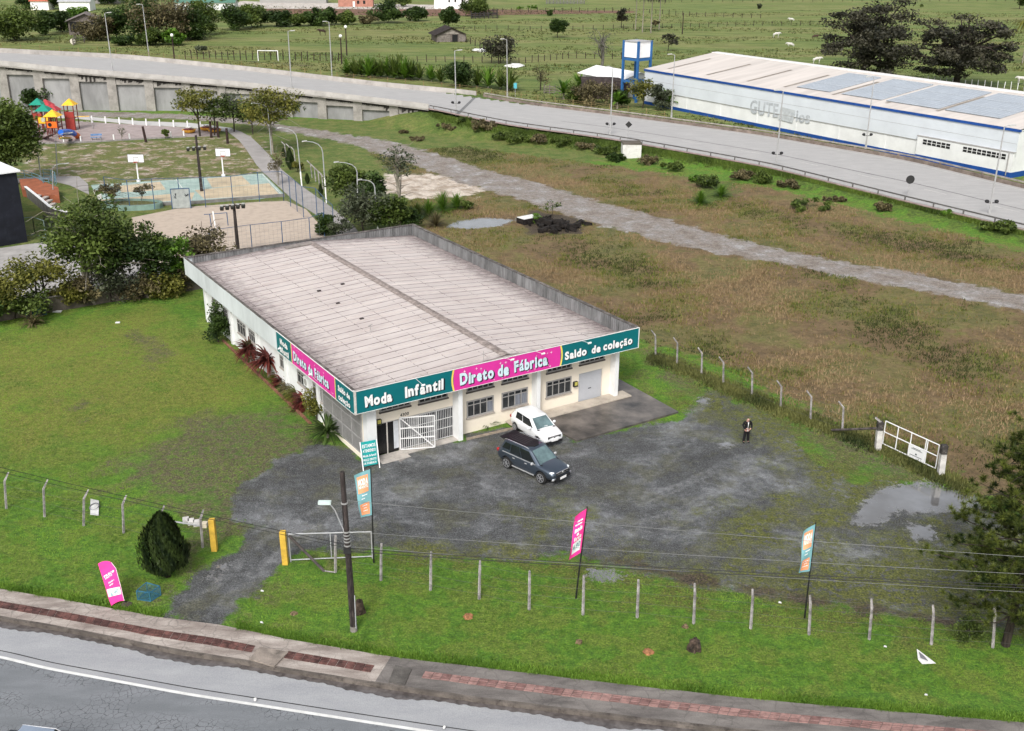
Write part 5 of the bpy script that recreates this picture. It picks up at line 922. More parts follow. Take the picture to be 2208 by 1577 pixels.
# ================================================================ CARS AND PERSON
M_TYRE = mat('tyre_rubber', (.02, .02, .02), .9, .15, 8, .3, 40); M_RIM = mat('alloy', (.55, .56, .58), .3, .08, 3, metal=.7); M_CARGL = mat('car_glass', (.012, .016, .018), .06, .2, 1, spec=.7)
M_WIND = mat('windscreen_glass', (.13, .20, .21), .06, .25, 1.2, spec=.8); M_BLKP = mat('black_plastic', (.02, .02, .022), .6, .15, 4); M_CHR = mat('chrome', (.75, .75, .76), .2, .05, 2, metal=.8)
def loft(sections, closed=True):
    q = len(sections[0]); V = [p for s_ in sections for p in s_]; F = [(i * q + j, i * q + (j + 1) % q, (i + 1) * q + (j + 1) % q, (i + 1) * q + j) for i in range(len(sections) - 1) for j in range(q)]
    F += [tuple(range(q))[::-1], tuple(range((len(sections) - 1) * q, len(sections) * q))]; return V, F
def evalobj(o):
    dg = bpy.context.evaluated_depsgraph_get(); me = bpy.data.meshes.new_from_object(o.evaluated_get(dg)); o.modifiers.clear(); o.data = me; return o
def car(name, label, P, wheels_px, headpx, pal):
    """P profile dict in metres, x forward from the rear bumper"""
    L, W, H = P['L'], P['W'] / 2, P['H']
    fl, rl = G(*wheels_px[0]), G(*wheels_px[1]); d = fl - rl; d = d / np.linalg.norm(d); rz = math.atan2(d[1], d[0]); nl = np.array((-d[1], d[0], 0))   # side seen is the car's right: centre lies to its left
    o0 = rl - d * P['rw'] + nl * (W - .12); r = T(name, label, 'car', (o0[0], o0[1], 0.0), rz)
    def B(mb, nm, m, par=None, **k): return mb.build(nm, m, par or r, world=False, **k)
    secs = []
    for x, zb, zbelt, wf, ztop in P['body']:
        w_ = W * wf; zm = zb + (zbelt - zb) * .5
        half = [(x, w_ * .80, zb), (x, w_ * .96, zb + .10), (x, w_ * 1.0, zm), (x, w_ * .985, zbelt - .10), (x, w_ * .93, zbelt), (x, w_ * .72, (zbelt + 2 * ztop) / 3), (x, w_ * .34, ztop)]
        secs.append([(a, -b, c) for a, b, c in half] + half[::-1])
    V, F = loft(secs); mb = MB().add(V, F); body = B(mb, 'body', pal['body'], smooth=True)
    bm = bmesh.new(); bm.from_mesh(body.data); bmesh.ops.recalc_face_normals(bm, faces=bm.faces); bm.to_mesh(body.data); bm.free()
    md = body.modifiers.new('s', 'SUBSURF'); md.levels = 2; md.render_levels = 2; bpy.context.view_layer.update(); evalobj(body)
    cut = MB()
    for wx in (P['rw'], P['fw']): cut.tube([(wx, -W - .3, P['wr'] + .02), (wx, -W + .30, P['wr'] + .02)], P['wr'] * 1.17, 24).tube([(wx, W - .30, P['wr'] + .02), (wx, W + .3, P['wr'] + .02)], P['wr'] * 1.17, 24)
    co = B(cut, 'cutter', pal['body']); bm = bmesh.new(); bm.from_mesh(co.data); bmesh.ops.recalc_face_normals(bm, faces=bm.faces); bm.to_mesh(co.data); bm.free()
    md = body.modifiers.new('b', 'BOOLEAN'); md.operation = 'DIFFERENCE'; md.object = co; md.solver = 'EXACT'; bpy.context.view_layer.update(); evalobj(body); bpy.data.objects.remove(co)
    body.data.polygons.foreach_set('use_smooth', [True] * len(body.data.polygons))
    inn = MB()
    for wx in (P['rw'], P['fw']): inn.box(wx - P['wr'] * 1.2, -W + .28, .25, wx + P['wr'] * 1.2, W - .28, P['wr'] * 2.0)
    B(inn, 'wheel_well', M_BLKP)
    # cabin: lower ring at belt, upper ring at roof, subdivided and rounded
    xb0, xb1, xr0, xr1, zb, zr, wb, wr_ = P['cab']; cs = []
    for t in np.linspace(0, 1, 7):
        x0 = xb0 + (xr0 - xb0) * t; x1 = xb1 + (xr1 - xb1) * t; z = zb + (zr - zb) * (t if t < 1 else 1); w_ = (wb + (wr_ - wb) * t) * W; ring = []
        for fx in (0, .06, .35, .65, .94, 1): ring.append((x0 + (x1 - x0) * fx, -w_ * (1 if 0 < fx < 1 else .90), z))
        for fx in (1, .94, .65, .35, .06, 0): ring.append((x0 + (x1 - x0) * fx, w_ * (1 if 0 < fx < 1 else .90), z))
        cs.append(ring)
    top = [(xr0 + (xr1 - xr0) * (.5 + (a - .5) * .86), b, zr + .045) for a, b in [(f, -wr_ * W * .80) for f in (0, .06, .35, .65, .94, 1)] + [(f, wr_ * W * .80) for f in (1, .94, .65, .35, .06, 0)]]; cs.append(top)
    V, F = loft(cs); cb = B(MB().add(V, F), 'cabin', pal['cabin'], smooth=False); bm = bmesh.new(); bm.from_mesh(cb.data); bmesh.ops.recalc_face_normals(bm, faces=bm.faces); bm.to_mesh(cb.data); bm.free()
    cb.data.polygons.foreach_set('use_smooth', [True] * len(cb.data.polygons)); md = cb.modifiers.new('e', 'EDGE_SPLIT'); md.split_angle = .7
    def cabpt(u, t, sd, out=.012):       # on the side faces of the cabin
        x0 = xb0 + (xr0 - xb0) * t; x1 = xb1 + (xr1 - xb1) * t; w_ = (wb + (wr_ - wb) * t) * W; return (x0 + (x1 - x0) * u, sd * (w_ + out), zb + (zr - zb) * t)
    for sd in (-1, 1):
        for u0, u1, t0, t1, s0, s1 in P['win']:
            A_, B_, C_, D_ = cabpt(u0, t0, sd), cabpt(u1, t0 if s1 is None else s1, sd), cabpt(u1, t1, sd), cabpt(u0 if s0 is None else s0, t1, sd); q = MB().quad(A_, B_, C_, D_); A2 = [(p[0], p[1] - sd * .02, p[2]) for p in (A_, B_, C_, D_)]; q.quad(*A2); B(q, 'side_window', M_CARGL)
    def endpt(v_, t, front, out=.012):
        x0 = xb0 + (xr0 - xb0) * t; x1 = xb1 + (xr1 - xb1) * t; w_ = (wb + (wr_ - wb) * t) * W * .90; return ((x1 + out) if front else (x0 - out), w_ * v_, zb + (zr - zb) * t + out * .5)
    B(MB().quad(endpt(-.90, .06, 1), endpt(.90, .06, 1), endpt(.90, .93, 1), endpt(-.90, .93, 1)), 'windscreen', M_WIND)
    B(MB().quad(endpt(-.88, .2, 0), endpt(.88, .2, 0), endpt(.85, .9, 0), endpt(-.85, .9, 0)), 'rear_window', M_CARGL)
    B(MB().box(xb1 - .02, -W * .78, zb - .01, xb1 + .12, W * .78, zb + .03), 'wiper_cowl', M_BLKP)
    for sd in (-1, 1):
        mx = xb1 - .42; B(MB().ball((mx, sd * (W + .09), zb + .08), .13, 10, 7, (.6, .9, .75)).box(mx - .03, min(sd * (W * .9), sd * (W + .05)), zb + .02, mx + .03, max(sd * (W * .9), sd * (W + .05)), zb + .07), 'mirror', pal['mirror'])
        B(MB().ball((L - .34, sd * W * .70, P['hlz'] + .01), .155, 10, 7, (1.15, 1.05, .36)), 'headlight', mat('headlight_glass', (.75, .78, .8), .1, .05, 3, spec=.8))
        B(MB().ball((.16, sd * W * .82, P['tlz'] - .06), .13, 10, 7, (.9, .9, .9)), 'taillight', mat('tail_red', (.35, .015, .015), .2, .1, 3))
        for zz in P.get('sill', ()): B(MB().box(P['rw'] + .5, min(sd * W * .99, sd * W * 1.03), zz, P['fw'] - .5, max(sd * W * .99, sd * W * 1.03), zz + .06), 'side_step', pal['step'])
        for hx_ in P['handles']: B(MB().box(hx_, min(sd * W * .985, sd * W * 1.01), zb - .17, hx_ + .18, max(sd * W * .985, sd * W * 1.01), zb - .13), 'door_handle', pal['mirror'])
    for wx in (P['rw'], P['fw']):
        for sd in (-1, 1):
            y1 = sd * (W - .02); y0 = sd * (W - .25); wh = MB().tube([(wx, y0, P['wr']), (wx, sd * (W - .22), P['wr']), (wx, sd * (W - .05), P['wr']), (wx, y1, P['wr'])], [P['wr'] * .93, P['wr'], P['wr'], P['wr'] * .9], 24); wo = B(wh, 'wheel', M_TYRE, smooth=False)
            rm_ = MB().tube([(wx, y1 + sd * .002, P['wr']), (wx, y1 + sd * .006, P['wr'])], P['wr'] * .66, 20); B(rm_, 'rim_back', M_BLKP, wo); sp = MB()
            for k in range(6):
                a = k * math.pi / 3 + .3
                for da in (-.13, .13): sp.bar((wx, y1 + sd * .02, P['wr']), (wx + math.cos(a + da) * P['wr'] * .66, y1 + sd * .012, P['wr'] + math.sin(a + da) * P['wr'] * .66), .035, .02)
            sp.tube([(wx, y1, P['wr']), (wx, y1 + sd * .03, P['wr'])], .06, 10)
            for k in range(20): a, b = k * math.pi / 10, (k + 1) * math.pi / 10; rr_ = P['wr'] * .67; sp.bar((wx + math.cos(a) * rr_, y1 + sd * .012, P['wr'] + math.sin(a) * rr_), (wx + math.cos(b) * rr_, y1 + sd * .012, P['wr'] + math.sin(b) * rr_), .035, .03)
            B(sp, 'rim', M_RIM, wo)
    gz = P['grz']; B(MB().obox((L - .075, 0, gz), (.03, 0, 0), (0, W * .56, 0), (0, 0, .11)), 'grille', M_BLKP); em = MB().tube([(L - .05, 0, gz + .03), (L - .025, 0, gz + .03)], .075, 14); B(em, 'emblem', M_CHR)
    B(MB().obox((L - .055, 0, gz + .1), (.02, 0, 0), (0, W * .60, 0), (0, 0, .018)).obox((L - .05, 0, gz - .02), (.012, 0, 0), (0, W * .5, 0), (0, 0, .012)), 'grille_bar', M_CHR)
    B(MB().obox((L - .045, 0, P['lowz']), (.04, 0, 0), (0, W * .66, 0), (0, 0, .09)), 'lower_intake', M_BLKP); B(MB().obox((L - .0, 0, P['platez']), (.012, 0, 0), (0, .26, 0), (0, 0, .075)), 'number_plate', M_LET)
    return r, B
navy = mat('dark_blue_paint', (.085, .11, .145), .28, .06, .5, metal=.75, spec=.6, coat=.8); silv = mat('bonnet_sheen', (.018, .032, .052), .22)
body_suv = [(.02, .52, .98, .80, 1.02), (.18, .40, 1.12, .95, 1.14), (.9, .32, 1.14, 1.0, 1.15), (2.3, .30, 1.12, 1.0, 1.13), (3.2, .30, 1.10, 1.0, 1.13), (3.55, .32, 1.08, .99, 1.16), (4.1, .36, 1.00, .97, 1.12), (4.55, .38, .88, .90, 1.02), (4.74, .44, .74, .76, .86)]
suv, B = car('suv', 'dark blue grey seven seat car with a black roof box area, parked on the gravel in front', dict(L=4.78, W=1.86, H=1.84, body=body_suv, rw=.98, fw=3.78, wr=.385, cab=(.28, 3.62, .62, 2.72, 1.08, 1.76, .94, .76), hlz=.88, tlz=1.06, grz=.80, lowz=.52, platez=.50, handles=(1.5, 2.5), sill=(.38,),
    win=[(.05, .27, .30, .86, .08, None), (.29, .57, .12, .88, None, None), (.59, .93, .08, .88, None, None)]), ((1166.5, 1042.6), (1094.2, 1009.7)), None, dict(body=navy, cabin=navy, mirror=mat('silver_trim', (.5, .51, .52), .35, .05, 2, metal=.3), step=mat('silver_trim', (0, 0, 0))))
suv['label'] = 'dark blue grey off-road car with black roof, parked on the gravel in front'
M_BR_ = mat('black_roof', (.010, .009, .010), .5, .2, 2, spec=.3)
B(MB().add([(x, y, z) for z in (1.80, 1.835) for x, y in ((.42, -.52), (2.25, -.56), (2.62, -.18), (2.62, .18), (2.25, .56), (.42, .52))], [(0, 1, 2, 3, 4, 5)[::-1], (6, 7, 8, 9, 10, 11)] + [(i, (i + 1) % 6, 6 + (i + 1) % 6, 6 + i) for i in range(6)]), 'roof_panel', M_BR_)
rb = MB()
for k in range(5): y_ = -.36 + k * .18; rb.box(.7, y_ - .02, 1.836, 2.1, y_ + .02, 1.85)
B(rb, 'roof_rib', mat('roof_rib', (.045, .04, .045), .4, .2))
for sd in (-1, 1): B(MB().tube([(.62, sd * .64, 1.80), (.9, sd * .66, 1.86), (2.3, sd * .66, 1.85), (2.6, sd * .64, 1.79)], .022, 6), 'roof_rail', M_CHR); B(MB().obox((2.0, sd * .905, 1.10), (1.35, 0, .0), (0, .012, 0), (0, 0, .018)), 'chrome_strip', mat('silver_trim', (0, 0, 0))); B(MB().obox((4.66, sd * .70, .52), (.05, sd * -.03, 0), (0, .10, .04), (0, 0, .03)), 'fog_lamp_trim', M_CHR)
B(MB().obox((.35, 0, 1.80), (.16, 0, -.02), (0, .66, 0), (0, 0, .02)), 'roof_spoiler', M_BR_)
whitep = mat('white_car_paint', (.80, .81, .82), .3, .03, .6, spec=.5, coat=.6)
body_h = [(.02, .42, .80, .80, .84), (.15, .30, .95, .95, .97), (.8, .24, .98, 1.0, .99), (1.9, .22, .96, 1.0, .97), (2.7, .22, .94, 1.0, .96), (3.0, .24, .92, .99, .98), (3.5, .28, .84, .96, .94), (3.88, .30, .72, .88, .82), (4.05, .36, .60, .74, .68)]
# white car: its right flank faces the camera too; placed from its rear wheel and nose
hat, B = car('hatchback', 'small white hatchback parked against the shop wall behind the dark car', dict(L=4.06, W=1.73, H=1.53, body=body_h, rw=.72, fw=3.30, wr=.30, cab=(.12, 3.05, .50, 2.20, .92, 1.46, .94, .74), hlz=.70, tlz=.92, grz=.64, lowz=.36, platez=.50, handles=(1.2, 2.1), sill=(),
    win=[(.22, .50, .14, .86, .18, None), (.52, .93, .10, .86, None, None)]), ((1178, 972), (1112, 929)), None, dict(body=whitep, cabin=whitep, mirror=whitep, step=whitep))
B(MB().obox((2.9, .1, 1.02), (.05, 0, .0), (0, .12, 0), (0, 0, .004)), 'windscreen_paper', M_LET)
# sliver of a car roof at the bottom left, on the near lane
g = G(86, 1569, 1.3); rr0 = T('passing_car', 'dark roofed car on the near lane, only its roof edge showing at the bottom left', 'car', (g[0] + .2, g[1] - .62, -.12), -.18); 
def BB(mb, n_, m): return mb.build(n_, m, rr0, world=False)
sec = [[(x, -w_, zl), (x, -w_ * 1.0, zl + .3), (x, -w_ * .94, zt_), (x, w_ * .94, zt_), (x, w_, zl + .3), (x, w_, zl)] for x, w_, zl, zt_ in ((-2.1, .7, .35, .75), (-1.8, .84, .25, .9), (0, .86, .22, .92), (1.5, .84, .22, .88), (2.0, .72, .3, .7))]
V, F = loft(sec); BB(MB().add(V, F), 'body', mat('charcoal_paint', (.03, .035, .04), .2, .05, 1, coat=.6))
sec = [[(x * k, -w_, z), (x * k, w_, z)] for x, w_, z, k in ((1, 1, 1, 1),)]
V = [(-1.5, -.78, .88), (1.0, -.78, .88), (1.0, .78, .88), (-1.5, .78, .88), (-1.05, -.60, 1.38), (.35, -.62, 1.40), (.35, .62, 1.40), (-1.05, .60, 1.38)]; BB(MB().add(V, [(0, 1, 5, 4), (1, 2, 6, 5), (2, 3, 7, 6), (3, 0, 4, 7), (4, 5, 6, 7)]), 'cabin', M_CARGL)
BB(MB().box(-1.03, -.58, 1.395, .33, .58, 1.425), 'roof', mat('roof_grey_blue', (.25, .30, .38), .15, .1, 1, spec=.7)); 
for sd in (-1, 1): BB(MB().tube([(-1.4, sd * .72, 1.0), (-1.05, sd * .6, 1.41), (.35, sd * .62, 1.43), (.95, sd * .76, .93)], .02, 6), 'roof_rail', M_CHR)
for wx in (-1.3, 1.25):
    for sd in (-1, 1): BB(MB().tube([(wx, sd * .66, .3), (wx, sd * .87, .3)], .3, 16), 'wheel', M_TYRE)
# ---------------------------------------------------------------- person in a dark suit
def skin_fig(name, verts, edges, radii, m, parent, lv=2, root=0):
    me = bpy.data.meshes.new(name); me.from_pydata([tuple(v) for v in verts], edges, []); o = bpy.data.objects.new(name, me); COL.objects.link(o); o.parent = parent; md = o.modifiers.new('k', 'SKIN'); md.use_smooth_shade = True
    for i, v in enumerate(me.skin_vertices[0].data): r_ = radii[i]; v.radius = r_ if hasattr(r_, '__len__') else (r_, r_); v.use_root = (i == root)
    s_ = o.modifiers.new('s', 'SUBSURF'); s_.levels = lv; s_.render_levels = lv; bpy.context.view_layer.update(); evalobj(o); o.data.materials.clear(); o.data.materials.append(m); o.data.polygons.foreach_set('use_smooth', [True] * len(o.data.polygons)); return o
pg = G(1608, 954); pr_ = T('person', 'bald person in a black suit standing on the gravel, head bowed over their hands', 'person', pg, 0.12)
M_SKIN = mat('skin', (.62, .36, .29), .55, .06, 6); M_SUIT = mat('black_suit', (.008, .008, .010), .85, .2, 5); M_SHIRT = mat('white_shirt', (.78, .78, .78), .8, .04, 5)
# facing -y (towards camera), x right in picture
J = [(0, 0, .93), (0, .01, 1.10), (0, .0, 1.30), (0, -.01, 1.44), (0, -.035, 1.50), (0, -.07, 1.56), (0, -.095, 1.64), (0, -.06, 1.70)]
R0 = [.10, .10, .13, .10, .055, .072, .088, .055]; E = [(i, i + 1) for i in range(7)]
def addc(pts, rs, root):
    p = root
    for a, b in zip(pts, rs): J.append(a); R0.append(b); E.append((p, len(J) - 1)); p = len(J) - 1
    return p
for sd in (-1, 1):
    addc([(sd * .09, 0, .88), (sd * .11, -.01, .50 + .0), (sd * .12 + (-.03 if sd < 0 else .02), .01, .10), (sd * .14 + (-.05 if sd < 0 else .02), -.13, .045)], [.10, .065, .045, .035], 0)
    w_ = addc([(sd * .19, 0, 1.42), (sd * .27, .02, 1.20), (sd * .20 if sd < 0 else .22, -.18, 1.07), (sd * .12, -.30, 1.10)], [.072, .05, .038, .026], 3)
    palm = addc([(sd * .085, -.345, 1.105)], [.032], w_)
body = skin_fig('body', J, E, R0, M_SKIN, pr_)
for sd in (-1, 1):   # hands: five separate fingers, curled over what they hold
    Vh = [(sd * .12, -.30, 1.10), (sd * .085, -.345, 1.105)]; Eh = [(0, 1)]; Rh = [.026, .03]
    for k, (dx, ln) in enumerate(((-.028, .062), (-.010, .075), (.010, .070), (.026, .052))):
        b0 = np.array((sd * .08 + dx, -.365, 1.11)); b1 = b0 + (-sd * .02, -ln * .6, -.01); b2 = b1 + (-sd * .012, -ln * .1, -.03); i0 = len(Vh); Vh += [tuple(b0), tuple(b1), tuple(b2)]; Eh += [(1, i0), (i0, i0 + 1), (i0 + 1, i0 + 2)]; Rh += [.011, .009, .008]
    i0 = len(Vh); Vh += [(sd * .055, -.335, 1.12), (sd * .035, -.37, 1.125)]; Eh += [(1, i0), (i0, i0 + 1)]; Rh += [.012, .009]; skin_fig('hand', Vh, Eh, Rh, M_SKIN, body, 1)
# face
fc = MB().ball((0, -.175, 1.615), .018, 8, 6, (.8, 1.1, 1.5)); fc.build('nose', M_SKIN, body, world=False)
for sd in (-1, 1): MB().ball((sd * .034, -.168, 1.645), .012, 8, 6).build('eye', mat('eye_dark', (.03, .02, .02), .3), body, world=False); MB().ball((sd * .088, -.085, 1.625), .028, 8, 6, (.4, .8, 1.1)).build('ear', M_SKIN, body, world=False)
MB().ball((0, -.155, 1.575), .04, 10, 6, (.9, .5, .7)).build('beard', mat('dark_beard', (.05, .03, .03), .9), body, world=False)
# clothes
Vj = [(0, .0, .86), (0, .01, 1.10), (0, 0, 1.32), (0, 0, 1.44)]; Ej = [(0, 1), (1, 2), (2, 3)]; Rj = [(.175, .14), (.165, .145), (.18, .155), (.12, .09)]
def aj(pts, rs, root):
    p = root
    for a, b in zip(pts, rs): Vj.append(a); Rj.append(b); Ej.append((p, len(Vj) - 1)); p = len(Vj) - 1
for sd in (-1, 1): aj([(sd * .20, 0, 1.43), (sd * .285, .02, 1.20), (sd * .215 if sd < 0 else .235, -.17, 1.06), (sd * .15, -.265, 1.085)], [.088, .072, .062, .05], 3)
jk = skin_fig('suit_jacket', Vj, Ej, Rj, M_SUIT, body)
Vt = [(0, 0, .90)]; Et = []; Rt = [(.16, .12)]
for sd in (-1, 1):
    p = 0
    for a, b in zip([(sd * .09, 0, .80), (sd * .115, -.01, .50), (sd * .13 + (-.035 if sd < 0 else .02), .01, .06)], [.115, .09, .08]): Vt.append(a); Rt.append((b, b)); Et.append((p, len(Vt) - 1)); p = len(Vt) - 1
skin_fig('trousers', Vt, Et, Rt, M_SUIT, body)
for sd in (-1, 1): x_ = sd * .14 + (-.05 if sd < 0 else .02); MB().ball((x_, -.09, .05), .07, 10, 7, (.75, 2.0, .75)).build('shoe', mat('black_shoe', (.01, .01, .01), .3), body, world=False)
MB().add([(-.035, -.135, 1.47), (.05, -.135, 1.47), (.02, -.175, 1.30), (.0, -.165, 1.12), (.035, -.16, .86), (-.05, -.16, .86), (-.02, -.165, 1.12), (-.015, -.178, 1.30)], [(0, 7, 2, 1), (7, 6, 3, 2), (6, 5, 4, 3)]).build('shirt_front', M_SHIRT, body, world=False)
ph = MB().obox((pg[0], pg[1] - .40, 1.10), (.05, 0, 0), (0, .035, -.02), (0, .003, .005)).build('phone', mat('phone_dark', (.03, .03, .035), .3)); tag(ph, 'small dark phone held in the hands of the suited person', 'phone')
# ================================================================ PARK
def flat(pts, z, m, name='park_path', th=None):
    P = [tuple(p) for p in GP(pts)]; mb = MB(); n_ = len(P); mb.prism(P, -.15, z); return struct(mb.build(name, m))
M_PATH = mat('path_concrete', (0.34, 0.32, 0.31), .85, .08, .5, .2, 10, grime=.3, gcol=(.22, .19, .18)); M_PATH2 = mat('path_pale', (0.50, 0.49, 0.48), .8, .06, .5, .2, 10)
flat([(490, 284), (500, 278), (520, 285), (542, 297), (558, 312), (583, 338), (607, 366), (650, 402), (704, 440), (757, 481), (780, 510), (740, 520), (685, 466), (631, 431), (600, 402), (568, 373), (553, 356), (531, 323), (515, 303)], .05, M_PATH, 'park_path')
flat([(100, 248), (150, 249), (300, 262), (410, 266), (500, 277), (493, 285), (410, 275), (300, 270), (160, 256), (100, 254)], .06, M_PATH2, 'park_path')
flat([(30, 386), (80, 382), (170, 381), (190, 398), (192, 420), (150, 400), (100, 388), (40, 395)], .05, M_PATH, 'park_path')
M_PLAY = mat('play_sand', (0.36, 0.30, 0.29), .95, .1, .8, .4, 12, grime=.2, gcol=(.2, .15, .13))
flat([(60, 262), (160, 262), (300, 270), (405, 276), (470, 282), (470, 294), (400, 296), (300, 301), (180, 308), (78, 311), (60, 300)], .03, M_PLAY, 'play_area')
struct(wline([tuple(G(*p)[:2]) for p in ((60, 312), (78, 311.5), (180, 308.5), (300, 301.5), (400, 296.5))], .25, -.1, .22, mat('low_wall', (.30, .28, .27), .9), 'low_wall'))
# courts
M_BEI = mat('court_beige', (0.52, 0.43, 0.30), .8, .1, .5, .1, 8, grime=.35, gcol=(.32, .24, .17)); M_GRN = mat('court_green', (0.33, 0.44, 0.40), .75, .1, .6, .1, 8, grime=.35, gcol=(.5, .52, .5))
flat([(196, 400), (440, 384), (567, 375), (614, 421), (560, 430), (222, 447)], .04, M_GRN, 'court')
def paint(pts, m, z=.045): return struct(MB().add([tuple(G(*p) + (0, 0, z)) for p in pts], [tuple(range(len(pts)))]).build('court_marking', m))
paint([(216, 432), (372, 419), (420, 416), (414, 431), (300, 440), (222, 445)], M_BEI); paint([(255, 402), (345, 393), (358, 410), (300, 414), (262, 416)], M_BEI); paint([(445, 386), (521, 380), (541, 399), (458, 406)], M_BEI); paint([(420, 411), (580, 396), (603, 421), (440, 430)], M_BEI); paint([(200, 412), (215, 411), (222, 431), (212, 432)], mat('court_pale', (.58, .57, .52), .8))
M_LINE = mat('court_line', (.68, .68, .64), .7, .1, 2)
def pline(a, b, w_=.10, m=None): a, b = G(*a), G(*b); d = (b - a) / np.linalg.norm(b - a); n_ = np.array((-d[1], d[0], 0)) * w_ / 2; z = (0, 0, .052); return struct(MB().quad(a - n_ + z, b - n_ + z, b + n_ + z, a + n_ + z).build('court_marking', m or M_LINE))
for a, b in (((210, 402), (566, 377)), ((566, 377), (606, 420)), ((380, 388), (412, 434)), ((225, 443), (606, 420))): pline(a, b)
flat([(284, 470), (400, 447), (560, 436), (618, 434), (660, 452), (695, 492), (712, 560), (520, 600), (300, 560)], .03, mat('court_sand', (0.47, 0.39, 0.32), .95, .08, 1.2, .5, 6, grime=.25, gcol=(.34, .25, .18)), 'sand_court')
struct(wline([tuple(G(*p)[:2]) for p in ((222, 449), (420, 440), (614, 424))], .3, -.1, .35, mat('court_wall', (.24, .23, .22), .9, .2, 1), 'low_wall'))
M_BLU = mat('court_blue', (0.045, 0.10, 0.20), .55, .15, 2)
def cfence(label, pts, hs, nrow=7):
    f = T('court_fence', label, 'fence', G(*pts[0])); tops = []
    for (a, b), h in zip(pts, hs): g = G(a, b); MB().tube([(g[0], g[1], -.1), (g[0], g[1], h)], .045, 6).build('post', M_BLU, f); tops.append((g, h))
    for (g0_, h0), (g1_, h1) in zip(tops[:-1], tops[1:]):
        MB().tube([tuple(g0_ + (0, 0, h0)), tuple(g1_ + (0, 0, h1))], .03, 5).build('top_rail', M_BLU, f); ms = MB(); n_ = max(2, int(np.linalg.norm(g1_ - g0_) / .45))
        for k in range(1, n_): p = g0_ + (g1_ - g0_) * k / n_; ms.bar(p + (0, 0, .1), p + (0, 0, h0), .010)
        for k in range(nrow): z = .1 + (h0 - .2) * k / (nrow - 1); ms.bar(g0_ + (0, 0, z), g1_ + (0, 0, z), .010)
        ms.build('wire_mesh', mat('mesh_wire', (.22, .25, .27), .6), f)
    return f
def hh(bx, by, ty): return HT(bx, by, ty)
cfence('tall blue post fence between the painted court and the sand court', [(232, 447), (281, 455), (334, 452), (390, 450), (444, 448), (503, 446), (560, 436), (612, 434)], [3.6] * 8)
cfence('blue post fence along the curved path on the far right side of the sand court', [(612, 434), (627, 446), (641, 457), (655, 470), (684, 470), (700, 486), (720, 502)], [3.6, 3.6, 3.6, 3.6, 3.4, 3.2, 3.0])
cfence('blue post fence along the near side of the sand court behind the shop roof', [(455, 552), (544, 540), (610, 530), (669, 516), (700, 510)], [HT(455, 552, 497), HT(544, 540, 485), HT(610, 530, 478), HT(669, 516, 470), 2.6])
gp_ = T('goal_panel', 'grey mesh goal panel with blue frame standing on the near edge of the painted court', 'goal', G(372, 452)); a, b = G(372, 452), G(412, 450); h = HT(372, 452, 408)
MB().quad(a + (0, 0, .1), b + (0, 0, .1), b + (0, 0, h), a + (0, 0, h)).build('net_panel', mat('net_grey', (.34, .37, .36), .9, .1), gp_); fr_ = MB()
for p, q in ((a, a + (0, 0, h)), (b, b + (0, 0, h)), (a + (0, 0, h), b + (0, 0, h))): fr_.bar(p, q, .08)
fr_.build('goal_frame', M_BLU, gp_); 
for k, f in enumerate((.22, .8)): c_ = a * (1 - f) + b * f; sp = MB(); [sp.bar(c_ + (random.uniform(-.35, .35), -.02, h * .66 + random.uniform(-.3, .3)), c_ + (random.uniform(-.35, .35), -.02, h * .66 + random.uniform(-.3, .3)), .05) for _ in range(6)]; sp.build('spray_mark', M_SHD, gp_)
def hoop(bx, by, ty, px0, px1, pyt, pyb, lab):
    g = G(bx, by); y0 = g[1] - .35; r = T('basketball_hoop', lab, 'basketball hoop', g, group='basketball hoops behind the court'); a, b = AY(px0, pyb, y0), AY(px1, pyt, y0); bd = MB().box(a[0], y0 - .03, a[2], b[0], y0 + .03, b[2]).build('backboard', M_LET, r); cx_ = (a[0] + b[0]) / 2
    MB().tube([(g[0], g[1], 0), (g[0], g[1], a[2] + .2), (g[0], y0 + .03, a[2] + .4)], .09, 8).build('pole', M_LET, r); MB().tube([(g[0], g[1], 0), (g[0], g[1], .3)], .25, 10).build('pole_base', M_LET, r); q = MB(); w_ = b[0] - a[0]; hz_ = b[2] - a[2]
    for x0, z0, x1, z1 in ((a[0], a[2], b[0], a[2]), (a[0], b[2], b[0], b[2]), (a[0], a[2], a[0], b[2]), (b[0], a[2], b[0], b[2]), (cx_ - .32, a[2] + .08, cx_ + .32, a[2] + .08), (cx_ - .32, a[2] + .62, cx_ + .32, a[2] + .62), (cx_ - .32, a[2] + .08, cx_ - .32, a[2] + .62), (cx_ + .32, a[2] + .08, cx_ + .32, a[2] + .62)): q.bar((x0, y0 - .045, z0), (x1, y0 - .045, z1), .07, .02)
    q.build('board_lines', M_SHD, r); rr_ = MB(); rr_.tube([(cx_ + .25 * math.cos(t), y0 - .3 + .25 * math.sin(t), a[2] + .05) for t in np.linspace(0, 2 * math.pi, 12)], .03, 5); rr_.build('hoop_ring', mat('hoop_red', (.5, .08, .04), .6), r)
hoop(299, 392, 352, 276.5, 309, 333, 350, 'white basketball backboard on a white pole at the left, in front of the bare ground')
hoop(482, 381, 338, 465.5, 495.5, 320.5, 337, 'white basketball backboard on a white pole at the right, beside the curved path')
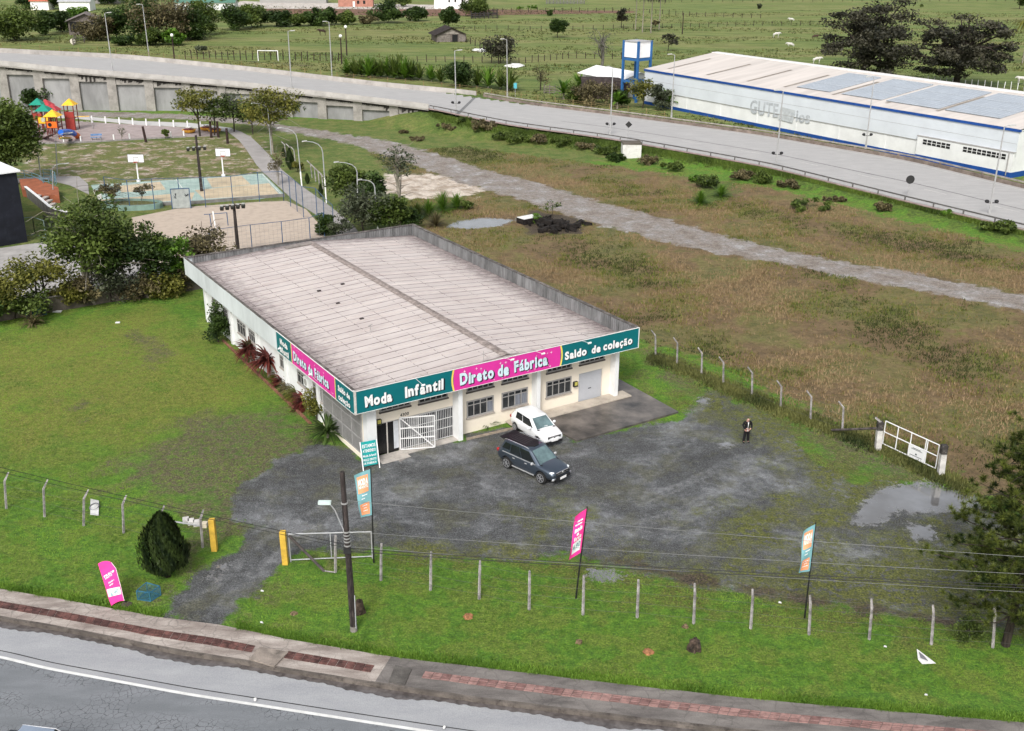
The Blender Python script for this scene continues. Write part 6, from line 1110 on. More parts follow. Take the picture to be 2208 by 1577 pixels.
# floodlight masts
def mast(bx, by, tx, ty, arm, lamps, lab, w_=.17, cap_=False):
    g = G(bx, by); h = HT(bx, by, ty); v = proj((g[0], g[1], h)); lx = (tx - v[0]) * SC(bx, by); r = T('floodlight_mast', lab, 'floodlight', g); m = mat('dark_timber', (0, 0, 0)) if arm else M_POST
    MB().tube([(g[0], g[1], -.2), (g[0] + lx, g[1], h)], [w_ * 1.25, w_ * .8], 8).build('mast_pole', m, r); ax0, ay0, ax1, ay1 = arm; y0 = g[1] - .2; a, b = AY(ax0, ay0, y0), AY(ax1, ay1, y0); MB().bar(a, b, .12).build('cross_arm', m, r)
    for k in range(lamps):
        p = a + (b - a) * (k / (lamps - 1)); l = MB().obox(p + (0, -.15, -.12), (.16, 0, 0), (0, .13, .1), (0, -.08, .13)).build('floodlight', mat('lamp_black', (.03, .03, .025), .5), r); MB().obox(p + (0, -.05, .10), (.14, 0, 0), (0, .12, 0), (0, 0, .05)).build('lamp_cap', mat('lamp_cap', (.45, .46, .44), .6), l)
mast(435, 413, 422, 292, (406, 320, 442, 317), 4, 'dark floodlight mast with four lamps standing on the painted court')
mast(515, 560, 504, 440, (479, 446, 525, 441), 5, 'dark floodlight mast with a row of lamps behind the shop roof')
# park street lamps with curved arms
def curved(bx, by, px, py, hx_, hy_, lab, whitef=.3, name='park_lamp', hd=mat('park_lamp_head', (.48, .48, .47), .6)):
    g = G(bx, by); y0 = g[1]; r = T(name, lab, 'street lamp', g, group='curved park lamps'); kx = AY(px, py, y0); hp_ = AY(hx_, hy_, y0); m = mat('lamp_grey', (.36, .37, .37), .6, .1)
    MB().tube([(g[0], y0, -.1), tuple(np.array((g[0], y0, 0)) * (1 - whitef) + kx * whitef)], .09, 7).build('painted_foot', M_LET, r); pts = [np.array((g[0], y0, 0)) * (1 - whitef) + kx * whitef, kx]
    c = np.array((kx[0], y0, hp_[2])); 
    for t in (.25, .5, .75, 1): pts.append(kx * (1 - t) ** 2 + 2 * c * t * (1 - t) + hp_ * t * t)
    MB().tube(pts, [.075, .065, .055, .05, .045, .04], 7).build('lamp_pole', m, r); d = -1 if hp_[0] < kx[0] else 1; MB().obox(hp_ + (d * .15, 0, .02), (.28, 0, .04), (0, .11, 0), (0, 0, .05)).build('lamp_head', hd, r)
curved(585, 334, 578, 240, 548, 223, 'tall curved grey park lamp in front of the yellow-green trees', .0)
curved(651, 402, 641, 302, 605, 276, 'curved park lamp with a white foot beside the row of leaning posts', .32)
curved(704, 438, 696, 330, 659, 305, 'curved park lamp with a white foot at the bend where the posts end', .5)
curved(772, 470, 770, 372, 728, 350, 'curved park lamp rising out of the bushes behind the shop, left one', .1)
curved(815, 500, 808, 405, 778, 388, 'curved park lamp rising out of the bushes behind the shop, right one', .1)
curved(124, 380, 120, 308, 150, 287, 'curved park lamp in front of the playground towers', .0)
curved(115, 425, 113, 371, 141, 353, 'curved park lamp over the blue railing of the ramp', .0)
curved(90, 394, 80, 320, 72, 300, 'slim park lamp post half hidden by the big dark green tree', .0)
# playground
M_RED = mat('play_red', (.36, .05, .04), .5, .1, 2); M_YL = mat('play_yellow', (.85, .48, .03), .5, .08, 2); M_GN = mat('play_green', (.01, .26, .18), .5, .1, 2); M_ORG = mat('play_orange', (.78, .16, .02), .5, .08, 2); M_BL = mat('play_blue', (.01, .13, .62), .35, .08, 2); M_MAR = mat('play_brown', (.17, .03, .025), .7, .15, 2); M_RR = mat('play_roof_red', (.50, .05, .06), .5)
def tower(px, py, w_, zd, zr, roofm, wallm, lab, hp=1.0, name='play_tower'):
    g = G(px, py); r = T(name, lab, 'play tower', g, group='play towers of the playground')
    for i in (-1, 1):
        for j in (-1, 1): MB().box(g[0] + i * w_ - .06, g[1] + j * w_ - .06, 0, g[0] + i * w_ + .06, g[1] + j * w_ + .06, zr).build('post', M_MAR, r)
    MB().box(g[0] - w_, g[1] - w_, zd - .08, g[0] + w_, g[1] + w_, zd).build('deck', M_MAR, r); rf_ = MB(); e = w_ * 1.35; rf_.add([(g[0] - e, g[1] - e, zr), (g[0] + e, g[1] - e, zr), (g[0] + e, g[1] + e, zr), (g[0] - e, g[1] + e, zr), (g[0], g[1], zr + hp)], [(0, 1, 4), (1, 2, 4), (2, 3, 4), (3, 0, 4), (3, 2, 1, 0)]); rf_.build('roof', roofm, r)
    if wallm: MB().box(g[0] - w_ + .07, g[1] - w_ - .03, zd, g[0] + w_ - .07, g[1] - w_ + .03, zd + .95).box(g[0] - w_ - .03, g[1] - w_ + .07, zd, g[0] - w_ + .03, g[1] + w_ - .07, zd + .95).build('side_panel', wallm, r)
    return r, g
t1, gA = tower(158, 280, .75, 2.0, 4.0, M_YL, M_RED, 'red brown play tower with a yellow roof standing apart on the right')
MB().box(gA[0] - .66, gA[1] - .8, .1, gA[0] + .66, gA[1] - .74, 1.9).build('climbing_wall', M_RED, t1)
t2, gB = tower(121, 298, .85, 1.7, 3.4, M_YL, M_ORG, 'orange play tower with a yellow roof at the front of the playground'); MB().tube([(gB[0] - .3, gB[1] - .93, 2.2), (gB[0] - .3, gB[1] - .9, 2.2)], .3, 12).build('port_hole', M_DARK, t2)
t3, gC = tower(103, 291, .85, 1.9, 3.8, M_GN, M_YL, 'yellow play tower with a green roof in the middle of the playground'); MB().tube([(gC[0], gC[1] - .93, 2.5), (gC[0], gC[1] - .89, 2.5)], .36, 12).build('port_hole', mat('port_grey', (.5, .5, .4)), t3)
t4, gD = tower(121, 287, .8, 1.7, 3.6, M_RR, None, 'play tower with a red roof hidden behind the yellow roofed one')
t5, gE = tower(90, 279, .8, 1.7, 4.0, M_GN, M_RED, 'play tower with a green roof at the back left of the playground'); t6, gF = tower(107, 277, .8, 1.7, 3.7, M_RR, None, 'play tower with a red roof at the back of the playground')
sl = T('tube_slide', 'blue tube slide with an orange mouth coming down right of the play towers', 'slide', G(160, 295)); s0, s1 = G(131, 286, 2.2), G(167, 294, .35); P_ = [s0 * (1 - t) + s1 * t + (0, .5 * math.sin(t * 3), .25 * math.sin(t * math.pi)) for t in np.linspace(0, 1, 9)]
MB().tube(P_[:7], .42, 12).build('tube', M_BL, sl); MB().tube(P_[6:], [.44, .44, .46], 12).build('mouth', M_ORG, sl)
sl = T('open_slide', 'small green and yellow open slide at the front of the play towers', 'slide', G(150, 300)); a, b = G(130, 300, 1.5), G(152, 300, .1); MB().bar(a, b, .6, .06).build('chute', M_GN, sl); MB().bar(a + (0, -.3, .12), b + (0, -.3, .12), .08, .22).bar(a + (0, .3, .12), b + (0, .3, .12), .08, .22).build('side_rail', M_YL, sl)
for (p, q, lb) in (((98, 284), (78, 292), 'grey plank ramp at the left of the play towers'), ((114, 290), (94, 299), 'grey plank ramp at the front of the play towers')): a, b = G(*p, 1.6), G(*q, .05); tag(MB().bar(a, b, .8, .08).build('play_ramp', mat('plank_dark', (.12, .07, .07), .8)), lb, 'ramp')
sw = T('swing_frame', 'yellow topped swing frame between the play tower and the path', 'swing', G(176, 270)); a, b = G(160, 268), G(201, 279); hz_ = 2.6; MB().tube([AY(160, 252, a[1]), AY(193, 251, a[1])], .07, 6).build('top_bar', M_YL, sw); MB().tube([AY(193, 251, a[1]), tuple(b)], .05, 6).tube([AY(160, 252, a[1]), tuple(a)], .05, 6).tube([AY(193, 251, a[1]), tuple(b + (-.6, 3, 0))], .05, 6).build('frame_leg', M_FRAME, sw)
for f in (.35, .75): p = AY(160, 252, a[1]) * (1 - f) + AY(193, 251, a[1]) * f; MB().bar(p, (p[0], p[1], .5), .02).bar(p + (.4, 0, 0), (p[0] + .4, p[1], .5), .02).box(p[0], p[1] - .1, .45, p[0] + .4, p[1] + .1, .5).build('seat', M_FRAME, sw)
bn = T('park_bench', 'pale blue bench standing on the edge of the play area', 'bench', G(208, 303)); a, b = G(196, 303), G(220, 302); MB().bar(a + (0, 0, .45), b + (0, 0, .45), .4, .06).build('seat', mat('bench_blue', (.16, .28, .50), .6), bn); MB().bar(a + (0, .2, .8), b + (0, .2, .8), .04, .3).build('backrest', mat('bench_blue', (0, 0, 0)), bn)
for f in (.1, .5, .9): p = a * (1 - f) + b * f; MB().box(p[0] - .04, p[1] - .15, 0, p[0] + .04, p[1] + .2, .42).build('leg', M_FRAME, bn)
names_ = ['at the left end', 'second from the left', 'third from the left', 'fourth from the left', 'fifth from the left', 'sixth from the left', 'seventh from the left', 'eighth from the left', 'at the right end']
for k, (x, yb) in enumerate(((199, 265), (228, 266.5), (258, 268.5), (287, 270), (316, 271.5), (345, 273), (375, 274.5), (405, 276), (433, 278))): g = G(x, yb); tag(MB().tube([(g[0], g[1], 0), (g[0], g[1], 1.15)], .12, 8).build('white_bollard', M_LET), 'white bollard along the pale path behind the playground, ' + names_[k], 'bollard', 'white bollards behind the playground')
nm2 = ['leftmost', 'second', 'third', 'fourth', 'fifth', 'rightmost']
for k, (x, yb) in enumerate(((138, 309), (175, 308), (246, 304.5), (280, 302.5), (369, 298), (397, 296))): g = G(x, yb); tag(MB().tube([(g[0], g[1], 0), (g[0], g[1], 1.0)], .11, 8).build('white_bollard', M_LET), nm2[k] + ' white bollard on the low wall in front of the play area', 'bollard', 'white bollards in front of the play area')
for k, (x, yb, lb) in enumerate(((408, 287, 'round yellow seat ring under the tree, left of three'), (446, 282, 'round yellow seat ring under the trees, middle of three'), (463, 286, 'round yellow seat ring beside the dark posts, right of three'))):
    g = G(x, yb); r = T('seat_ring', lb, 'seat', g, group='round yellow seats under the park trees'); MB().tube([(g[0], g[1], .2), (g[0], g[1], .55)], [.95, 1.1], 16).build('ring', mat('ring_yellow', (.60, .30, .04), .7, .12, 2), r); MB().tube([(g[0], g[1], .56), (g[0], g[1], .62)], .85, 14).build('inner', M_MAR, r); MB().tube([(g[0], g[1], .6), (g[0], g[1], .9), (g[0], g[1], .95)], [.12, .5, .5], 12).build('table_top', M_LET, r)
M_TIM = mat('old_post', (.05, .03, .028), .95, .3, 3)
for bx, by, ty, lb in ((315, 307, 273, 'thick dark timber post leaning in the bare lawn, left one'), (456, 297, 262, 'dark timber post at the left of three by the round seats'), (471, 297, 262, 'tall dark timber post in the middle by the round seats'), (491, 310, 277, 'dark timber post at the right next to the curved path')):
    g = G(bx, by); h = HT(bx, by, ty); tag(MB().tube([(g[0], g[1], -.1), (g[0] - .25 * (bx == 315), g[1], h)], [.22, .18], 8).build('timber_post', M_TIM), lb, 'post', 'dark timber posts in the park')
# leaning park fence posts by the cypress row
pf = T('leaning_fence', 'row of grey concrete posts with bent tops right of the curved park path', 'fence', G(620, 360))
for bx, by, tx, ty in ((617, 340, 607, 312), (627, 345, 616, 318), (637, 352, 628, 325), (673, 384, 663, 352), (681, 392, 673, 360), (689, 400, 681, 368), (697, 408, 688, 374), (703, 416, 696, 382)): g = G(bx, by); h = 2.3; MB().tube([(g[0], g[1], 0), (g[0] - .1, g[1], h * .8), (g[0] - .55, g[1], h)], .08, 5).build('post', M_POST, pf)
vn = T('volleyball_post', 'white and blue volleyball posts with a cross rail on the sand court', 'net post', G(455, 478)); MB().tube([tuple(G(465, 492)), tuple(AY(459, 456, G(465, 492)[1]))], .08, 6).build('white_post', M_LET, vn); MB().tube([tuple(G(456, 490)), tuple(AY(452, 462, G(456, 490)[1]))], .05, 6).tube([tuple(G(492, 487)), tuple(AY(489, 459, G(492, 487)[1]))], .05, 6).build('blue_post', M_BLU, vn); MB().tube([AY(440, 463, G(460, 488)[1]), AY(490, 459, G(460, 488)[1])], .04, 6).build('cross_rail', M_BLU, vn)
pl = T('round_planter', 'round pale green concrete planter with two small trees beside the painted court', 'planter', G(300, 452)); g = G(285, 447); mb = MB(); ts_ = np.linspace(0, 2 * math.pi, 25)[:-1]; R1 = [(g[0] + 3.6 * math.cos(t), g[1] + 1.9 * math.sin(t)) for t in ts_]; R2 = [(g[0] + 3.2 * math.cos(t), g[1] + 1.55 * math.sin(t)) for t in ts_]; n_ = 24
mb.add([(*p, 0) for p in R1] + [(*p, .6) for p in R1] + [(*p, .6) for p in R2] + [(*p, .35) for p in R2], [(i + k * n_, (i + 1) % n_ + k * n_, (i + 1) % n_ + (k + 1) * n_, i + (k + 1) * n_) for k in range(3) for i in range(n_)]); mb.build('planter_wall', mat('planter_green', (.20, .30, .26), .8, .15, 1), pl); MB().add([(*p, .4) for p in R2], [tuple(range(24))]).build('planter_soil', mat('planter_soil', (.13, .13, .05), .95, .2, 3), pl)
# dark building at the left with a white roof
M_NAVY = mat('black_wall', (.010, .012, .020), .75, .2, .6, grime=.25, gcol=(.03, .035, .045)); d0 = G(60, 522); hb_ = HT(60, 522, 371); dk = T('dark_building', 'black walled building with a white roof at the left edge of the picture', 'building', d0); dx = G(-10, 534); ux = (dx - d0) / np.linalg.norm(dx - d0); uy = np.array((-ux[1], ux[0], 0)); uy = uy if uy[1] > 0 else -uy
def DB(a, b, z): return d0 + ux * a + uy * b + (0, 0, z)
V = [DB(a, b, z) for z in (-.2, hb_) for a, b in ((0, 0), (16, 0), (16, 22), (0, 22))]; MB().add(V, [(0, 1, 5, 4), (1, 2, 6, 5), (2, 3, 7, 6), (3, 0, 4, 7)]).build('wall', M_NAVY, dk)
MB().add([DB(a, b, z) for z in (hb_ + .02, hb_ + .2) for a, b in ((-.3, -.3), (16, -.3), (16, 22), (-.3, 22))] , [(0, 1, 5, 4), (4, 5, 6, 7), (3, 0, 4, 7), (3, 2, 1, 0)]).build('roof', mat('white_roof', (.82, .83, .85), .5, .04, .5), dk)
MB().tube([DB(2.3, -.02, hb_ - .85), DB(2.3, -.12, hb_ - .85)], .16, 10).build('wall_light', M_LET, dk); MB().obox(DB(-.35, 2.5, hb_ * .62), -ux * .3, uy * .5, (0, 0, .35)).build('air_conditioner', M_WHITE, dk)
# yard of pale concrete behind the trees, steps, ramp and rails
struct(MB().prism([tuple(p) for p in GP([(-60, 545), (60, 528), (130, 520), (260, 508), (300, 560), (420, 590), (400, 618), (250, 640), (100, 668), (-60, 700)])], -.1, .06).build('concrete_yard', mat('pale_yard', (.40, .385, .37), .85, .12, .5, .2, 8, grime=.5, gcol=(.22, .20, .19), gscale=.6)))
M_TER = mat('terracotta', (.36, .12, .06), .85, .15, 1, grime=.3); am = T('stepped_terrace', 'terracotta stepped terrace with pale stair treads beside the dark building', 'terrace', G(80, 440))
V = [G(*p, 0) for p in ((40, 405), (95, 410), (112, 440), (60, 432))]
mb = MB(); P_ = GP([(44, 402), (80, 400), (128, 420), (130, 438), (90, 436), (50, 424)]); mb.prism([tuple(p) for p in P_], -.1, .9); mb.build('terrace_block', M_TER, am)
for k in range(7): a, b = G(80 + k * 7, 440 + k * 5.5), G(97 + k * 7, 431 + k * 5.5); MB().bar(a + (0, 0, .8 - k * .11), b + (0, 0, .8 - k * .11), .55, .18).build('stair_tread', mat('tread', (.50, .44, .40), .85, .1), am)
rw = T('retaining_wall', 'low white capped wall running down beside the terrace steps', 'wall', G(60, 440)); pts = [(58, 424), (92, 452), (110, 468), (125, 475), (150, 481)]; w3 = [G(*p) for p in pts]
for a, b in zip(w3[:-1], w3[1:]): MB().bar(a + (0, 0, .6), b + (0, 0, .6), .25, 1.2).build('wall_segment', mat('wall_grey', (.2, .19, .18), .9, .15, 1, grime=.5), rw); MB().bar(a + (0, 0, 1.23), b + (0, 0, 1.23), .32, .07).build('wall_cap', M_LET, rw)
br = T('blue_railing', 'curved pale blue railing round the ramp by the dark building', 'railing', G(70, 400)); M_PB = mat('pale_blue_rail', (.16, .30, .38), .6, .1, 2)
arc = [G(*p) for p in ((38, 391), (55, 393), (72, 398), (88, 404), (96, 411), (108, 411), (120, 406), (122, 397), (112, 392), (96, 391))]
for z in (.35, .7, 1.1): MB().tube([tuple(p + (0, 0, z + .4)) for p in arc], .035, 5).build('rail', M_PB, br)
for p in arc: MB().tube([tuple(p), tuple(p + (0, 0, 1.5))], .04, 5).build('post', M_PB, br)
wg = T('wire_gate', 'grey frame gate and dark mesh panel at the foot of the dark building', 'gate', G(60, 512)); q = MB()
for p, s_ in (((52, 511), (76, 508)), ((76, 508), (100, 516))): a, b = G(*p), G(*s_); q.bar(a, a + (0, 0, 2), .06); q.bar(b, b + (0, 0, 2), .06); q.bar(a + (0, 0, 2), b + (0, 0, 2), .05); q.bar(a + (0, 0, .1), b + (0, 0, .1), .05)
q.build('gate_frame', mat('gate_green', (.18, .24, .24), .6), wg); q = MB(); a, b = G(98, 500), G(124, 512)
for k in range(9): q.bar(a + (b - a) * k / 8, a + (b - a) * k / 8 + (0, 0, 1.8), .05)
for k in range(6): q.bar(a + (0, 0, .1 + k * .34), b + (0, 0, .1 + k * .34), .05)
q.build('mesh_panel', M_BLKP, wg)
# back wall of the left lawn
bw = T('garden_wall', 'low mossy concrete wall at the back of the left lawn behind the shrubs', 'wall', G(330, 640)); M_BW = mat('mossy_wall', (.14, .12, .10), .95, .2, 1, .4, 8, grime=.6, gcol=(.04, .045, .02)); pts = [(-40, 700), (100, 675), (235, 652), (330, 640), (440, 622), (520, 606)]; w3 = [G(*p) for p in pts]
for a, b in zip(w3[:-1], w3[1:]): MB().bar(a + (0, 0, .55), b + (0, 0, .55), .18, 1.5).build('wall_segment', M_BW, bw); MB().bar(a + (0, 0, 1.33), b + (0, 0, 1.33), .24, .06).build('wall_cap', mat('cap_grey', (.3, .28, .26), .9, .2, 2), bw)
tag(MB().bar(G(60, 688) + (0, -.3, .7), G(105, 680) + (0, -.3, .7), .05, 1.1).build('tarpaulin', mat('blue_green_sheet', (.03, .09, .10), .7, .4, 1.5, stretch=(3, 1, .4))), 'dark blue green sheet hung on the back wall behind the shrubs', 'tarpaulin')
for i, (px, py, w_, lb) in enumerate(((124, 673, .35, 'white scrap on the edge of the left lawn, biggest of three'), (165, 659, .2, 'small white scrap by the back wall shrubs'), (254, 697, .18, 'tiny white scrap in the middle of the left lawn'))): g = G(px, py); tag(MB().obox(g + (0, 0, .05), (w_, 0, 0), (0, w_ * .5, .02), (0, 0, .02)).build('litter_scrap', M_LIT), lb, 'litter')
tag(MB().obox(G(146, 652) + (0, 0, .15), (.45, 0, 0), (0, .25, 0), (0, 0, .14)).build('red_tub', mat('faded_red', (.30, .05, .04), .6, .2, 3)), 'faded red tub lying under the shrubs at the back of the lawn', 'tub')
# ================================================================ HIGHWAY LAMPS AND SIGNS
M_GAL = mat('galvanised', (.42, .42, .42), .55, .1, 2, metal=.1)
def hlamp(bx, by, tx, ty, side, lab, boxes=None, far=False):
    z = zroad(bx + (60 if far else 0)) - .1; g = G(bx, by, z); h = HT(bx, by, ty, z); v = proj((g[0], g[1], h)); lx = (tx - v[0]) * SC(bx, by, z) * .5
    r = T('highway_lamp', lab, 'street lamp', g, group='tall steel lamps along the highway'); MB().tube([(g[0], g[1], z - .3), (g[0] + lx, g[1], h)], [.12, .065], 8).build('lamp_pole', M_GAL, r); MB().tube([(g[0] + lx, g[1], h), (g[0] + lx + side * .5, g[1], h + .12)], .04, 6).build('lamp_arm', M_GAL, r); MB().obox((g[0] + lx + side * .85, g[1], h + .14), (.38, 0, .03), (0, .14, 0), (0, 0, .06)).build('lamp_head', mat('lamp_head_pale', (.50, .50, .48), .5, .05), r)
    MB().tube([(g[0], g[1], z - .3), (g[0], g[1], z + .5)], .17, 8).build('pole_foot', M_GAL, r)
    if boxes:
        bz = HT(bx, by, boxes, z)
        for sd in (-1, 1): MB().ball((g[0] + sd * .55 + lx * .3, g[1] - .1, bz), .26, 8, 6, (1, 1, .8)).build('floodlight', M_BLKP, r)
        MB().tube([(g[0] - .55, g[1] - .05, bz - .2), (g[0] + .55, g[1] - .05, bz - .2)], .035, 5).build('bracket', M_BLKP, r)
hlamp(243, 153, 224, 29, 1, 'highway lamp at the far left, on the near parapet above the panelled wall')
hlamp(322, 126, 306, 11, -1, 'highway lamp on the far barrier at the left, second from the left', far=True)
hlamp(629, 192, 621, 68, 1, 'highway lamp on the near parapet above the tree clump left of centre')
hlamp(716, 167, 709, 48, -1, 'highway lamp on the far barrier just left of the pair of dark pasture poles', far=True)
hlamp(984, 246, 978.5, 110, 1, 'highway lamp where the near parapet ends and the guardrail begins', 221)
hlamp(1094, 206, 1091, 86, -1, 'highway lamp on the far side in front of the tangled dark tree', far=True)
hlamp(1315.5, 291, 1322, 146, -1, 'highway lamp on the near side just left of the diamond sign', 267)
hlamp(1448, 250, 1454, 119, -1, 'highway lamp on the far side at the left corner of the white warehouse', far=True)
hlamp(1673, 360, 1688.6, 197, -1, 'highway lamp on the near side in front of the faded lettering', 330)
hlamp(1867, 317, 1884, 168, -1, 'highway lamp on the far side in front of the middle solar panels', 290, far=True)
hlamp(2133, 462, 2166, 273, 1, 'highway lamp at the far right on the near side by the leafy bush', 434)
def rsign(bx, by, ty, kind, lab, z=None):
    z = zroad(bx) - .1 if z is None else z; g = G(bx, by, z); h = HT(bx, by, ty, z); r = T('road_sign', lab, 'road sign', g); MB().tube([(g[0], g[1], z - .3), (g[0], g[1], h)], .05, 6).build('sign_post', M_GAL, r); s_ = .52
    P_ = [(g[0] + s_ * math.cos(t), g[1] - .06, h - s_ * .9 + s_ * math.sin(t)) for t in (np.arange(4) * math.pi / 2 if kind == 'd' else np.arange(16) * math.pi / 8)] if kind != 'r' else [(g[0] + i * .3, g[1] - .06, h - .6 + j * .5) for i, j in ((-1, -1), (1, -1), (1, 1), (-1, 1))]
    P2_ = [(a, b - .03, c) for a, b, c in P_]; n_ = len(P_); MB().add(P_ + P2_, [tuple(range(n_)), tuple(range(n_, 2 * n_))[::-1]] + [(i, (i + 1) % n_, n_ + (i + 1) % n_, n_ + i) for i in range(n_)]).build('sign_plate', mat('sign_back', (.03, .03, .03), .6, .1) if kind != 'r' else mat('sign_cyan', (.10, .45, .55), .5), r)
rsign(1354, 303, 262, 'd', 'black backed diamond road sign standing on the near side of the highway'); rsign(1957, 425, 379, 'c', 'round dark backed road sign on the near side of the highway at the right'); rsign(1111, 205, 178, 'r', 'small pale blue road sign behind the far barrier of the highway')
# white concrete cabinet in the bank
bx_ = T('concrete_box', 'white square concrete box with a dark lid on the grass bank below the highway', 'cabinet', G(1362, 342)); g = G(1362, 342); w_ = 1.35; MB().box(g[0] - w_, g[1], 0, g[0] + w_, g[1] + 2.6, 2.0).build('box', mat('chalky_white', (.70, .69, .66), .9, .08, .8, grime=.45, gcol=(.28, .26, .24), gscale=1), bx_); MB().box(g[0] - w_ - .06, g[1] - .06, 2.0, g[0] + w_ + .06, g[1] + 2.66, 2.14).build('lid', M_BW, bx_)
# ================================================================ WAREHOUSE
wc = G(1392, 150, 6.4); wr2 = G(2200, 281, 6.4); wd_ = (wr2 - wc); WL_ = np.linalg.norm(wd_); wd_ /= WL_; wn = np.array((-wd_[1], wd_[0], 0)); wn = wn if wn[1] > 0 else -wn
wh = T('warehouse', 'long white warehouse with a blue roof edge and solar panels beyond the highway', 'warehouse', (wc[0], wc[1], 0), math.atan2(wd_[1], wd_[0])); WD, WHE, WHR = 35.0, 6.4, 8.75
def WB(mb, n_, m, p=None, **k): return mb.build(n_, m, p or wh, world=False, **k)
M_WPAN = mat('white_cladding', (.62, .66, .70), .6, .04, .3, grime=.15, gcol=(.5, .54, .57)); M_BLU2 = mat('blue_trim', (.012, .07, .30), .5, .1, 1); M_CRM = mat('masonry_white', (.74, .75, .75), .8, .05, .4, grime=.15, gcol=(.5, .5, .49))
WB(MB().box(0, -.15, 2.75, WL_, 0, WHE - .25), 'cladding', M_WPAN); WB(MB().box(0, -.02, -.5, WL_ - 15.5, .12, 2.75), 'base_wall', M_CRM); WB(MB().box(WL_ - 15.5, -.5, -.5, WL_, .12, 3.35), 'annex_wall', M_CRM); WB(MB().box(WL_ - 15.6, -.56, 3.35, WL_ + .05, .0, 3.47), 'annex_coping', M_FRAME)
WB(MB().box(WL_ - .1, 0, -.5, WL_ + .02, WD, WHE), 'end_wall', M_CRM); WB(MB().box(-.05, 0, -.5, .05, WD, WHE), 'end_wall', M_CRM); WB(MB().box(0, WD - .1, -.5, WL_, WD, WHE - .2), 'back_wall', M_CRM)
WB(MB().box(-.1, -.30, WHE - .25, WL_ + .2, .06, WHE + .1), 'roof_trim', M_BLU2); WB(MB().box(WL_ - 15.5, -.53, -.5, WL_ + .04, -.502, .75), 'base_stripe', M_BLU2); WB(MB().box(0, -.05, -.5, WL_ - 15.6, -.022, .55), 'base_stripe', M_BLU2); WB(MB().box(WL_ + .022, -.5, -.5, WL_ + .05, WD, .75), 'base_stripe', M_BLU2)
q = MB(); [q.box(x, -.08, 0.56, x + .35, -.022, 2.74) for x in np.arange(3, WL_ - 17, 9.0)]; WB(q, 'pilaster', M_CRM); q = MB(); [q.box(0, -.165, z, WL_, -.152, z + .03) for z in (4.55,)]; q.box(0, -.17, 2.70, WL_ - 15.6, -.0, 2.76); WB(q, 'cladding_joint', M_FRAME)
for x0, x1 in ((-14.5, -9.8), (-7.8, -1.0)):
    f = WB(MB().box(WL_ + x0, -.54, 2.35, WL_ + x1, -.505, 3.05), 'window', M_DARK); q = MB(); n_ = int((x1 - x0) / .75); [q.box(WL_ + x0 + (x1 - x0) * k / n_ - .05, -.56, 2.35, WL_ + x0 + (x1 - x0) * k / n_ + .05, -.542, 3.05) for k in range(n_ + 1)]; q.box(WL_ + x0, -.565, 2.67, WL_ + x1, -.543, 2.73); WB(q, 'frame', M_CRM, f)
WB(MB().tube([(WL_ - .6, -.62, .3), (WL_ - .6, -.62, 3.3)], .07, 6), 'downpipe', M_FRAME)
rs = MB(); rs.quad((-.2, -.2, WHE + .11), (WL_ + .2, -.2, WHE + .11), (WL_ + .2, WD / 2, WHR), (-.2, WD / 2, WHR)); rs.quad((-.2, WD / 2, WHR), (WL_ + .2, WD / 2, WHR), (WL_ + .2, WD + .2, WHE + .11), (-.2, WD + .2, WHE + .11)); WRF = WB(rs, 'roof', mat('warehouse_roof', (.60, .55, .51), .7, .08, .25, grime=.2, gcol=(.44, .37, .32), gscale=.5, stretch=(2.5, .2, 1)))
for x in (-.02, WL_ - .03): WB(MB().add([(x, 0, WHE - .3), (x, WD, WHE - .3), (x, WD / 2, WHR - .05), (x + .05, 0, WHE - .3), (x + .05, WD, WHE - .3), (x + .05, WD / 2, WHR - .05)], [(0, 2, 1), (3, 4, 5)]), 'gable', M_CRM)
WB(MB().box(-.2, WD / 2 - .8, WHR - .08, WL_ + .2, WD / 2 + .8, WHR + .06), 'ridge_cap', mat('ridge_white', (.74, .73, .72), .6, .04, 1), WRF)
def wr(px, py):       # point on the near roof slope, local
    for it in range(12):
        z = 7.5 if it == 0 else z; g = G(px, py, z) - wc; x, y = g @ wd_, g @ wn; z = WHE + .11 + (WHR - WHE - .11) * (y + .2) / (WD / 2 + .2)
    return x, y, z
def rquad(x0, x1, y0, y1, o):
    f = lambda y: WHE + .11 + (WHR - WHE - .11) * (y + .2) / (WD / 2 + .2) + o; return [(x0, y0, f(y0)), (x1, y0, f(y0)), (x1, y1, f(y1)), (x0, y1, f(y1))]
M_SKY = mat('skylight_strip', (.30, .26, .22), .7, .15, .8); M_SOL = mat('solar_cell', (.36, .40, .45), .25, .06, .4, spec=.6)
for px in ((1456, 145), (1540, 158), (1625, 172), (1705, 184), (1800, 203), (1912, 222), (2028, 237)): x, y, z = wr(*px); WB(MB().quad(*rquad(x, x + .55, 2.0, 12.5, .05)), 'skylight', M_SKY, WRF)
for k, (a, b) in enumerate((((1722, 186), (1800, 198)), ((1820, 200), (1912, 215)), ((1915, 215), (2030, 236)), ((2040, 235), (2160, 258)))):
    x0, x1 = wr(*a)[0] + .6, wr(*b)[0] - .2; sp = WB(MB().add([tuple(p) for p in rquad(x0, x1, 3.0, 15.0, .14)] + [tuple(p) for p in rquad(x0, x1, 3.0, 15.0, .04)], [(0, 1, 2, 3), (4, 5, 1, 0), (5, 6, 2, 1), (7, 4, 0, 3)]), 'solar_array', M_SOL, WRF); q = MB()
    for j in range(0, 4): y = 3.0 + j * 4; q.quad(*rquad(x0, x1, y - .12, y + .12, .155))
    for i in range(1, 11): x = x0 + (x1 - x0) * i / 11; q.quad(*rquad(x - .04, x + .04, 3.0, 15.0, .151))
    WB(q, 'panel_frame', mat('panel_frame', (.48, .52, .56), .4), sp)
lt = MB(); M_FAD = mat('faded_letter', (.47, .50, .53), .8, .15, 2)
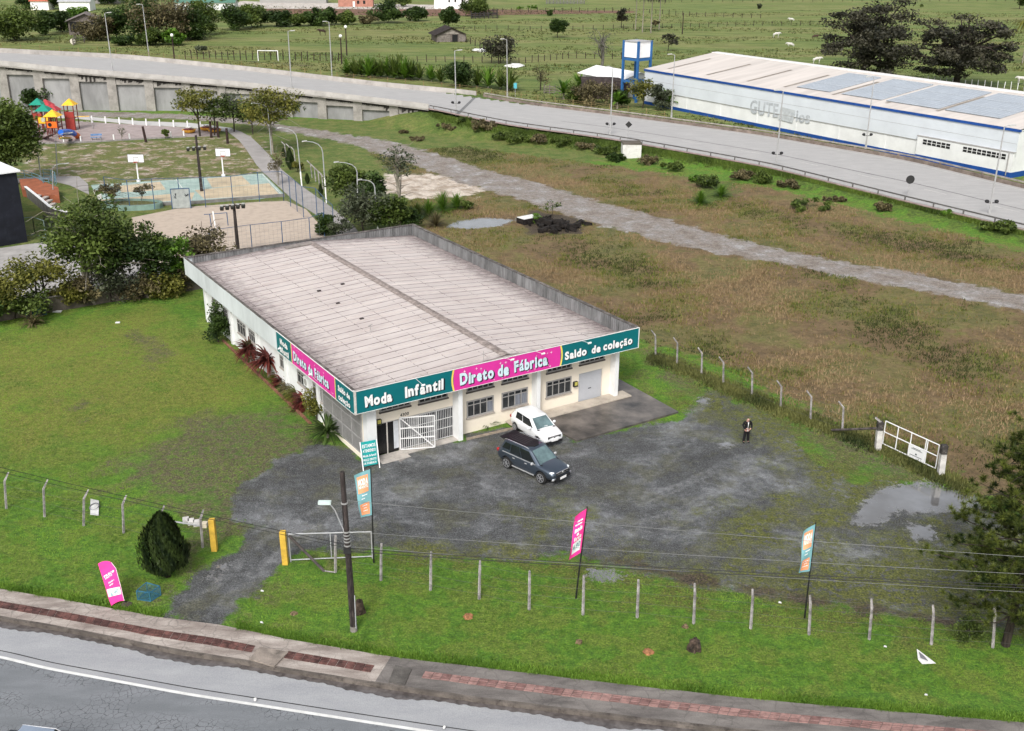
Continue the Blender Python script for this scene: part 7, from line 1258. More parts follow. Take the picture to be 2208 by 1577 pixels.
def wallx(px, py):
    D_ = ray(px, py); t = (wc[:2] @ wn[:2]) / (D_[:2] @ wn[:2]); p = D_ * t; return float((p[:2] - wc[:2]) @ wd_[:2]), float(p[2] + PH)
x0, z0 = wallx(1618, 238); x1, z1 = wallx(1770, 258); letters(lt, 'GUTE', (x0, -.17, z0 - .3), (1, 0, 0), (0, 0, 1), 3.0, 'l', off=.03, fit=(x1 - x0) * .42, wob=.04); WB(lt, 'faded_lettering', M_FAD); lt = MB()
letters(lt, 'rios', (x0 + (x1 - x0) * .60, -.17, z0 - .3), (1, 0, 0), (0, 0, 1), 2.5, 'l', off=.03, fit=(x1 - x0) * .42, wob=.06); WB(lt, 'faded_lettering', M_FAD)
q = MB(); xs_, zs_ = x0 + (x1 - x0) * .43, z0; q.add([(xs_, -.168, zs_ - .6), (xs_ + 3.2, -.168, zs_ - .8), (xs_ + 3.6, -.168, zs_ + 1.3), (xs_ + .3, -.168, zs_ + 1.5)], [(0, 1, 2, 3)]); WB(q, 'smudge', mat('smudge', (.50, .53, .55), .8, .12, 1.5))
# water tower
tb = [G(1348, 200), G(1371, 222), G(1409, 205)]; tw = T('water_tower', 'square white water tank on a blue concrete frame at the left end of the warehouse', 'water tower', tb[1]); c1 = tb[1]; s_ = 3.7; a1 = np.array((-.68, .73, 0)); a2 = np.array((.73, .68, 0)); ht_ = HT(1371, 222, 90); cs = [c1 + a1 * i * s_ + a2 * j * s_ for i, j in ((0, 0), (1, 0), (1, 1), (0, 1))]; ctr = sum(cs) / 4
for p in cs: MB().obox(p + (0, 0, ht_ / 2), a1 * .2, a2 * .2, (0, 0, ht_ / 2)).build('column', M_BLU2 if False else mat('tower_blue', (.03, .13, .34), .6, .12, 1), tw)
zb0 = ht_ * .70
MB().obox(ctr + (0, 0, (zb0 + ht_) / 2 + .1), a1 * (s_ / 2 - .02), a2 * (s_ / 2 - .02), (0, 0, (ht_ - zb0) / 2 - .25)).build('tank', M_LET, tw); MB().obox(ctr + (0, 0, ht_ - .1), a1 * (s_ / 2 + .15), a2 * (s_ / 2 + .15), (0, 0, .06)).build('tank_lid', mat('lid_grey', (.42, .42, .42), .8, .1, 1), tw)
for zz in (zb0, ht_ * .33): 
    for i in range(4): p, q_ = cs[i], cs[(i + 1) % 4]; MB().bar(p + (0, 0, zz), q_ + (0, 0, zz), .3, .45).build('beam', mat('tower_blue', (0, 0, 0)), tw)
sh = T('lean_to_shed', 'low shed with a white sheet roof between the water tower and the warehouse', 'shed', G(1360, 205)); 
def gable(name, root, c, ax, w_, l_, he, hr, wm, rm_, ov=.4, openf=False):
    c = np.array((c[0], c[1], 0)); ax = np.array((*ax, 0)) / np.linalg.norm(ax); ay = np.array((-ax[1], ax[0], 0)); f = lambda a, b, z: c + ax * a * l_ / 2 + ay * b * w_ / 2 + (0, 0, z)
    mb = MB(); mb.add([f(i, j, z) for z in (-.1, he) for i, j in ((-1, -1), (1, -1), (1, 1), (-1, 1))] + [f(-1, 0, hr), f(1, 0, hr)], [(0, 1, 5, 4), (2, 3, 7, 6), (3, 0, 4, 8, 7), (1, 2, 6, 9, 5)]); mb.build('wall', wm, root)
    o1, o2 = 1 + ov / (l_ / 2), 1 + ov / (w_ / 2); dz = (hr - he) * ov / (w_ / 2); r_ = MB()
    for sd in (-1, 1): r_.add([f(-o1, sd * o2, he - dz + k) for k in (.03, .12)] + [f(o1, sd * o2, he - dz + k) for k in (.03, .12)] + [f(o1, 0, hr + k) for k in (.03, .12)] + [f(-o1, 0, hr + k) for k in (.03, .12)], [(1, 3, 5, 7), (0, 6, 4, 2), (0, 2, 3, 1), (2, 4, 5, 3), (6, 0, 1, 7)])
    r_.build('roof', rm_, root); return f
g_ = G(1345, 205); gable('s', sh, (g_[0] - 1, g_[1] + 4), wd_[:2], 9, 14, 3.4, 4.6, M_CRM, M_LET)
dsh = T('dark_shed', 'old shed with a curved dark roof behind the bushes left of the water tower', 'shed', G(1305, 208)); g_ = G(1300, 210); mb = MB(); n_ = 10
V = []; 
for i in range(n_ + 1): t = math.pi * i / n_; V += [(g_[0] - 4.5, g_[1] - 3 + 5 - 5 * math.cos(t), 2.0 + 1.7 * math.sin(t)), (g_[0] + 5, g_[1] - 4 + 5 - 5 * math.cos(t), 2.0 + 1.7 * math.sin(t))]
mb.add(V, [(2 * i, 2 * i + 1, 2 * i + 3, 2 * i + 2) for i in range(n_)]); mb.build('roof', mat('dark_sheet', (.045, .032, .03), .9, .3, 1, grime=.3, gcol=(.2, .17, .15)), dsh); MB().box(g_[0] - 4.3, g_[1] - 2.8, -.1, g_[0] + 4.8, g_[1] + 6.6, 2.0).build('wall', mat('dark_plank', (.07, .05, .045), .95, .3, 2, stretch=(4, 4, .3)), dsh)
# ================================================================ PASTURE
M_PLK = mat('weathered_plank', (.20, .17, .155), .95, .35, 2, .5, 10, stretch=(1, 1, 5), grime=.3); M_RFD = mat('barn_roof', (.035, .026, .024), .95, .3, .8, grime=.35, gcol=(.14, .11, .10))
b1 = T('barn', 'small old timber barn with a dark brown roof and open doorway alone in the pasture', 'barn', G(960, 96)); c = (G(965, 92)[0], G(965, 92)[1] + 6); f = gable('b', b1, c, (.25, -1.0), 9.0, 9, 2.2, 4.1, M_PLK, M_RFD, .9)
MB().add([f(1.012, j, z) for j, z in ((.05, 0), (.42, 0), (.42, 2.1), (.05, 2.1))], [(0, 1, 2, 3)]).build('doorway', M_DARK, b1); q = MB()
for k in range(6): z = .25 + k * .34; q.bar(f(1.02, -.95, z), f(1.02, -.08, z), .06, .16); q.bar(f(1.02, .5, z), f(1.02, .95, z), .06, .16)
q.build('slat_front', mat('pale_plank', (.36, .32, .29), .9, .2, 2), b1); MB().add([f(1.015, j, z) for j, z in ((-.6, 2.3), (.6, 2.3), (0, 3.6))], [(0, 1, 2)]).build('gable_boards', mat('pale_plank', (0, 0, 0)), b1)
b2 = T('barn', 'open fronted timber barn half hidden by trees beyond the left end of the highway', 'barn', G(155, 82)); c = (G(160, 76)[0] + 2, G(160, 76)[1] + 6); f = gable('b', b2, c, (.3, -1.0), 10, 10, 4.2, 6.2, M_PLK, mat('barn_roof_grey', (.20, .17, .16), .9, .2, .8), .8)
MB().add([f(1.012, j, z) for j, z in ((-.9, 1.0), (.9, 1.0), (.9, 3.9), (-.9, 3.9))], [(0, 1, 2, 3)]).build('doorway', M_DARK, b2); MB().tube([f(1.03, 0, 0), f(1.03, 0, 4.2)], .15, 6).build('front_post', mat('pale_plank', (0, 0, 0)), b2)
cr_ = T('corral', 'small dark plank corral with a white disc beside the left barn', 'corral', G(170, 92)); q = MB(); P_ = [G(*p) for p in ((158, 98), (182, 93), (186, 84), (164, 82))]
for a, b in zip(P_, P_[1:] + P_[:1]):
    for z in (.4, 1.0, 1.6): q.bar(a + (0, 0, z), b + (0, 0, z), .12)
    q.bar(a, a + (0, 0, 1.9), .2)
q.build('corral_rails', M_PLK, cr_); MB().tube([tuple(G(158, 97) + (0, 0, .9)), tuple(G(158, 97) + (0, -.1, .9))], .8, 14).build('white_disc', mat('cream_disc', (.62, .58, .50), .7), cr_)
c2_ = T('corral', 'dark plank cattle corral under the round tree near the white house', 'corral', G(1040, 38)); q = MB(); P_ = [G(*p) for p in ((1016, 41), (1072, 40), (1072, 33), (1016, 34))]
for a, b in zip(P_, P_[1:] + P_[:1]):
    for z in (.5, 1.2, 1.9): q.bar(a + (0, 0, z), b + (0, 0, z), .3)
    for k in range(6): q.bar(a + (b - a) * k / 6, a + (b - a) * k / 6 + (0, 0, 2.4), .35)
q.build('corral_rails', mat('corral_dark', (.05, .045, .045), .95, .3), c2_); c3_ = T('corral', 'grey plank cattle pen at the top edge of the pasture', 'corral', G(1220, 8)); q = MB(); a, b = G(1178, 9), G(1260, 9)
for z in (.5, 1.3, 2.1): q.bar(a + (0, 0, z), b + (0, 0, z), .35)
for k in range(12): q.bar(a + (b - a) * k / 11, a + (b - a) * k / 11 + (0, 0, 2.8), .35)
q.build('corral_rails', mat('corral_grey', (.20, .19, .18), .95, .3), c3_)
def pfence(lab, pts, n_, hgt=1.4, m=None, name='pasture_fence', rad=.08):
    f = T(name, lab, 'fence', G(*pts[0])); L_ = resample([G(*p) for p in pts], n_)
    for p in L_: MB().tube([(p[0], p[1], 0), (p[0] + random.uniform(-.1, .1), p[1], hgt * random.uniform(.85, 1.1))], rad, 5).build('post', m or M_TIM, f)
    for z in (.5, 1.0): MB().tube([(p[0], p[1], z * hgt / 1.4) for p in L_], .02, 4).build('wire', M_WIRE, f)
pfence('timber post fence behind the football goal in the pasture', [(400, 128), (560, 130), (730, 132)], 26, 2.2, rad=.12)
pfence('timber post fence running from the barn down towards the tangled tree', [(1005, 92), (1035, 104), (1062, 120), (1085, 132)], 10, 1.8, rad=.12)
pfence('timber post fence across the middle of the pasture below the tangled tree', [(900, 134), (1000, 135), (1120, 138), (1230, 126), (1340, 128)], 26, 1.7, rad=.1)
pfence('timber post fence along the brown earth bank near the top', [(1065, 26), (1200, 27), (1368, 26), (1500, 36), (1640, 40)], 34, 1.8, rad=.13)
pfence('thin fence line at the top right of the pasture', [(1380, 5), (1700, 4), (2208, 3)], 40, 1.8, rad=.13)
pfence('pale post fence right of the second cedar behind the warehouse roof', [(2000, 180), (2100, 188), (2208, 196)], 16, 1.6, M_LET)
pfence('fence line across the far middle of the pasture', [(1000, 66), (1200, 66), (1400, 62), (1640, 56), (2208, 50)], 60, 1.6, rad=.11)
M_FNC = mat('rusty_mesh', (.30, .22, .10), .8, .2, 1); pf2 = T('roadside_mesh_fence', 'long straw coloured mesh fence behind the far barrier of the highway', 'fence', FARL[60]); LL = np.array([p + np.array((0, 1.6, 0)) for p in FARL[14:104:2]]); q = 0
for p in LL[::1]: MB().tube([(p[0], p[1], 0), (p[0], p[1], p[2] + 1.6)], .05, 4).build('post', M_FNC, pf2)
for z in (.5, .8, 1.1, 1.4): MB().tube([(p[0], p[1], p[2] + z) for p in LL], .022, 4).build('wire', M_FNC, pf2)
gl2 = T('football_goal', 'white football goal frame on the grass beyond the highway', 'goal', G(590, 132)); a, b = G(557, 131.5), G(600, 132); h = 2.5
q = MB(); q.bar(a, a + (0, 0, h), .16); q.bar(b, b + (0, 0, h), .16); q.bar(a + (0, 0, h), b + (0, 0, h), .16); q.build('goal_frame', M_LET, gl2)
for bx, by, ty, lb in ((737, 138, 80, 'short dark pole with a round lamp right of the football goal'), (748, 120, 60, 'taller dark pole with a round lamp behind the short one'), (376, 128, 78, 'slim dark pole with a lamp in front of the left tree belt'), (1471, 74, 28, 'lone thin pole in the pasture beyond the water tower')):
    g = G(bx, by); h = HT(bx, by, ty); r = T('pasture_pole', lb, 'pole', g); MB().tube([(g[0], g[1], 0), (g[0], g[1], h)], [.2, .14], 6).build('pole_shaft', M_TIM, r); 
    if bx < 1000: MB().ball((g[0], g[1], h + .2), .42, 8, 6).build('lamp_globe', M_LET, r)
# animals
def quadruped(name, px, py, s_, m, label, cat, face=1, lie=False):
    g = G(px, py); r_ = T(name, label, cat, g, 0); z0 = .95 * s_ if not lie else .38 * s_; J_ = [(0, 0, z0 + .18 * s_), (.45 * s_ * face, 0, z0 + .2 * s_), (.75 * s_ * face, 0, z0 + .28 * s_), (-.55 * s_ * face, 0, z0 + .22 * s_), (1.02 * s_ * face, 0, z0 + .42 * s_), (1.12 * s_ * face, 0, z0 + .36 * s_), (1.35 * s_ * face, 0, z0 + .10 * s_)]
    R_ = [.29, .30, .26, .27, .15, .13, .08]; E_ = [(0, 1), (1, 2), (0, 3), (2, 4), (4, 5), (5, 6)]
    for x, y, rt in ((.6, .14, 2), (.55, -.14, 2), (-.52, .15, 3), (-.58, -.15, 3)):
        i0 = len(J_); k = .13 if x < 0 else -.03; J_ += [(x * s_ * face, y * s_, z0 - .12 * s_), ((x - k * .4) * s_ * face, y * s_, z0 * .48), ((x - k) * s_ * face if x < 0 else x * s_ * face, y * s_, z0 * .22), (x * s_ * face, y * s_, .03)]; R_ += [.13, .065, .05, .05]; E_ += [(rt, i0), (i0, i0 + 1), (i0 + 1, i0 + 2), (i0 + 2, i0 + 3)]
    i0 = len(J_); J_ += [(-.78 * s_ * face, 0, z0 + .15 * s_), (-.84 * s_ * face, 0, z0 - .35 * s_)]; R_ += [.05, .04]; E_ += [(3, i0), (i0, i0 + 1)]
    skin_fig('body', J_, E_, [q * s_ for q in R_], m, r_, 1)
M_HRS = mat('horse_brown', (.035, .018, .012), .7, .15, 2); M_COW = mat('cow_white', (.62, .60, .56), .8, .1, 2); M_COWB = mat('cow_brown', (.07, .04, .03), .8, .15, 2)
quadruped('horse', 696, 77, 1.35, M_HRS, 'dark brown horse grazing alone in the pasture above the football goal', 'horse', -1)
for i, (px, py, m, lb, fc_, li) in enumerate(((1673, 82, M_COW, 'white cow standing left of the first cedar, upper one', 1, False), (1705, 100, M_COW, 'white cow lying left of the first cedar, lower one', -1, True), (1757, 82, M_COWB, 'brown cow lying beside the first cedar', 1, True), (1760, 138, M_COW, 'white cow just above the warehouse ridge', 1, False), (2157, 71, M_COW, 'white cow in the pasture right of the second cedar', 1, True), (1707, 45, M_COW, 'white cow in the far pasture at the upper middle right', -1, True), (2202, 182, M_COW, 'white cow at the right picture edge above the warehouse', -1, False))): quadruped('cow', px, py, 1.2, m, lb, 'cow', fc_, li)
# far houses
def house(px, py, w_, l_, he, hr, wm, rm_, lab, ax=(1, .08), door=None, wins=()):
    g = G(px, py); r_ = T('house', lab, 'house', g); f = gable('h', r_, (g[0], g[1] + w_ / 2), ax, w_, l_, he, hr, wm, rm_, .5)
    for u, z0, z1, du in wins: MB().add([f(u + a * du, -1.006, z) for a, z in ((-1, z0), (1, z0), (1, z1), (-1, z1))], [(0, 1, 2, 3)]).build('window', M_DARK, r_)
    if door: MB().add([f(door + a * .06, -1.008, z) for a, z in ((-1, 0), (1, 0), (1, 2.2), (-1, 2.2))], [(0, 1, 2, 3)]).build('door', M_LET, r_)
    return r_
house(972, 19, 12, 15, 5.5, 7.5, M_LET, mat('roof_tiles', (.30, .12, .08), .8, .2, 1), 'white house with small dark windows at the top edge above the barn', wins=((-.15, 2.6, 4.0, .05), (.2, 2.6, 4.0, .05), (.6, 2.6, 4.0, .05)))
house(765, 15, 10, 15, 4.5, 6.5, mat('brick_pink', (.42, .20, .15), .85, .12, 1), M_LET, 'pink brick house with a white door at the top edge left of centre', door=-.1, wins=((.15, 1.2, 2.6, .07), (.5, 1.2, 2.6, .07)))
house(630, 7, 10, 30, 2.6, 3.6, M_FRAME, mat('teal_roof', (.16, .30, .28), .6, .1), 'long low green roofed shed at the top edge left of centre')
house(440, 22, 10, 24, 3.0, 4.6, M_CRM, mat('green_roof', (.10, .22, .17), .7, .15), 'low building with a green roof behind the left tree belt')
house(85, 22, 7, 7, 3.6, 5.6, M_LET, mat('orange_tiles', (.50, .15, .09), .8, .15, 1), 'small white house with an orange tiled roof at the top left corner'); house(160, 24, 8, 12, 3.6, 5.2, M_LET, mat('grey_roof', (.42, .42, .43), .7, .1), 'white house with grey and white roofs behind the bright green tree')
house(215, 8, 10, 16, 3.6, 5.2, mat('grey_wall', (.3, .29, .28), .8), mat('white_roof', (0, 0, 0)), 'grey house with a white roof at the top left behind the trees')
for i, (px, py, w_, lb) in enumerate(((1037, 110, 2.0, 'white rubble patch beside the tangled dark tree, upper'), (1112, 143, 2.0, 'white rubble patch in the ditch right of the tangled tree'))): g = G(px, py); lump(px, py, w_, .5, M_LIT, 'rubble_patch', lb, 'rubble', 60 + i, 1.6, .4)
gt2 = T('farm_gate', 'dark plank farm gate on the dirt lane left of the dark shed', 'gate', G(1190, 203)); q = MB(); a, b = G(1173, 202), G(1208, 205)
for z in (.3, .7, 1.1, 1.5): q.bar(a + (0, 0, z), b + (0, 0, z), .09, .14)
for k in range(4): q.bar(a + (b - a) * k / 3, a + (b - a) * k / 3 + (0, 0, 1.9), .16)
q.build('gate_frame', M_PLK, gt2)
# black debris in the field
db = T('debris_pile', 'burnt dark debris pile with a white edged slab beside the field puddle', 'debris', G(1190, 497)); g = G(1195, 492); mb = MB(); R_ = random.Random(4); mk_ = mat('charred', (.022, .018, .016), .95, .4, 3, .5, 8)
for k in range(60): x, y = R_.gauss(0, 1.5), R_.gauss(0, 1.2); mb.obox((g[0] + x, g[1] + y, R_.uniform(.05, .8) * max(.2, 1 - abs(x) / 4)), (R_.uniform(.1, .5), R_.uniform(-.2, .2), R_.uniform(-.2, .2)), (R_.uniform(-.2, .2), R_.uniform(.1, .4), 0), (R_.uniform(-.1, .1), 0, R_.uniform(.06, .25)))
mb.build('charred_rubble', mk_, db); a, b = G(1122, 484), G(1158, 477); MB().bar(a + (0, 0, .35), b + (0, 0, .35), 1.4, .6).build('dark_slab', mk_, db); MB().bar(a + (0, 0, .68), b + (0, 0, .68), 1.3, .05).build('pale_top', M_LIT, db); MB().box(*(G(1226, 499) + (0, 0, 0)), *(G(1226, 499) + (.5, .5, .75))).build('black_bin', mk_, db)
# ================================================================ VEGETATION
def vnoise(x, y, s, seed):
    R_ = np.random.default_rng(seed); v = np.zeros_like(x)
    for k in range(9):
        a = R_.uniform(0, 2 * np.pi); f = s * R_.uniform(.5, 2.2); v += np.sin((x * np.cos(a) + y * np.sin(a)) * f + R_.uniform(0, 6.3)) / 3
    return .5 + v * .35
def leaves(C, size, R_, up=.5, asp=.55):
    n = len(C); N_ = R_.normal(size=(n, 3)); N_[:, 2] = np.abs(N_[:, 2]) + up; N_ /= np.linalg.norm(N_, axis=1)[:, None]; t = R_.normal(size=(n, 3)); a = np.cross(N_, t); a /= np.linalg.norm(a, axis=1)[:, None]; b = np.cross(N_, a)
    s = size * R_.uniform(.55, 1.35, n)[:, None]; V = np.stack([C - a * s, C - b * s * asp, C + a * s, C + b * s * asp], 1).reshape(-1, 3); return V, np.arange(4 * n).reshape(-1, 4)
L_DARK = leafmat('leaf_dark', (.012, .028, .007), (.075, .125, .026), .3); L_MID = leafmat('leaf_mid', (.025, .045, .010), (.145, .20, .04), .3); L_YEL = leafmat('leaf_yellowish', (.045, .06, .010), (.25, .24, .05), .3); L_BRI = leafmat('leaf_bright', (.03, .075, .008), (.15, .28, .03)); L_BRN = leafmat('leaf_brownish', (.04, .036, .018), (.22, .185, .09)); L_GRY = leafmat('leaf_greygreen', (.03, .04, .022), (.15, .17, .10)); L_CED = leafmat('leaf_cedar', (.010, .012, .008), (.085, .08, .052), .1); L_RED = leafmat('leaf_red', (.035, .008, .008), (.20, .045, .035)); L_NDL = leafmat('pine_needles', (.014, .030, .006), (.16, .19, .035), .2); L_CYP = leafmat('cypress_leaf', (.006, .014, .004), (.035, .055, .012), .08)
M_TRK = mat('trunk_dark', (.06, .048, .038), .95, .35, 3, .6, 10, stretch=(2, 2, .4)); M_TRKP = mat('trunk_pale', (.30, .27, .22), .9, .25, 3, .5, 10, stretch=(2, 2, .4))
def limb(mb, a, b, r0, r1, R_, n_=5, sag=.12):
    a, b = np.array(a, float), np.array(b, float); L_ = np.linalg.norm(b - a); pts = []; k1 = R_.normal(size=3) * L_ * .07
    for t in np.linspace(0, 1, n_): pts.append(a * (1 - t) + b * t + k1 * math.sin(t * math.pi) + np.array((0, 0, L_ * sag * math.sin(t * math.pi) * (1 if b[2] > a[2] else .3))))
    mb.tube(pts, list(np.linspace(r0, r1, n_)), 5, cap=False)
_seed = [100]
def tree(bx, by, ty, wpx, lm, label, leaf=.22, ncl=16, npl=160, lo=.35, name='tree', cat='tree', tm=None, lean=0.0, dx=0, rc=.30, flat_=1.0, limbs=9, group=None, twigs=False, shell=.45, up=.5, zb=0.0, hmax=None, multi=1, trunk_r=None):
    _seed[0] += 1; R_ = np.random.default_rng(_seed[0]); g = G(bx, by, zb); gz = zb if zb else ground_z(g[0], g[1]); h = HT(bx, by, ty, zb); h -= zb; s = SC(bx, by); rx = wpx * s / 2; r = T(name, label, cat, (g[0], g[1], gz), 0, group)
    c0 = np.array((g[0] + dx * s + lean, g[1], gz + h * (1 + lo) / 2)); rz_ = h * (1 - lo) / 2; D_ = R_.normal(size=(ncl, 3)); D_ /= np.linalg.norm(D_, axis=1)[:, None]; rad = R_.uniform(0, 1, ncl) ** shell
    rad = np.where((name == 'cedar_tree') & (R_.uniform(0, 1, ncl) < .3), rad * 1.28, rad); CC = c0 + D_ * rad[:, None] * np.array((rx * (1 - rc * .8), rx * (1 - rc * .8) * .9, max(.1, rz_ * (1 - rc * .5)))); rcl = rc * min(rx, rz_ * 1.6) * R_.uniform(.7, 1.3, ncl)
    P_ = []; Tn = []
    for c, q in zip(CC, rcl): k = int(npl * R_.uniform(.6, 1.3)); o = R_.normal(size=(k, 3)); o /= np.linalg.norm(o, axis=1)[:, None] + 1e-6; o *= (R_.uniform(0, 1, k) ** .45)[:, None]; P_.append(c + o * q * np.array((1.25, 1.25, .8 * flat_))); Tn.append(np.clip(R_.uniform(.15, .8) + R_.normal(size=k) * .17, 0, 1))
    P_ = np.concatenate(P_); Tn = np.concatenate(Tn); P_[:, 2] = np.maximum(P_[:, 2], gz + .02); V, F = leaves(P_, leaf, R_, up); V -= np.array((g[0], g[1], gz)); npmesh('crown', V, F, lm, r, np.repeat(Tn, 4))
    mb = MB(); tr = trunk_r or max(.04, h * .022); tm = tm or M_TRK
    for m_i in range(multi):
        off = np.array((R_.uniform(-.3, .3) * rx * .4, R_.uniform(-.3, .3) * rx * .3, 0)) * (m_i > 0); base = np.array((g[0], g[1], gz - .1)) + off; tp = c0 + off * 2 + np.array((0, 0, rz_ * .1)); limb(mb, base, tp, tr, tr * .45, R_, 6, 0)
        for k in range(limbs // multi): t = R_.uniform(.35, .95); st_ = base * (1 - t) + tp * t; limb(mb, st_, CC[(k * 3 + m_i) % ncl], tr * .45 * (1.1 - t * .5), tr * .12, R_)
        if twigs:
            for k in range(30): t = R_.uniform(.4, 1); st_ = base * (1 - t) + tp * t; limb(mb, st_, st_ + R_.normal(size=3) * np.array((rx * .5, rx * .5, rz_ * .45)) + (0, 0, rz_ * .3), tr * .2, .015, R_, 4)
    mb.build('trunk', tm, r); return r
def strands(name, label, cat, px, py, n_, L_, w_, m, arch=.8, up=.9, trunk=0.0, droop=1.0, group=None, tm=None, zb=0.0, seed=None):
    """rosette plants: palms, bananas, cordylines"""
    _seed[0] += 1; R_ = np.random.default_rng(_seed[0]); g = G(px, py, zb); r = T(name, label, cat, g, 0, group); V = []; F = []; Tn = []
    for k in range(n_):
        a = R_.uniform(0, 2 * math.pi); el = R_.uniform(.15, 1.0) * up; l = L_ * R_.uniform(.7, 1.1); d = np.array((math.cos(a), math.sin(a), 0)); sd = np.array((-d[1], d[0], 0)); p = np.array((0, 0, trunk)); i0 = len(V); tn = R_.uniform(.15, .95)
        for j in range(6):
            t = j / 5; ang = el * 1.35 - arch * t * 1.6 * droop; ww = w_ * (math.sin(math.pi * min(.97, t * .85 + .12))); V += [p - sd * ww, p + sd * ww]; Tn += [tn, tn]; p = p + (d * math.cos(ang) + np.array((0, 0, math.sin(ang)))) * l / 5
        F += [(i0 + 2 * j, i0 + 2 * j + 1, i0 + 2 * j + 3, i0 + 2 * j + 2) for j in range(5)]
    V = np.array(V); V[:, 2] = np.maximum(V[:, 2], .02); npmesh('crown' if trunk else 'leaves', V, np.array(F), m, r, np.array(Tn))
    if trunk: MB().tube([(0, 0, -.1), (.05, 0, trunk * .5), (0, 0, trunk + .05)], [w_ * .7 + .06, w_ * .5 + .05, w_ * .5 + .04], 7).build('trunk', tm or M_TRKP, r, world=False)
    return r
# --- dark cypress bush by the driveway
def cypress(bx, by, ty, wpx, lab, n_=5200, leaf=.075, low=.0):
    _seed[0] += 1; R_ = np.random.default_rng(_seed[0]); g = G(bx, by); h = HT(bx, by, ty); rx = wpx * SC(bx, by) / 2; r = T('cypress', lab, 'conifer', g); k = n_
    t = R_.uniform(0.10, 1, k); prof = np.where(t < .38, .35 + .65 * np.sin((t - .10) / .28 * np.pi / 2), np.cos((t - .38) / .62 * np.pi / 2) ** .8); a = R_.uniform(0, 2 * np.pi, k); lobes = 1 + .16 * np.sin(a * 3 + 5 * t) + .10 * np.sin(a * 7 + t * 13) + .07 * np.sin(a * 13 + t * 21); q = prof * rx * lobes * R_.uniform(.72, 1.0, k) ** .5
    C = np.stack([q * np.cos(a), q * np.sin(a), t * h], 1); Nn = np.stack([np.cos(a), np.sin(a), R_.uniform(0, .6, k)], 1); upv = np.array((0, 0, 1.0)) + R_.normal(size=(k, 3)) * .25; upv /= np.linalg.norm(upv, axis=1)[:, None]; sdv = np.cross(upv, Nn); sdv /= np.linalg.norm(sdv, axis=1)[:, None]; s = leaf * R_.uniform(.6, 1.5, k)[:, None]
    V = np.stack([C - upv * s * 1.5, C - sdv * s * .6, C + upv * s * 1.9 + Nn * s * .5, C + sdv * s * .6], 1).reshape(-1, 3); tn = np.clip(.45 + .3 * np.sin(a * 7 + t * 14) + R_.normal(size=k) * .2, 0, 1); npmesh('crown', V, np.arange(4 * k).reshape(-1, 4), L_CYP, r, np.repeat(tn, 4))
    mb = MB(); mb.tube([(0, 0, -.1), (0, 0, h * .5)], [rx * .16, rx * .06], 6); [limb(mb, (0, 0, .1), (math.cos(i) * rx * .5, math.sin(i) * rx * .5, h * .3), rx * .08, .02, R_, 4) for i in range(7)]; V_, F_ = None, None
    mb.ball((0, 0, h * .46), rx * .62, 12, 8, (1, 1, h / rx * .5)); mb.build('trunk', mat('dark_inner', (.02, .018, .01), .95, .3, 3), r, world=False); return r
cypress(362, 1243, 1108, 96, 'dense dark cypress bush on the lawn left of the driveway'); cypress(626, 366, 322, 17, 'slim dark cypress beside the curved park path', 1500, .10); cypress(612, 340, 322, 8, 'tiny dark cypress behind the slim one by the park path', 500, .08); cypress(663, 397, 376, 9, 'small dark conifer under the leaning park posts, left', 500, .08); cypress(692, 425, 398, 9, 'small dark conifer by the white lamp foot', 500, .08)
# --- pine at the right edge
def pine():
    R_ = np.random.default_rng(77); g = G(2168, 1392); r = T('pine_tree', 'tall pine with dark needle tufts at the right edge beside the fence end', 'pine tree', g); h = HT(2168, 1392, 885) * 1.02; mb = MB(); mb.tube([(0, 0, -.2), (.1, 0, h * .35), (.25, .1, h * .7), (.35, .1, h)], [.20, .15, .10, .03], 10); C = []; lvl = .12
    for k in range(104):
        t = lvl + (1 - lvl) * (k / 104) ** .95; a = k * 2.4 + R_.uniform(-.3, .3); z = h * t; ln = (4.3 * (1 - t) ** .6 + .4) * R_.uniform(.65, 1.08) * (.75 if t < .25 else 1); o = np.array((.35 * t, .1 * t, z)); e = o + np.array((math.cos(a) * ln, math.sin(a) * ln, ln * R_.uniform(-.05, .28))); limb(mb, o, e, .05 * (1.3 - t), .012, R_, 5, .04)
        m_ = int(7 + ln * 5.2)
        for j in range(m_): f = R_.uniform(.25, 1.0); c = o + (e - o) * f + R_.normal(size=3) * .26 * np.array((1, 1, .55)) + (0, 0, .08); C.append(c)
    mb.build('trunk', M_TRK, r, world=False); C = np.array(C); nd = 64; n = len(C) * nd; D_ = R_.normal(size=(n, 3)); D_[:, 2] = D_[:, 2] * .8 + .55; D_ /= np.linalg.norm(D_, axis=1)[:, None]; B = np.repeat(C, nd, 0); L_ = R_.uniform(.16, .34, n)[:, None]; S = np.cross(D_, R_.normal(size=(n, 3))); S /= np.linalg.norm(S, axis=1)[:, None]
    V = np.stack([B - S * .017, B + S * .017, B + D_ * L_], 1).reshape(-1, 3); tn = np.repeat(np.clip(np.repeat(R_.uniform(0, .75, len(C)), nd) + R_.normal(size=n) * .16, 0, 1), 3); npmesh('crown', V, np.arange(3 * n).reshape(-1, 3), L_NDL, r, tn)
pine()
tree(2085, 1378, 1335, 90, L_MID, 'low leafy shrub under the pine at the fence', .06, 10, 170, .0, 'shrub', 'shrub', rc=.4)
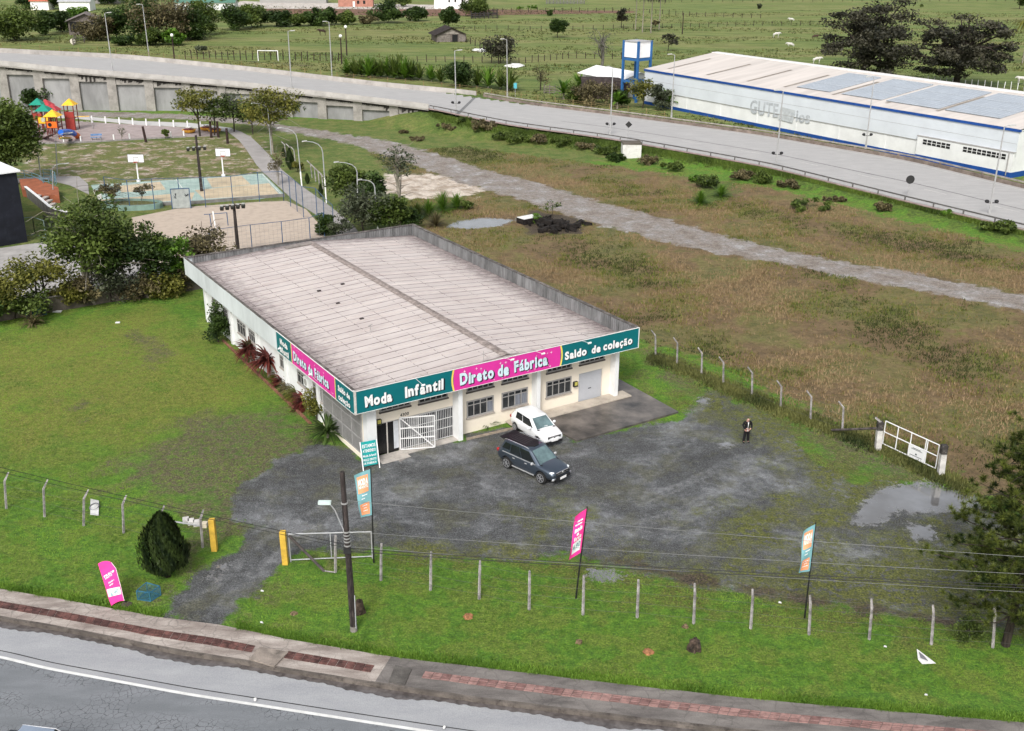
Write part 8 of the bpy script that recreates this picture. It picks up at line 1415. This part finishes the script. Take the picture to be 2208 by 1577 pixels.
# --- shrubs along the store side wall
tree(472, 738, 650, 78, L_DARK, 'big dark shrub against the far end of the shop side wall', .10, 20, 190, .02, 'shrub', 'shrub', rc=.34, up=.2)
strands('cordyline', 'reddish cordyline clump by the shop side wall, left of the two tall ones', 'plant', 541, 782, 150, 1.7, .065, L_RED, 1.0, 1.05, .8); strands('cordyline', 'tall dark red cordyline against the shop wall in the middle of the plant bed', 'plant', 580, 814, 190, 1.9, .07, L_RED, 1.0, 1.05, 1.1)
tree(541, 780, 732, 40, L_BRN, 'brownish leafy shrub mixed with the left red cordyline', .09, 10, 90, .1, 'shrub', 'shrub', rc=.36)
for px, py, n_, l_, m, lb in ((612, 832, 40, .7, L_RED, 'small red leaved plant in the bed, furthest along after the tall cordyline'), (630, 846, 46, .75, L_BRN, 'small brownish plant in the middle of the bed'), (645, 862, 50, .8, L_YEL, 'yellowish plant in the bed below the side windows'), (662, 878, 54, .85, L_RED, 'red and yellow leaved plant before the round shrub'), (604, 818, 36, .6, L_YEL, 'small yellowish plant just past the tall red cordyline')): strands('bedding_plant', lb, 'plant', px, py, n_ * 4, l_ * 1.75, .055, m, .9, 1.0, .15, group='small plants along the side wall')
tree(682, 906, 834, 66, L_YEL, 'rounded yellow green croton shrub near the front end of the plant bed', .085, 16, 150, .05, 'shrub', 'shrub', rc=.36)
strands('cycad', 'dark green cycad palm at the front corner of the plant bed', 'palm', 706, 944, 95, 1.75, .05, L_DARK, .72, .95, .35)
for k, (px, py, l_) in enumerate(((1003, 931, .35), (1020, 926, .3), (1040, 921, .3), (1052, 918, .9), (1075, 912, .45), (1095, 907, .4))): strands('weed', ('low weed at the left end of the bed under the shop windows', 'low weed, second in the window bed', 'low weed beside the tall one in the window bed', 'tall leggy weed in the bed between the two shop windows', 'green weed right of the tall one in the window bed', 'green weed by the white hatchback')[k], 'weed', px, py, 40, l_, .035, (L_MID, L_BRN, L_MID, L_DARK, L_BRI, L_MID)[k], .7, 1.2, .0)
# --- hedge of mixed trees behind the left lawn
BK = [(30, 688, 575, 120, L_YEL, .13, 16, 120, .25, 'yellow green bush at the left edge of the back row, by the concrete yard'), (100, 668, 540, 150, L_YEL, .13, 20, 110, .45, 'spreading yellow green tree with leaning thin stems in the back row'), (150, 662, 600, 110, L_YEL, .12, 16, 130, .1, 'low yellow olive bush in front of the pale yard'), (62, 690, 620, 120, L_MID, .12, 14, 110, .0, 'low green bush by the blue green sheet'), (206, 655, 408, 165, L_MID, .15, 34, 190, .30, 'tallest tree of the back row with a pale branching trunk'), (262, 648, 475, 130, L_DARK, .15, 24, 190, .30, 'dark green tree right of the tallest one in the back row'), (300, 645, 590, 110, L_BRN, .12, 16, 110, .05, 'brownish scrub at the foot of the back row, left part'), (330, 640, 500, 110, L_DARK, .14, 20, 160, .35, 'dark tree behind the bright green one in the back row'), (372, 628, 505, 100, L_BRI, .15, 20, 170, .38, 'bright green tree near the right end of the back row'), (446, 600, 488, 120, L_BRN, .13, 20, 130, .35, 'brownish leaved tree against the shop roof corner'), (350, 640, 575, 110, L_YEL, .12, 18, 140, .0, 'yellow green scrub below the bright green tree'), (398, 628, 560, 70, L_BRN, .12, 14, 120, .0, 'brown scrub nearest the shop in the back row'), (240, 652, 560, 120, L_GRY, .12, 16, 110, .1, 'grey green scrub below the tallest tree'), (185, 660, 590, 90, L_BRN, .12, 14, 100, .0, 'tangled brown bush left of the tallest trunk'), (-20, 700, 600, 90, L_DARK, .13, 14, 150, .0, 'dark bush at the picture edge of the back row'), (320, 642, 470, 80, L_MID, .13, 12, 90, .5, 'slim light green tree rising behind the back row')]
for i, (a, b, c, d, m, lf, nc, npl, lo, lb) in enumerate(BK): tree(a, b, c, d * 1.2, m, lb, lf * 1.2, nc + 4, npl, lo * .8, 'tree' if b - c > 90 else 'bush', 'tree' if b - c > 90 else 'bush', tm=M_TRKP if i in (4, 5, 15) else M_TRK, twigs=i in (4, 12, 13, 9, 6), limbs=12, rc=.33, multi=2 if i in (1, 4, 9) else 1)
strands('fan_plant', 'brown leaved clump at the lawn edge below the blue green sheet', 'plant', 72, 700, 60, 1.6, .06, L_BRN, .9, 1.0)
# --- behind the store
BH = [(703, 508, 458, 46, L_DARK, .12, 16, 190, .0, 'rounded dark green bush on the sand court corner behind the roof'), (748, 452, 352, 84, L_MID, .14, 24, 190, .25, 'rounded olive tree behind the shop beside the curved lamps'), (800, 460, 368, 76, L_DARK, .14, 22, 190, .2, 'dark green tree right of the olive one behind the shop'), (785, 500, 402, 120, L_GRY, .14, 22, 150, .2, 'grey green thicket behind the shop roof'), (838, 500, 420, 90, L_MID, .14, 20, 170, .15, 'green thicket at the shop roof corner'), (740, 512, 470, 70, L_GRY, .10, 14, 90, .2, 'thin grey thicket behind the roof ridge'), (880, 490, 440, 60, L_DARK, .13, 16, 160, .05, 'dark thicket just left of the roof corner'), (862, 492, 308, 88, L_GRY, .13, 13, 55, .55, 'tall thin grey green tree rising above the roof corner'), (810, 440, 398, 50, L_YEL, .12, 12, 130, .3, 'bright yellow green crown in the thicket behind the shop')]
for i, (a, b, c, d, m, lf, nc, npl, lo, lb) in enumerate(BH): tree(a, b, c, d * 1.12, m, lb, lf * 1.25, nc + 2, npl, lo, 'tree', 'tree', tm=M_TRKP if i == 7 else M_TRK, twigs=i in (3, 5, 7), rc=.33, limbs=10)
for i, (a, b, l_, m, lb) in enumerate(((925, 468, 2.2, L_BRI, 'tall bright grass clump behind the roof corner, left'), (955, 455, 2.4, L_BRI, 'tall bright grass clump behind the roof corner, middle'), (985, 450, 2.0, L_BRI, 'tall bright grass clump behind the roof corner, right'), (940, 488, 1.8, L_BRN, 'dry brown grass clump at the field puddle'), (900, 470, 2.0, L_MID, 'green grass clump touching the roof corner'), (1510, 440, 1.8, L_BRI, 'bright grass clump in the field below the rounded bush'), (1555, 425, 1.8, L_BRI, 'bright grass clump right of the one below the rounded bush'))): strands('tall_grass', lb, 'grass clump', a, b, 260, l_, .035, m, .5, 1.35)
tree(1008, 452, 428, 40, L_MID, 'small mixed shrub at the sand pile', .12, 12, 90, .0, 'shrub', 'shrub'); tree(1190, 470, 430, 50, L_MID, 'leggy sapling growing behind the debris pile', .16, 9, 14, .4, 'sapling', 'sapling'); tree(1160, 482, 458, 44, L_BRI, 'green weeds on the left side of the debris pile', .12, 10, 60, .0, 'weed_clump', 'weed clump')
# --- park trees
PK = [(78, 236, 182, 64, L_DARK, .22, 18, 220, .0, 'round dark green bush against the panelled wall'), (38, 398, 208, 120, L_MID, .20, 44, 300, .22, 'big rounded green tree beside the dark building and playground'), (431, 294, 178, 100, L_YEL, .20, 16, 110, .35, 'layered yellow green tree at the round seats'), (462, 292, 200, 90, L_MID, .20, 14, 90, .4, 'thinner green tree behind the layered one'), (505, 285, 200, 90, L_GRY, .20, 14, 90, .3, 'grey green tree at the start of the curved path'), (588, 330, 182, 130, L_YEL, .20, 26, 150, .45, 'broad yellow green tree overhanging the curved path'), (545, 290, 215, 80, L_MID, .20, 14, 110, .3, 'olive tree left of the broad yellow green one'), (640, 250, 205, 60, L_DARK, .20, 14, 120, .1, 'dark climber bush hanging at the wall pier'), (243, 446, 396, 100, L_BRN, .14, 14, 60, .6, 'gnarled umbrella shaped tree in the round planter, left'), (309, 440, 398, 50, L_BRN, .14, 8, 40, .6, 'small bent tree in the round planter, right'), (357, 300, 276, 15, L_MID, .16, 6, 60, .2, 'young green sapling on the play area lawn'), (265, 305, 270, 22, L_GRY, .1, 6, 8, .4, 'bare thin sapling at the front of the play area'), (600, 400, 320, 50, L_BRN, .14, 8, 30, .3, 'bare branching bush by the path under the broad tree'), (642, 372, 342, 26, L_YEL, .14, 10, 90, .0, 'small olive bush right of the slim cypress'), (437, 116, 98, 34, L_GRY, .3, 12, 90, .4, 'small round grey tree in the pasture left of the goal')]
for i, (a, b, c, d, m, lf, nc, npl, lo, lb) in enumerate(PK): tree(a, b, c, d * 1.15, m, lb, lf * 1.1, nc + 3, npl, lo * .85, 'tree', 'tree', flat_=.6 if i in (2, 3, 5) else 1, rc=.34, twigs=i in (5, 11, 12, 8), tm=M_TRKP if i in (5, 12, 11) else M_TRK, limbs=10)
# --- embankment bushes (each a thing)
BM = [(1040, 292, 262, 70, L_BRN), (1085, 303, 276, 50, L_MID), (1120, 308, 275, 70, L_MID), (1165, 310, 285, 60, L_BRN), (1210, 315, 290, 60, L_MID), (1260, 322, 296, 60, L_BRN), (1305, 330, 300, 60, L_MID), (1330, 345, 315, 50, L_DARK), (1395, 352, 320, 50, L_BRN), (1450, 365, 335, 60, L_MID), (1520, 402, 358, 60, L_MID), (1500, 388, 370, 30, L_BRI), (1600, 385, 352, 60, L_BRN), (1645, 392, 352, 60, L_MID), (1700, 402, 375, 60, L_BRN), (1742, 450, 415, 120, L_MID), (1800, 432, 415, 60, L_BRN), (1900, 452, 425, 50, L_BRN), (2040, 470, 455, 30, L_BRI), (2130, 498, 470, 60, L_MID), (2165, 505, 468, 60, L_MID), (900, 300, 285, 40, L_BRN), (870, 285, 273, 26, L_BRN), (960, 285, 268, 60, L_BRN), (1000, 282, 262, 50, L_MID)]
ords = ['first', 'second', 'third', 'fourth', 'fifth', 'sixth', 'seventh', 'eighth', 'ninth', 'tenth', 'eleventh', 'twelfth', 'thirteenth', 'fourteenth', 'fifteenth', 'sixteenth', 'seventeenth', 'eighteenth', 'nineteenth', 'twentieth', 'twenty-first', 'twenty-second', 'twenty-third', 'twenty-fourth', 'twenty-fifth']
cn = {L_BRN: 'brownish', L_MID: 'green', L_DARK: 'dark green', L_BRI: 'bright green'}
for i, (a, b, c, d, m) in enumerate(sorted(BM)): tree(a, b + 3, b + 3 - (b - c) * .62, d * 1.25, m, '%s bush on the bank below the highway, %s from the left' % (cn[m], ords[i]), .16, 16, 110, .0, 'bush', 'bush', rc=.4, limbs=4, group='bushes on the bank below the highway')
# --- beyond the highway
for i, (px, py, ty, w_, m, nc, npl, lo, lf, lb) in enumerate(((1203, 82, 40, 46, L_DARK, 22, 190, .28, .35, 'round dark tree standing alone in the middle pasture'), (1076, 138, 72, 100, L_CED, 26, 90, .1, .32, 'tangled dark half dead tree beside the white rubble'), (990, 187, 132, 84, L_DARK, 24, 190, .0, .28, 'dense dark round tree behind the far barrier'), (1184, 34, 22, 22, L_DARK, 8, 60, 0, .4, 'small dark bush beside the round pasture tree'), (1340, 60, 18, 30, L_CED, 14, 90, .25, .35, 'upright dark ragged tree above the water tower'), (1412, 66, 44, 20, L_BRN, 8, 40, .4, .35, 'small brown tree among the palm trunks'), (1440, 110, 72, 60, L_CED, 12, 60, .3, .3, 'dark tree leaning right behind the water tower'), (1282, 228, 172, 120, L_BRN, 26, 130, .0, .22, 'wide brownish thicket in front of the dark shed'), (1340, 232, 186, 44, L_DARK, 16, 150, .0, .22, 'dark green bush at the foot of the water tower'), (1385, 234, 168, 90, L_YEL, 18, 90, .35, .22, 'yellow flowering bush around the water tower foot'), (1425, 238, 180, 60, L_GRY, 18, 120, .05, .25, 'big leaved bush at the warehouse corner'), (1240, 222, 180, 60, L_MID, 16, 110, .0, .24, 'green bush left of the brownish thicket'), (1165, 195, 130, 60, L_BRN, 10, 30, .0, .2, 'bare scrub by the farm gate'), (2198, 20, -20, 40, L_DARK, 12, 120, .2, .4, 'dark tree at the top right corner'), (1635, 20, 8, 16, L_GRY, 6, 50, 0, .4, 'small grey bush at the top of the pasture'), (1985, 16, 8, 12, L_MID, 6, 50, 0, .4, 'small green bush right of the first cedar top'))): tree(px, py, ty, w_, m, lb, lf, nc, npl, lo, 'tree', 'tree', rc=.32, twigs=i in (1, 12), limbs=10)
R_b = np.random.default_rng(5); tree(1296, 150, 56, 84, L_GRY, 'large bare winter tree left of the water tower', .22, 16, 14, .35, 'tree', 'tree', tm=mat('trunk_grey', (.16, .15, .13), .95, .2, 2), twigs=True, limbs=14, multi=1, trunk_r=.42)
tree(1868, 180, -10, 240, L_CED, 'huge ragged dark cedar behind the warehouse roof, left of the pair', .34, 110, 150, .03, 'cedar_tree', 'tree', rc=.17, shell=.5, flat_=.55, limbs=40, trunk_r=.75); tree(2062, 186, 22, 250, L_CED, 'huge spreading dark cedar with a visible trunk, right of the pair', .34, 105, 150, .10, 'cedar_tree', 'tree', rc=.17, shell=.5, flat_=.55, limbs=40, trunk_r=.8)
bn_ = ['first', 'second', 'third', 'fourth', 'fifth', 'sixth', 'seventh', 'eighth', 'ninth', 'tenth', 'eleventh', 'twelfth', 'thirteenth', 'fourteenth', 'fifteenth', 'sixteenth', 'seventeenth', 'eighteenth']
for i, (px, py, l_) in enumerate(((748, 164, 3.6), (765, 166, 4.2), (780, 165, 3.8), (795, 168, 4.6), (808, 166, 4.0), (822, 168, 3.8), (836, 168, 4.4), (850, 170, 4.8), (862, 168, 5.2), (874, 172, 5.0), (888, 172, 4.2), (905, 173, 3.4), (930, 176, 3.4), (950, 180, 3.2), (1030, 188, 4.0), (1052, 190, 4.4), (1078, 192, 3.8), (1098, 196, 4.6))): strands('banana_plant', 'banana plant behind the far barrier, %s from the left' % bn_[i], 'banana plant', px, py, 70, l_ * 1.0, .22, L_MID if i % 3 else L_BRI, .42, 1.5, .3, group='banana plants behind the highway')
for i, (px, py, l_) in enumerate(((1215, 215, 4.4), (1250, 205, 4.2), (1330, 235, 3.0), (1445, 235, 3.8))): strands('banana_plant', ('banana plant right of the farm gate', 'banana plant in front of the dark shed', 'banana plant at the water tower foot', 'banana plant at the warehouse corner')[i], 'banana plant', px, py, 30, l_ * .85, .3, L_BRI, .6, 1.2, 1.2)
for i, (px, py, ty) in enumerate(((1385, 70, -12), (1403, 72, -10), (1370, 66, -20), (1421, 64, -8))):
    h = HT(px, py, ty); strands('tall_palm', ('tall slim palm above the water tower, second from the left', 'tall slim palm above the water tower, third from the left', 'tall slim palm above the water tower, leftmost', 'tall slim palm above the water tower, rightmost')[i], 'palm', px, py, 40, 5.0, .22, L_CED, .9, .6, h, 1.5, 'tall palms in the pasture', M_TRKP)
strands('tall_palm', 'palm with brown hanging fronds at the right picture edge', 'palm', 2204, 137, 50, 6, .2, L_YEL, .9, .6, HT(2204, 137, 52), 1.4, None, M_TRKP)
# --- left tree belt and far hedge
BL = [(35, 88, 10, 110, L_MID, 26, 170, .05, 'broad grey green tree at the top left corner'), (98, 76, 28, 44, L_DARK, 14, 150, .1, 'dark narrow tree right of the corner tree'), (135, 70, 30, 50, L_DARK, 14, 150, .0, 'dark tree behind the left barn'), (176, 48, 18, 60, L_BRI, 16, 170, .1, 'bright green crown above the left barn'), (215, 88, 40, 80, L_BRN, 18, 130, .0, 'brownish tree to the right of the left barn'), (252, 84, 22, 80, L_DARK, 18, 160, .05, 'dark tree behind the first highway lamp'), (300, 88, 8, 90, L_DARK, 22, 160, .05, 'dark tree behind the second highway lamp'), (350, 90, -10, 110, L_BRN, 26, 120, .15, 'tall grey brown tree with bare twigs in the left belt'), (415, 86, 20, 80, L_DARK, 20, 190, .0, 'rounded dark tree closing the left belt'), (445, 76, -6, 60, L_MID, 18, 150, .15, 'green tree behind the rounded dark one'), (330, 98, 66, 70, L_MID, 14, 150, .0, 'light green bush in front of the left belt'), (375, 98, 68, 50, L_BRI, 12, 130, .0, 'bright bush with a pole in front of the left belt'), (270, 98, 76, 60, L_DARK, 14, 130, .0, 'low dark bush in front of the left belt'), (500, 66, 14, 60, L_DARK, 18, 150, .05, 'dark tree where the far hedge begins'), (545, 60, 12, 60, L_MID, 16, 150, .05, 'green tree second in the far hedge'), (596, 58, 22, 60, L_DARK, 18, 160, .05, 'dark rounded tree third in the far hedge'), (640, 57, 30, 44, L_MID, 14, 140, .0, 'smaller green tree fourth in the far hedge'), (683, 56, 22, 56, L_DARK, 18, 160, .0, 'dark wide tree fifth in the far hedge'), (714, 54, 20, 34, L_DARK, 12, 140, .0, 'narrow dark tree sixth in the far hedge'), (748, 54, 28, 34, L_MID, 12, 130, .0, 'small green tree seventh in the far hedge'), (790, 52, 36, 50, L_BRN, 12, 90, .0, 'low brownish scrub in the far hedge'), (835, 50, 8, 74, L_DARK, 22, 160, .05, 'large dark tree left of the white house'), (896, 46, 16, 40, L_DARK, 16, 160, .05, 'dark rounded tree just left of the white house'), (858, 14, -6, 60, L_MID, 12, 120, .0, 'green tree between the brick and white houses'), (968, 62, 18, 34, L_DARK, 18, 130, .2, 'slim dark tree above the barn'), (1032, 36, -4, 66, L_MID, 20, 160, .25, 'umbrella shaped tree over the cattle corral'), (560, 50, 12, 26, L_MID, 8, 80, .5, 'palm like tree above the far hedge'), (62, 20, -10, 40, L_DARK, 12, 140, .0, 'dark tree at the very top left'), (130, 20, -16, 60, L_DARK, 14, 140, .0, 'dark tree between the corner houses'), (235, 10, -20, 60, L_DARK, 14, 140, .0, 'dark tree right of the corner houses'), (300, 14, -20, 90, L_MID, 18, 120, .0, 'green tree at the top edge behind the left belt'), (395, 12, -24, 80, L_DARK, 16, 140, .0, 'dark tree at the top edge above the left belt'), (490, 20, -10, 50, L_MID, 12, 120, .0, 'green tree beside the green roofed building')]
for i, (a, b, c, d, m, nc, npl, lo, lb) in enumerate(BL): tree(a, b, b - (b - c) * 1.12, d * 1.4, m, lb, .42, nc + 6, npl, 0, 'tree', 'tree', rc=.33, limbs=6, twigs=i == 7)
for i, (a, b, c, d) in enumerate(((1150, 18, 12, 40), (1120, 20, 14, 30))): tree(a, b, c, d, L_BRI, ('long low green bush row by the brown bank, right part', 'long low green bush row by the brown bank, left part')[i], .4, 10, 60, 0, 'bush', 'bush')
# --- grass and weeds as ground cover
def lookup(key, x, y):
    k = np.clip(np.searchsorted(ys, y) - 1, 0, nr - 2); t = x / (0.60 * np.maximum(y, 0) + 22); j = np.clip(np.round((t + 1) / 2 * (ncl - 1)).astype(int), 0, ncl - 1); src = Z if key == 'z' else A[key]; f = np.clip((y - ys[k]) / (ys[k + 1] - ys[k]), 0, 1); return src[k * ncl + j] * (1 - f) + src[(k + 1) * ncl + j] * f
def tufts(name, label, x, y, hmin, hmax, wd, nb, spread, m, tint, lean=.5, seed=1):
    R_ = np.random.default_rng(seed); n = len(x); z = lookup('z', x, y); B = np.repeat(np.stack([x, y, z - .01], 1), nb, 0); k = n * nb; B[:, :2] += R_.normal(size=(k, 2)) * spread; a = R_.uniform(0, 2 * np.pi, k); H_ = np.repeat(R_.uniform(hmin, hmax, n), nb) * R_.uniform(.6, 1.1, k); dr = np.stack([np.cos(a), np.sin(a)], 1); tip = B.copy(); tip[:, :2] += dr * (H_ * lean * R_.uniform(.2, 1, k))[:, None]; tip[:, 2] += H_; s = np.stack([-dr[:, 1], dr[:, 0], np.zeros(k)], 1) * (wd * R_.uniform(.6, 1.3, k))[:, None]
    V = np.stack([B - s, B + s, tip], 1).reshape(-1, 3); tn = np.repeat(np.clip(np.repeat(tint, nb) + R_.normal(size=k) * .14, 0, 1), 3); o = npmesh(name, V, np.arange(3 * k).reshape(-1, 3), m, None, tn); return tag(o, label, 'grass', kind='stuff')
R_ = np.random.default_rng(11)
def inside(x, y):
    q = np.stack([x, y], 1) - SA; u = q @ SE_; v = q @ SN_; return (u > -.1) & (u < 21.3) & (v > -.2) & (v < 33)
TUFT_LAWN = leafmat('lawn_blade', (.032, .10, .007), (.23, .38, .045), .22, .6)
n = 380000; x = R_.uniform(-52, 48, n); y = R_.uniform(38, 104, n); px_ok = np.abs(x) < .50 * y + 4
lw = np.maximum.reduce([lookup(k, x, y) for k in ('gravel', 'field', 'mud')]); dl = sdp(np.stack([x, y], 1), np.vstack([LAWNE, [[60, 200], [-60, 200]]])); ok = px_ok & (lw < -.05 + .5 * (vnoise(x, y, 1.3, 4) - .5)) & (dl > .05) & ~inside(x, y) & (lookup('park', x, y) < -3)
sc_ = sdp(np.stack([x, y], 1), GP([(-60, 545), (60, 528), (700, 440), (760, 500), (420, 618), (250, 650), (-60, 705)])) < 0; ok &= sc_; ap_ = np.stack([x, y], 1) - SA; ok &= ~((ap_ @ SE_ > 12.5) & (ap_ @ SE_ < 22.4) & (ap_ @ SN_ > -3.8) & (ap_ @ SN_ < 6.2)); keep = R_.uniform(0, 1, n) < np.clip(1.25 - (y - 40) / 75, .4, 1); ok &= keep & ((lookup('worn', x, y) < 0) | (R_.uniform(0, 1, n) < .35))
x, y = x[ok], y[ok]; tt = .15 + .9 * vnoise(x, y, .9, 2) * vnoise(x, y, .25, 3) * 1.3 + .25 * (vnoise(x, y, 2.6, 41) - .4) + np.clip(lookup('yel', x, y), 0, 3) * .06
tufts('lawn_grass', 'short green lawn grass around the shop and along the street', x, y, .03, .10, .016, 4, .05, TUFT_LAWN, tt, .7, 2)
# rough street edge of the lawn and weeds at fence feet
n = 26000; i_ = R_.integers(0, len(LAWNE) - 1, n); f = R_.uniform(0, 1, n); e = LAWNE[i_, :2] * (1 - f[:, None]) + LAWNE[i_ + 1, :2] * f[:, None]; e[:, 1] += np.abs(R_.normal(size=n)) * .28 - .05; m_ = (np.abs(e[:, 0]) < 26) & (sdp(e, GP([(320, 1360), (405, 1262), (470, 1205), (620, 1215), (560, 1258), (492, 1370)])) < 0); e = e[m_]
tufts('verge_grass', 'longer ragged grass hanging over the pavement edge', e[:, 0], e[:, 1], .06, .20, .018, 4, .06, TUFT_LAWN, .2 + .5 * vnoise(e[:, 0], e[:, 1], 1.5, 8), .9, 3)
TUFT_FIELD = leafmat('field_blade', (.040, .048, .014), (.26, .19, .10), .1, .8)
fm_ = _m['field_blade']; cr_n = [q for q in fm_.node_tree.nodes if q.type == 'VALTORGB'][0].color_ramp.elements
for p_, c_ in ((.20, (.06, .085, .014)), (.36, (.15, .185, .03)), (.50, (.17, .15, .045)), (.66, (.23, .155, .075)), (.82, (.33, .235, .14))): q = cr_n.new(p_); q.color = (*c_, 1)
n = 150000; y = 58 + (R_.uniform(0, 1, n) ** .8) * 135; x = R_.uniform(-32, 1, n) * 0 + R_.uniform(-.26, .50, n) * y * 1.05; tk = np.maximum(lookup('track', x, y), np.maximum(lookup('sand', x, y), np.maximum(lookup('pud', x, y), lookup('mud', x, y)))); ok = (lookup('field', x, y) > -.3 + (vnoise(x, y, .8, 5) - .5)) & (tk < -.15) & ~inside(x, y) & (lookup('lush', x, y) < .5); x, y = x[ok], y[ok]
dens = vnoise(x, y, .35, 6); ok = R_.uniform(0, 1, len(x)) < np.clip(dens * 1.9 - .35, .12, 1); x, y = x[ok], y[ok]; tt = np.clip(  .55 + 1.3 * (vnoise(x, y, .20, 7) - .5) + .6 * (vnoise(x, y, .8, 9) - .5) + .4 * (R_.uniform(0, 1, len(x)) - .5), 0, 1)
tufts('field_grass', 'rough brown and green grass covering the open field', x, y, .08, .34, .035, 5, .16, TUFT_FIELD, tt, .8, 5)
n = 26000; j = R_.integers(I_AB, len(NEARL) - 2, n); f = R_.uniform(0, 1, n)[:, None]; e = NEARL[j, :2] * (1 - f) + NEARL[j + 1, :2] * f; nn = np.array((.45, -.9)); dd = np.abs(R_.normal(size=n)) * 2.2 + .3; e = e + nn * dd[:, None]; ok = (lookup('track', e[:, 0], e[:, 1]) < -.5); e = e[ok]
TUFT_LUSH = leafmat('bank_blade', (.02, .04, .006), (.15, .22, .035), .15, .6); tufts('bank_grass', 'lush green grass on the bank below the highway guardrail', e[:, 0], e[:, 1], .15, .5, .05, 5, .2, TUFT_LUSH, .2 + .6 * vnoise(e[:, 0], e[:, 1], .5, 12), .6, 6)
n = 60000; y = R_.uniform(42, 76, n); x = R_.uniform(-8, 36, n); ms_ = lookup('moss', x, y); ok = (ms_ > -1.5 + 3 * (vnoise(x, y, 1.1, 14) - .35)) & (lookup('pud', x, y) < -.2) & (lookup('gravel', x, y) > -1.5); x, y = x[ok], y[ok]; ok = vnoise(x, y, 1.7, 15) > .42; x, y = x[ok], y[ok]; TUFT_MOSS = leafmat('yard_weed', (.03, .035, .008), (.20, .20, .045), .1, .7)
tufts('yard_weeds', 'low yellowish weeds creeping over the gravel yard', x, y, .02, .07, .022, 4, .07, TUFT_MOSS, .2 + .6 * vnoise(x, y, .8, 16), 1.2, 7)
n = 36000; y = 165 + R_.uniform(0, 1, n) ** 1.3 * 330; x = R_.uniform(-.52, .52, n) * y; ok = (lookup('past', x, y) > 6) & (vnoise(x * .35, y, .12, 19) > .47); x, y = x[ok], y[ok]; TUFT_PAS = leafmat('pasture_blade', (.02, .035, .008), (.17, .17, .05), .1, .8)
tufts('pasture_tussocks', 'dark grass tussocks dotting the far pasture', x, y, .15, .55, .14, 4, .35, TUFT_PAS, R_.uniform(0, .8, len(x)), .8, 8)
fl_ = smooth_line(GP([(1400, 772), (1460, 795), (1560, 838), (1684, 890), (1817, 940), (1890, 968), (2030, 1035), (2110, 1075)]), 60, 2); n = 5000; j = R_.integers(0, 58, n); e = fl_[j] + (fl_[j + 1] - fl_[j]) * R_.uniform(0, 1, n)[:, None] + np.array((.3, .55)) * (R_.normal(size=n) * .9 + .6)[:, None]
tufts('fence_weeds', 'dark green weeds growing along the foot of the field fence', e[:, 0], e[:, 1], .08, .36, .035, 5, .14, leafmat('fence_weed', (.02, .035, .008), (.20, .20, .06), .1, .7), .15 + .7 * vnoise(e[:, 0], e[:, 1], 1.1, 31), .8, 9)
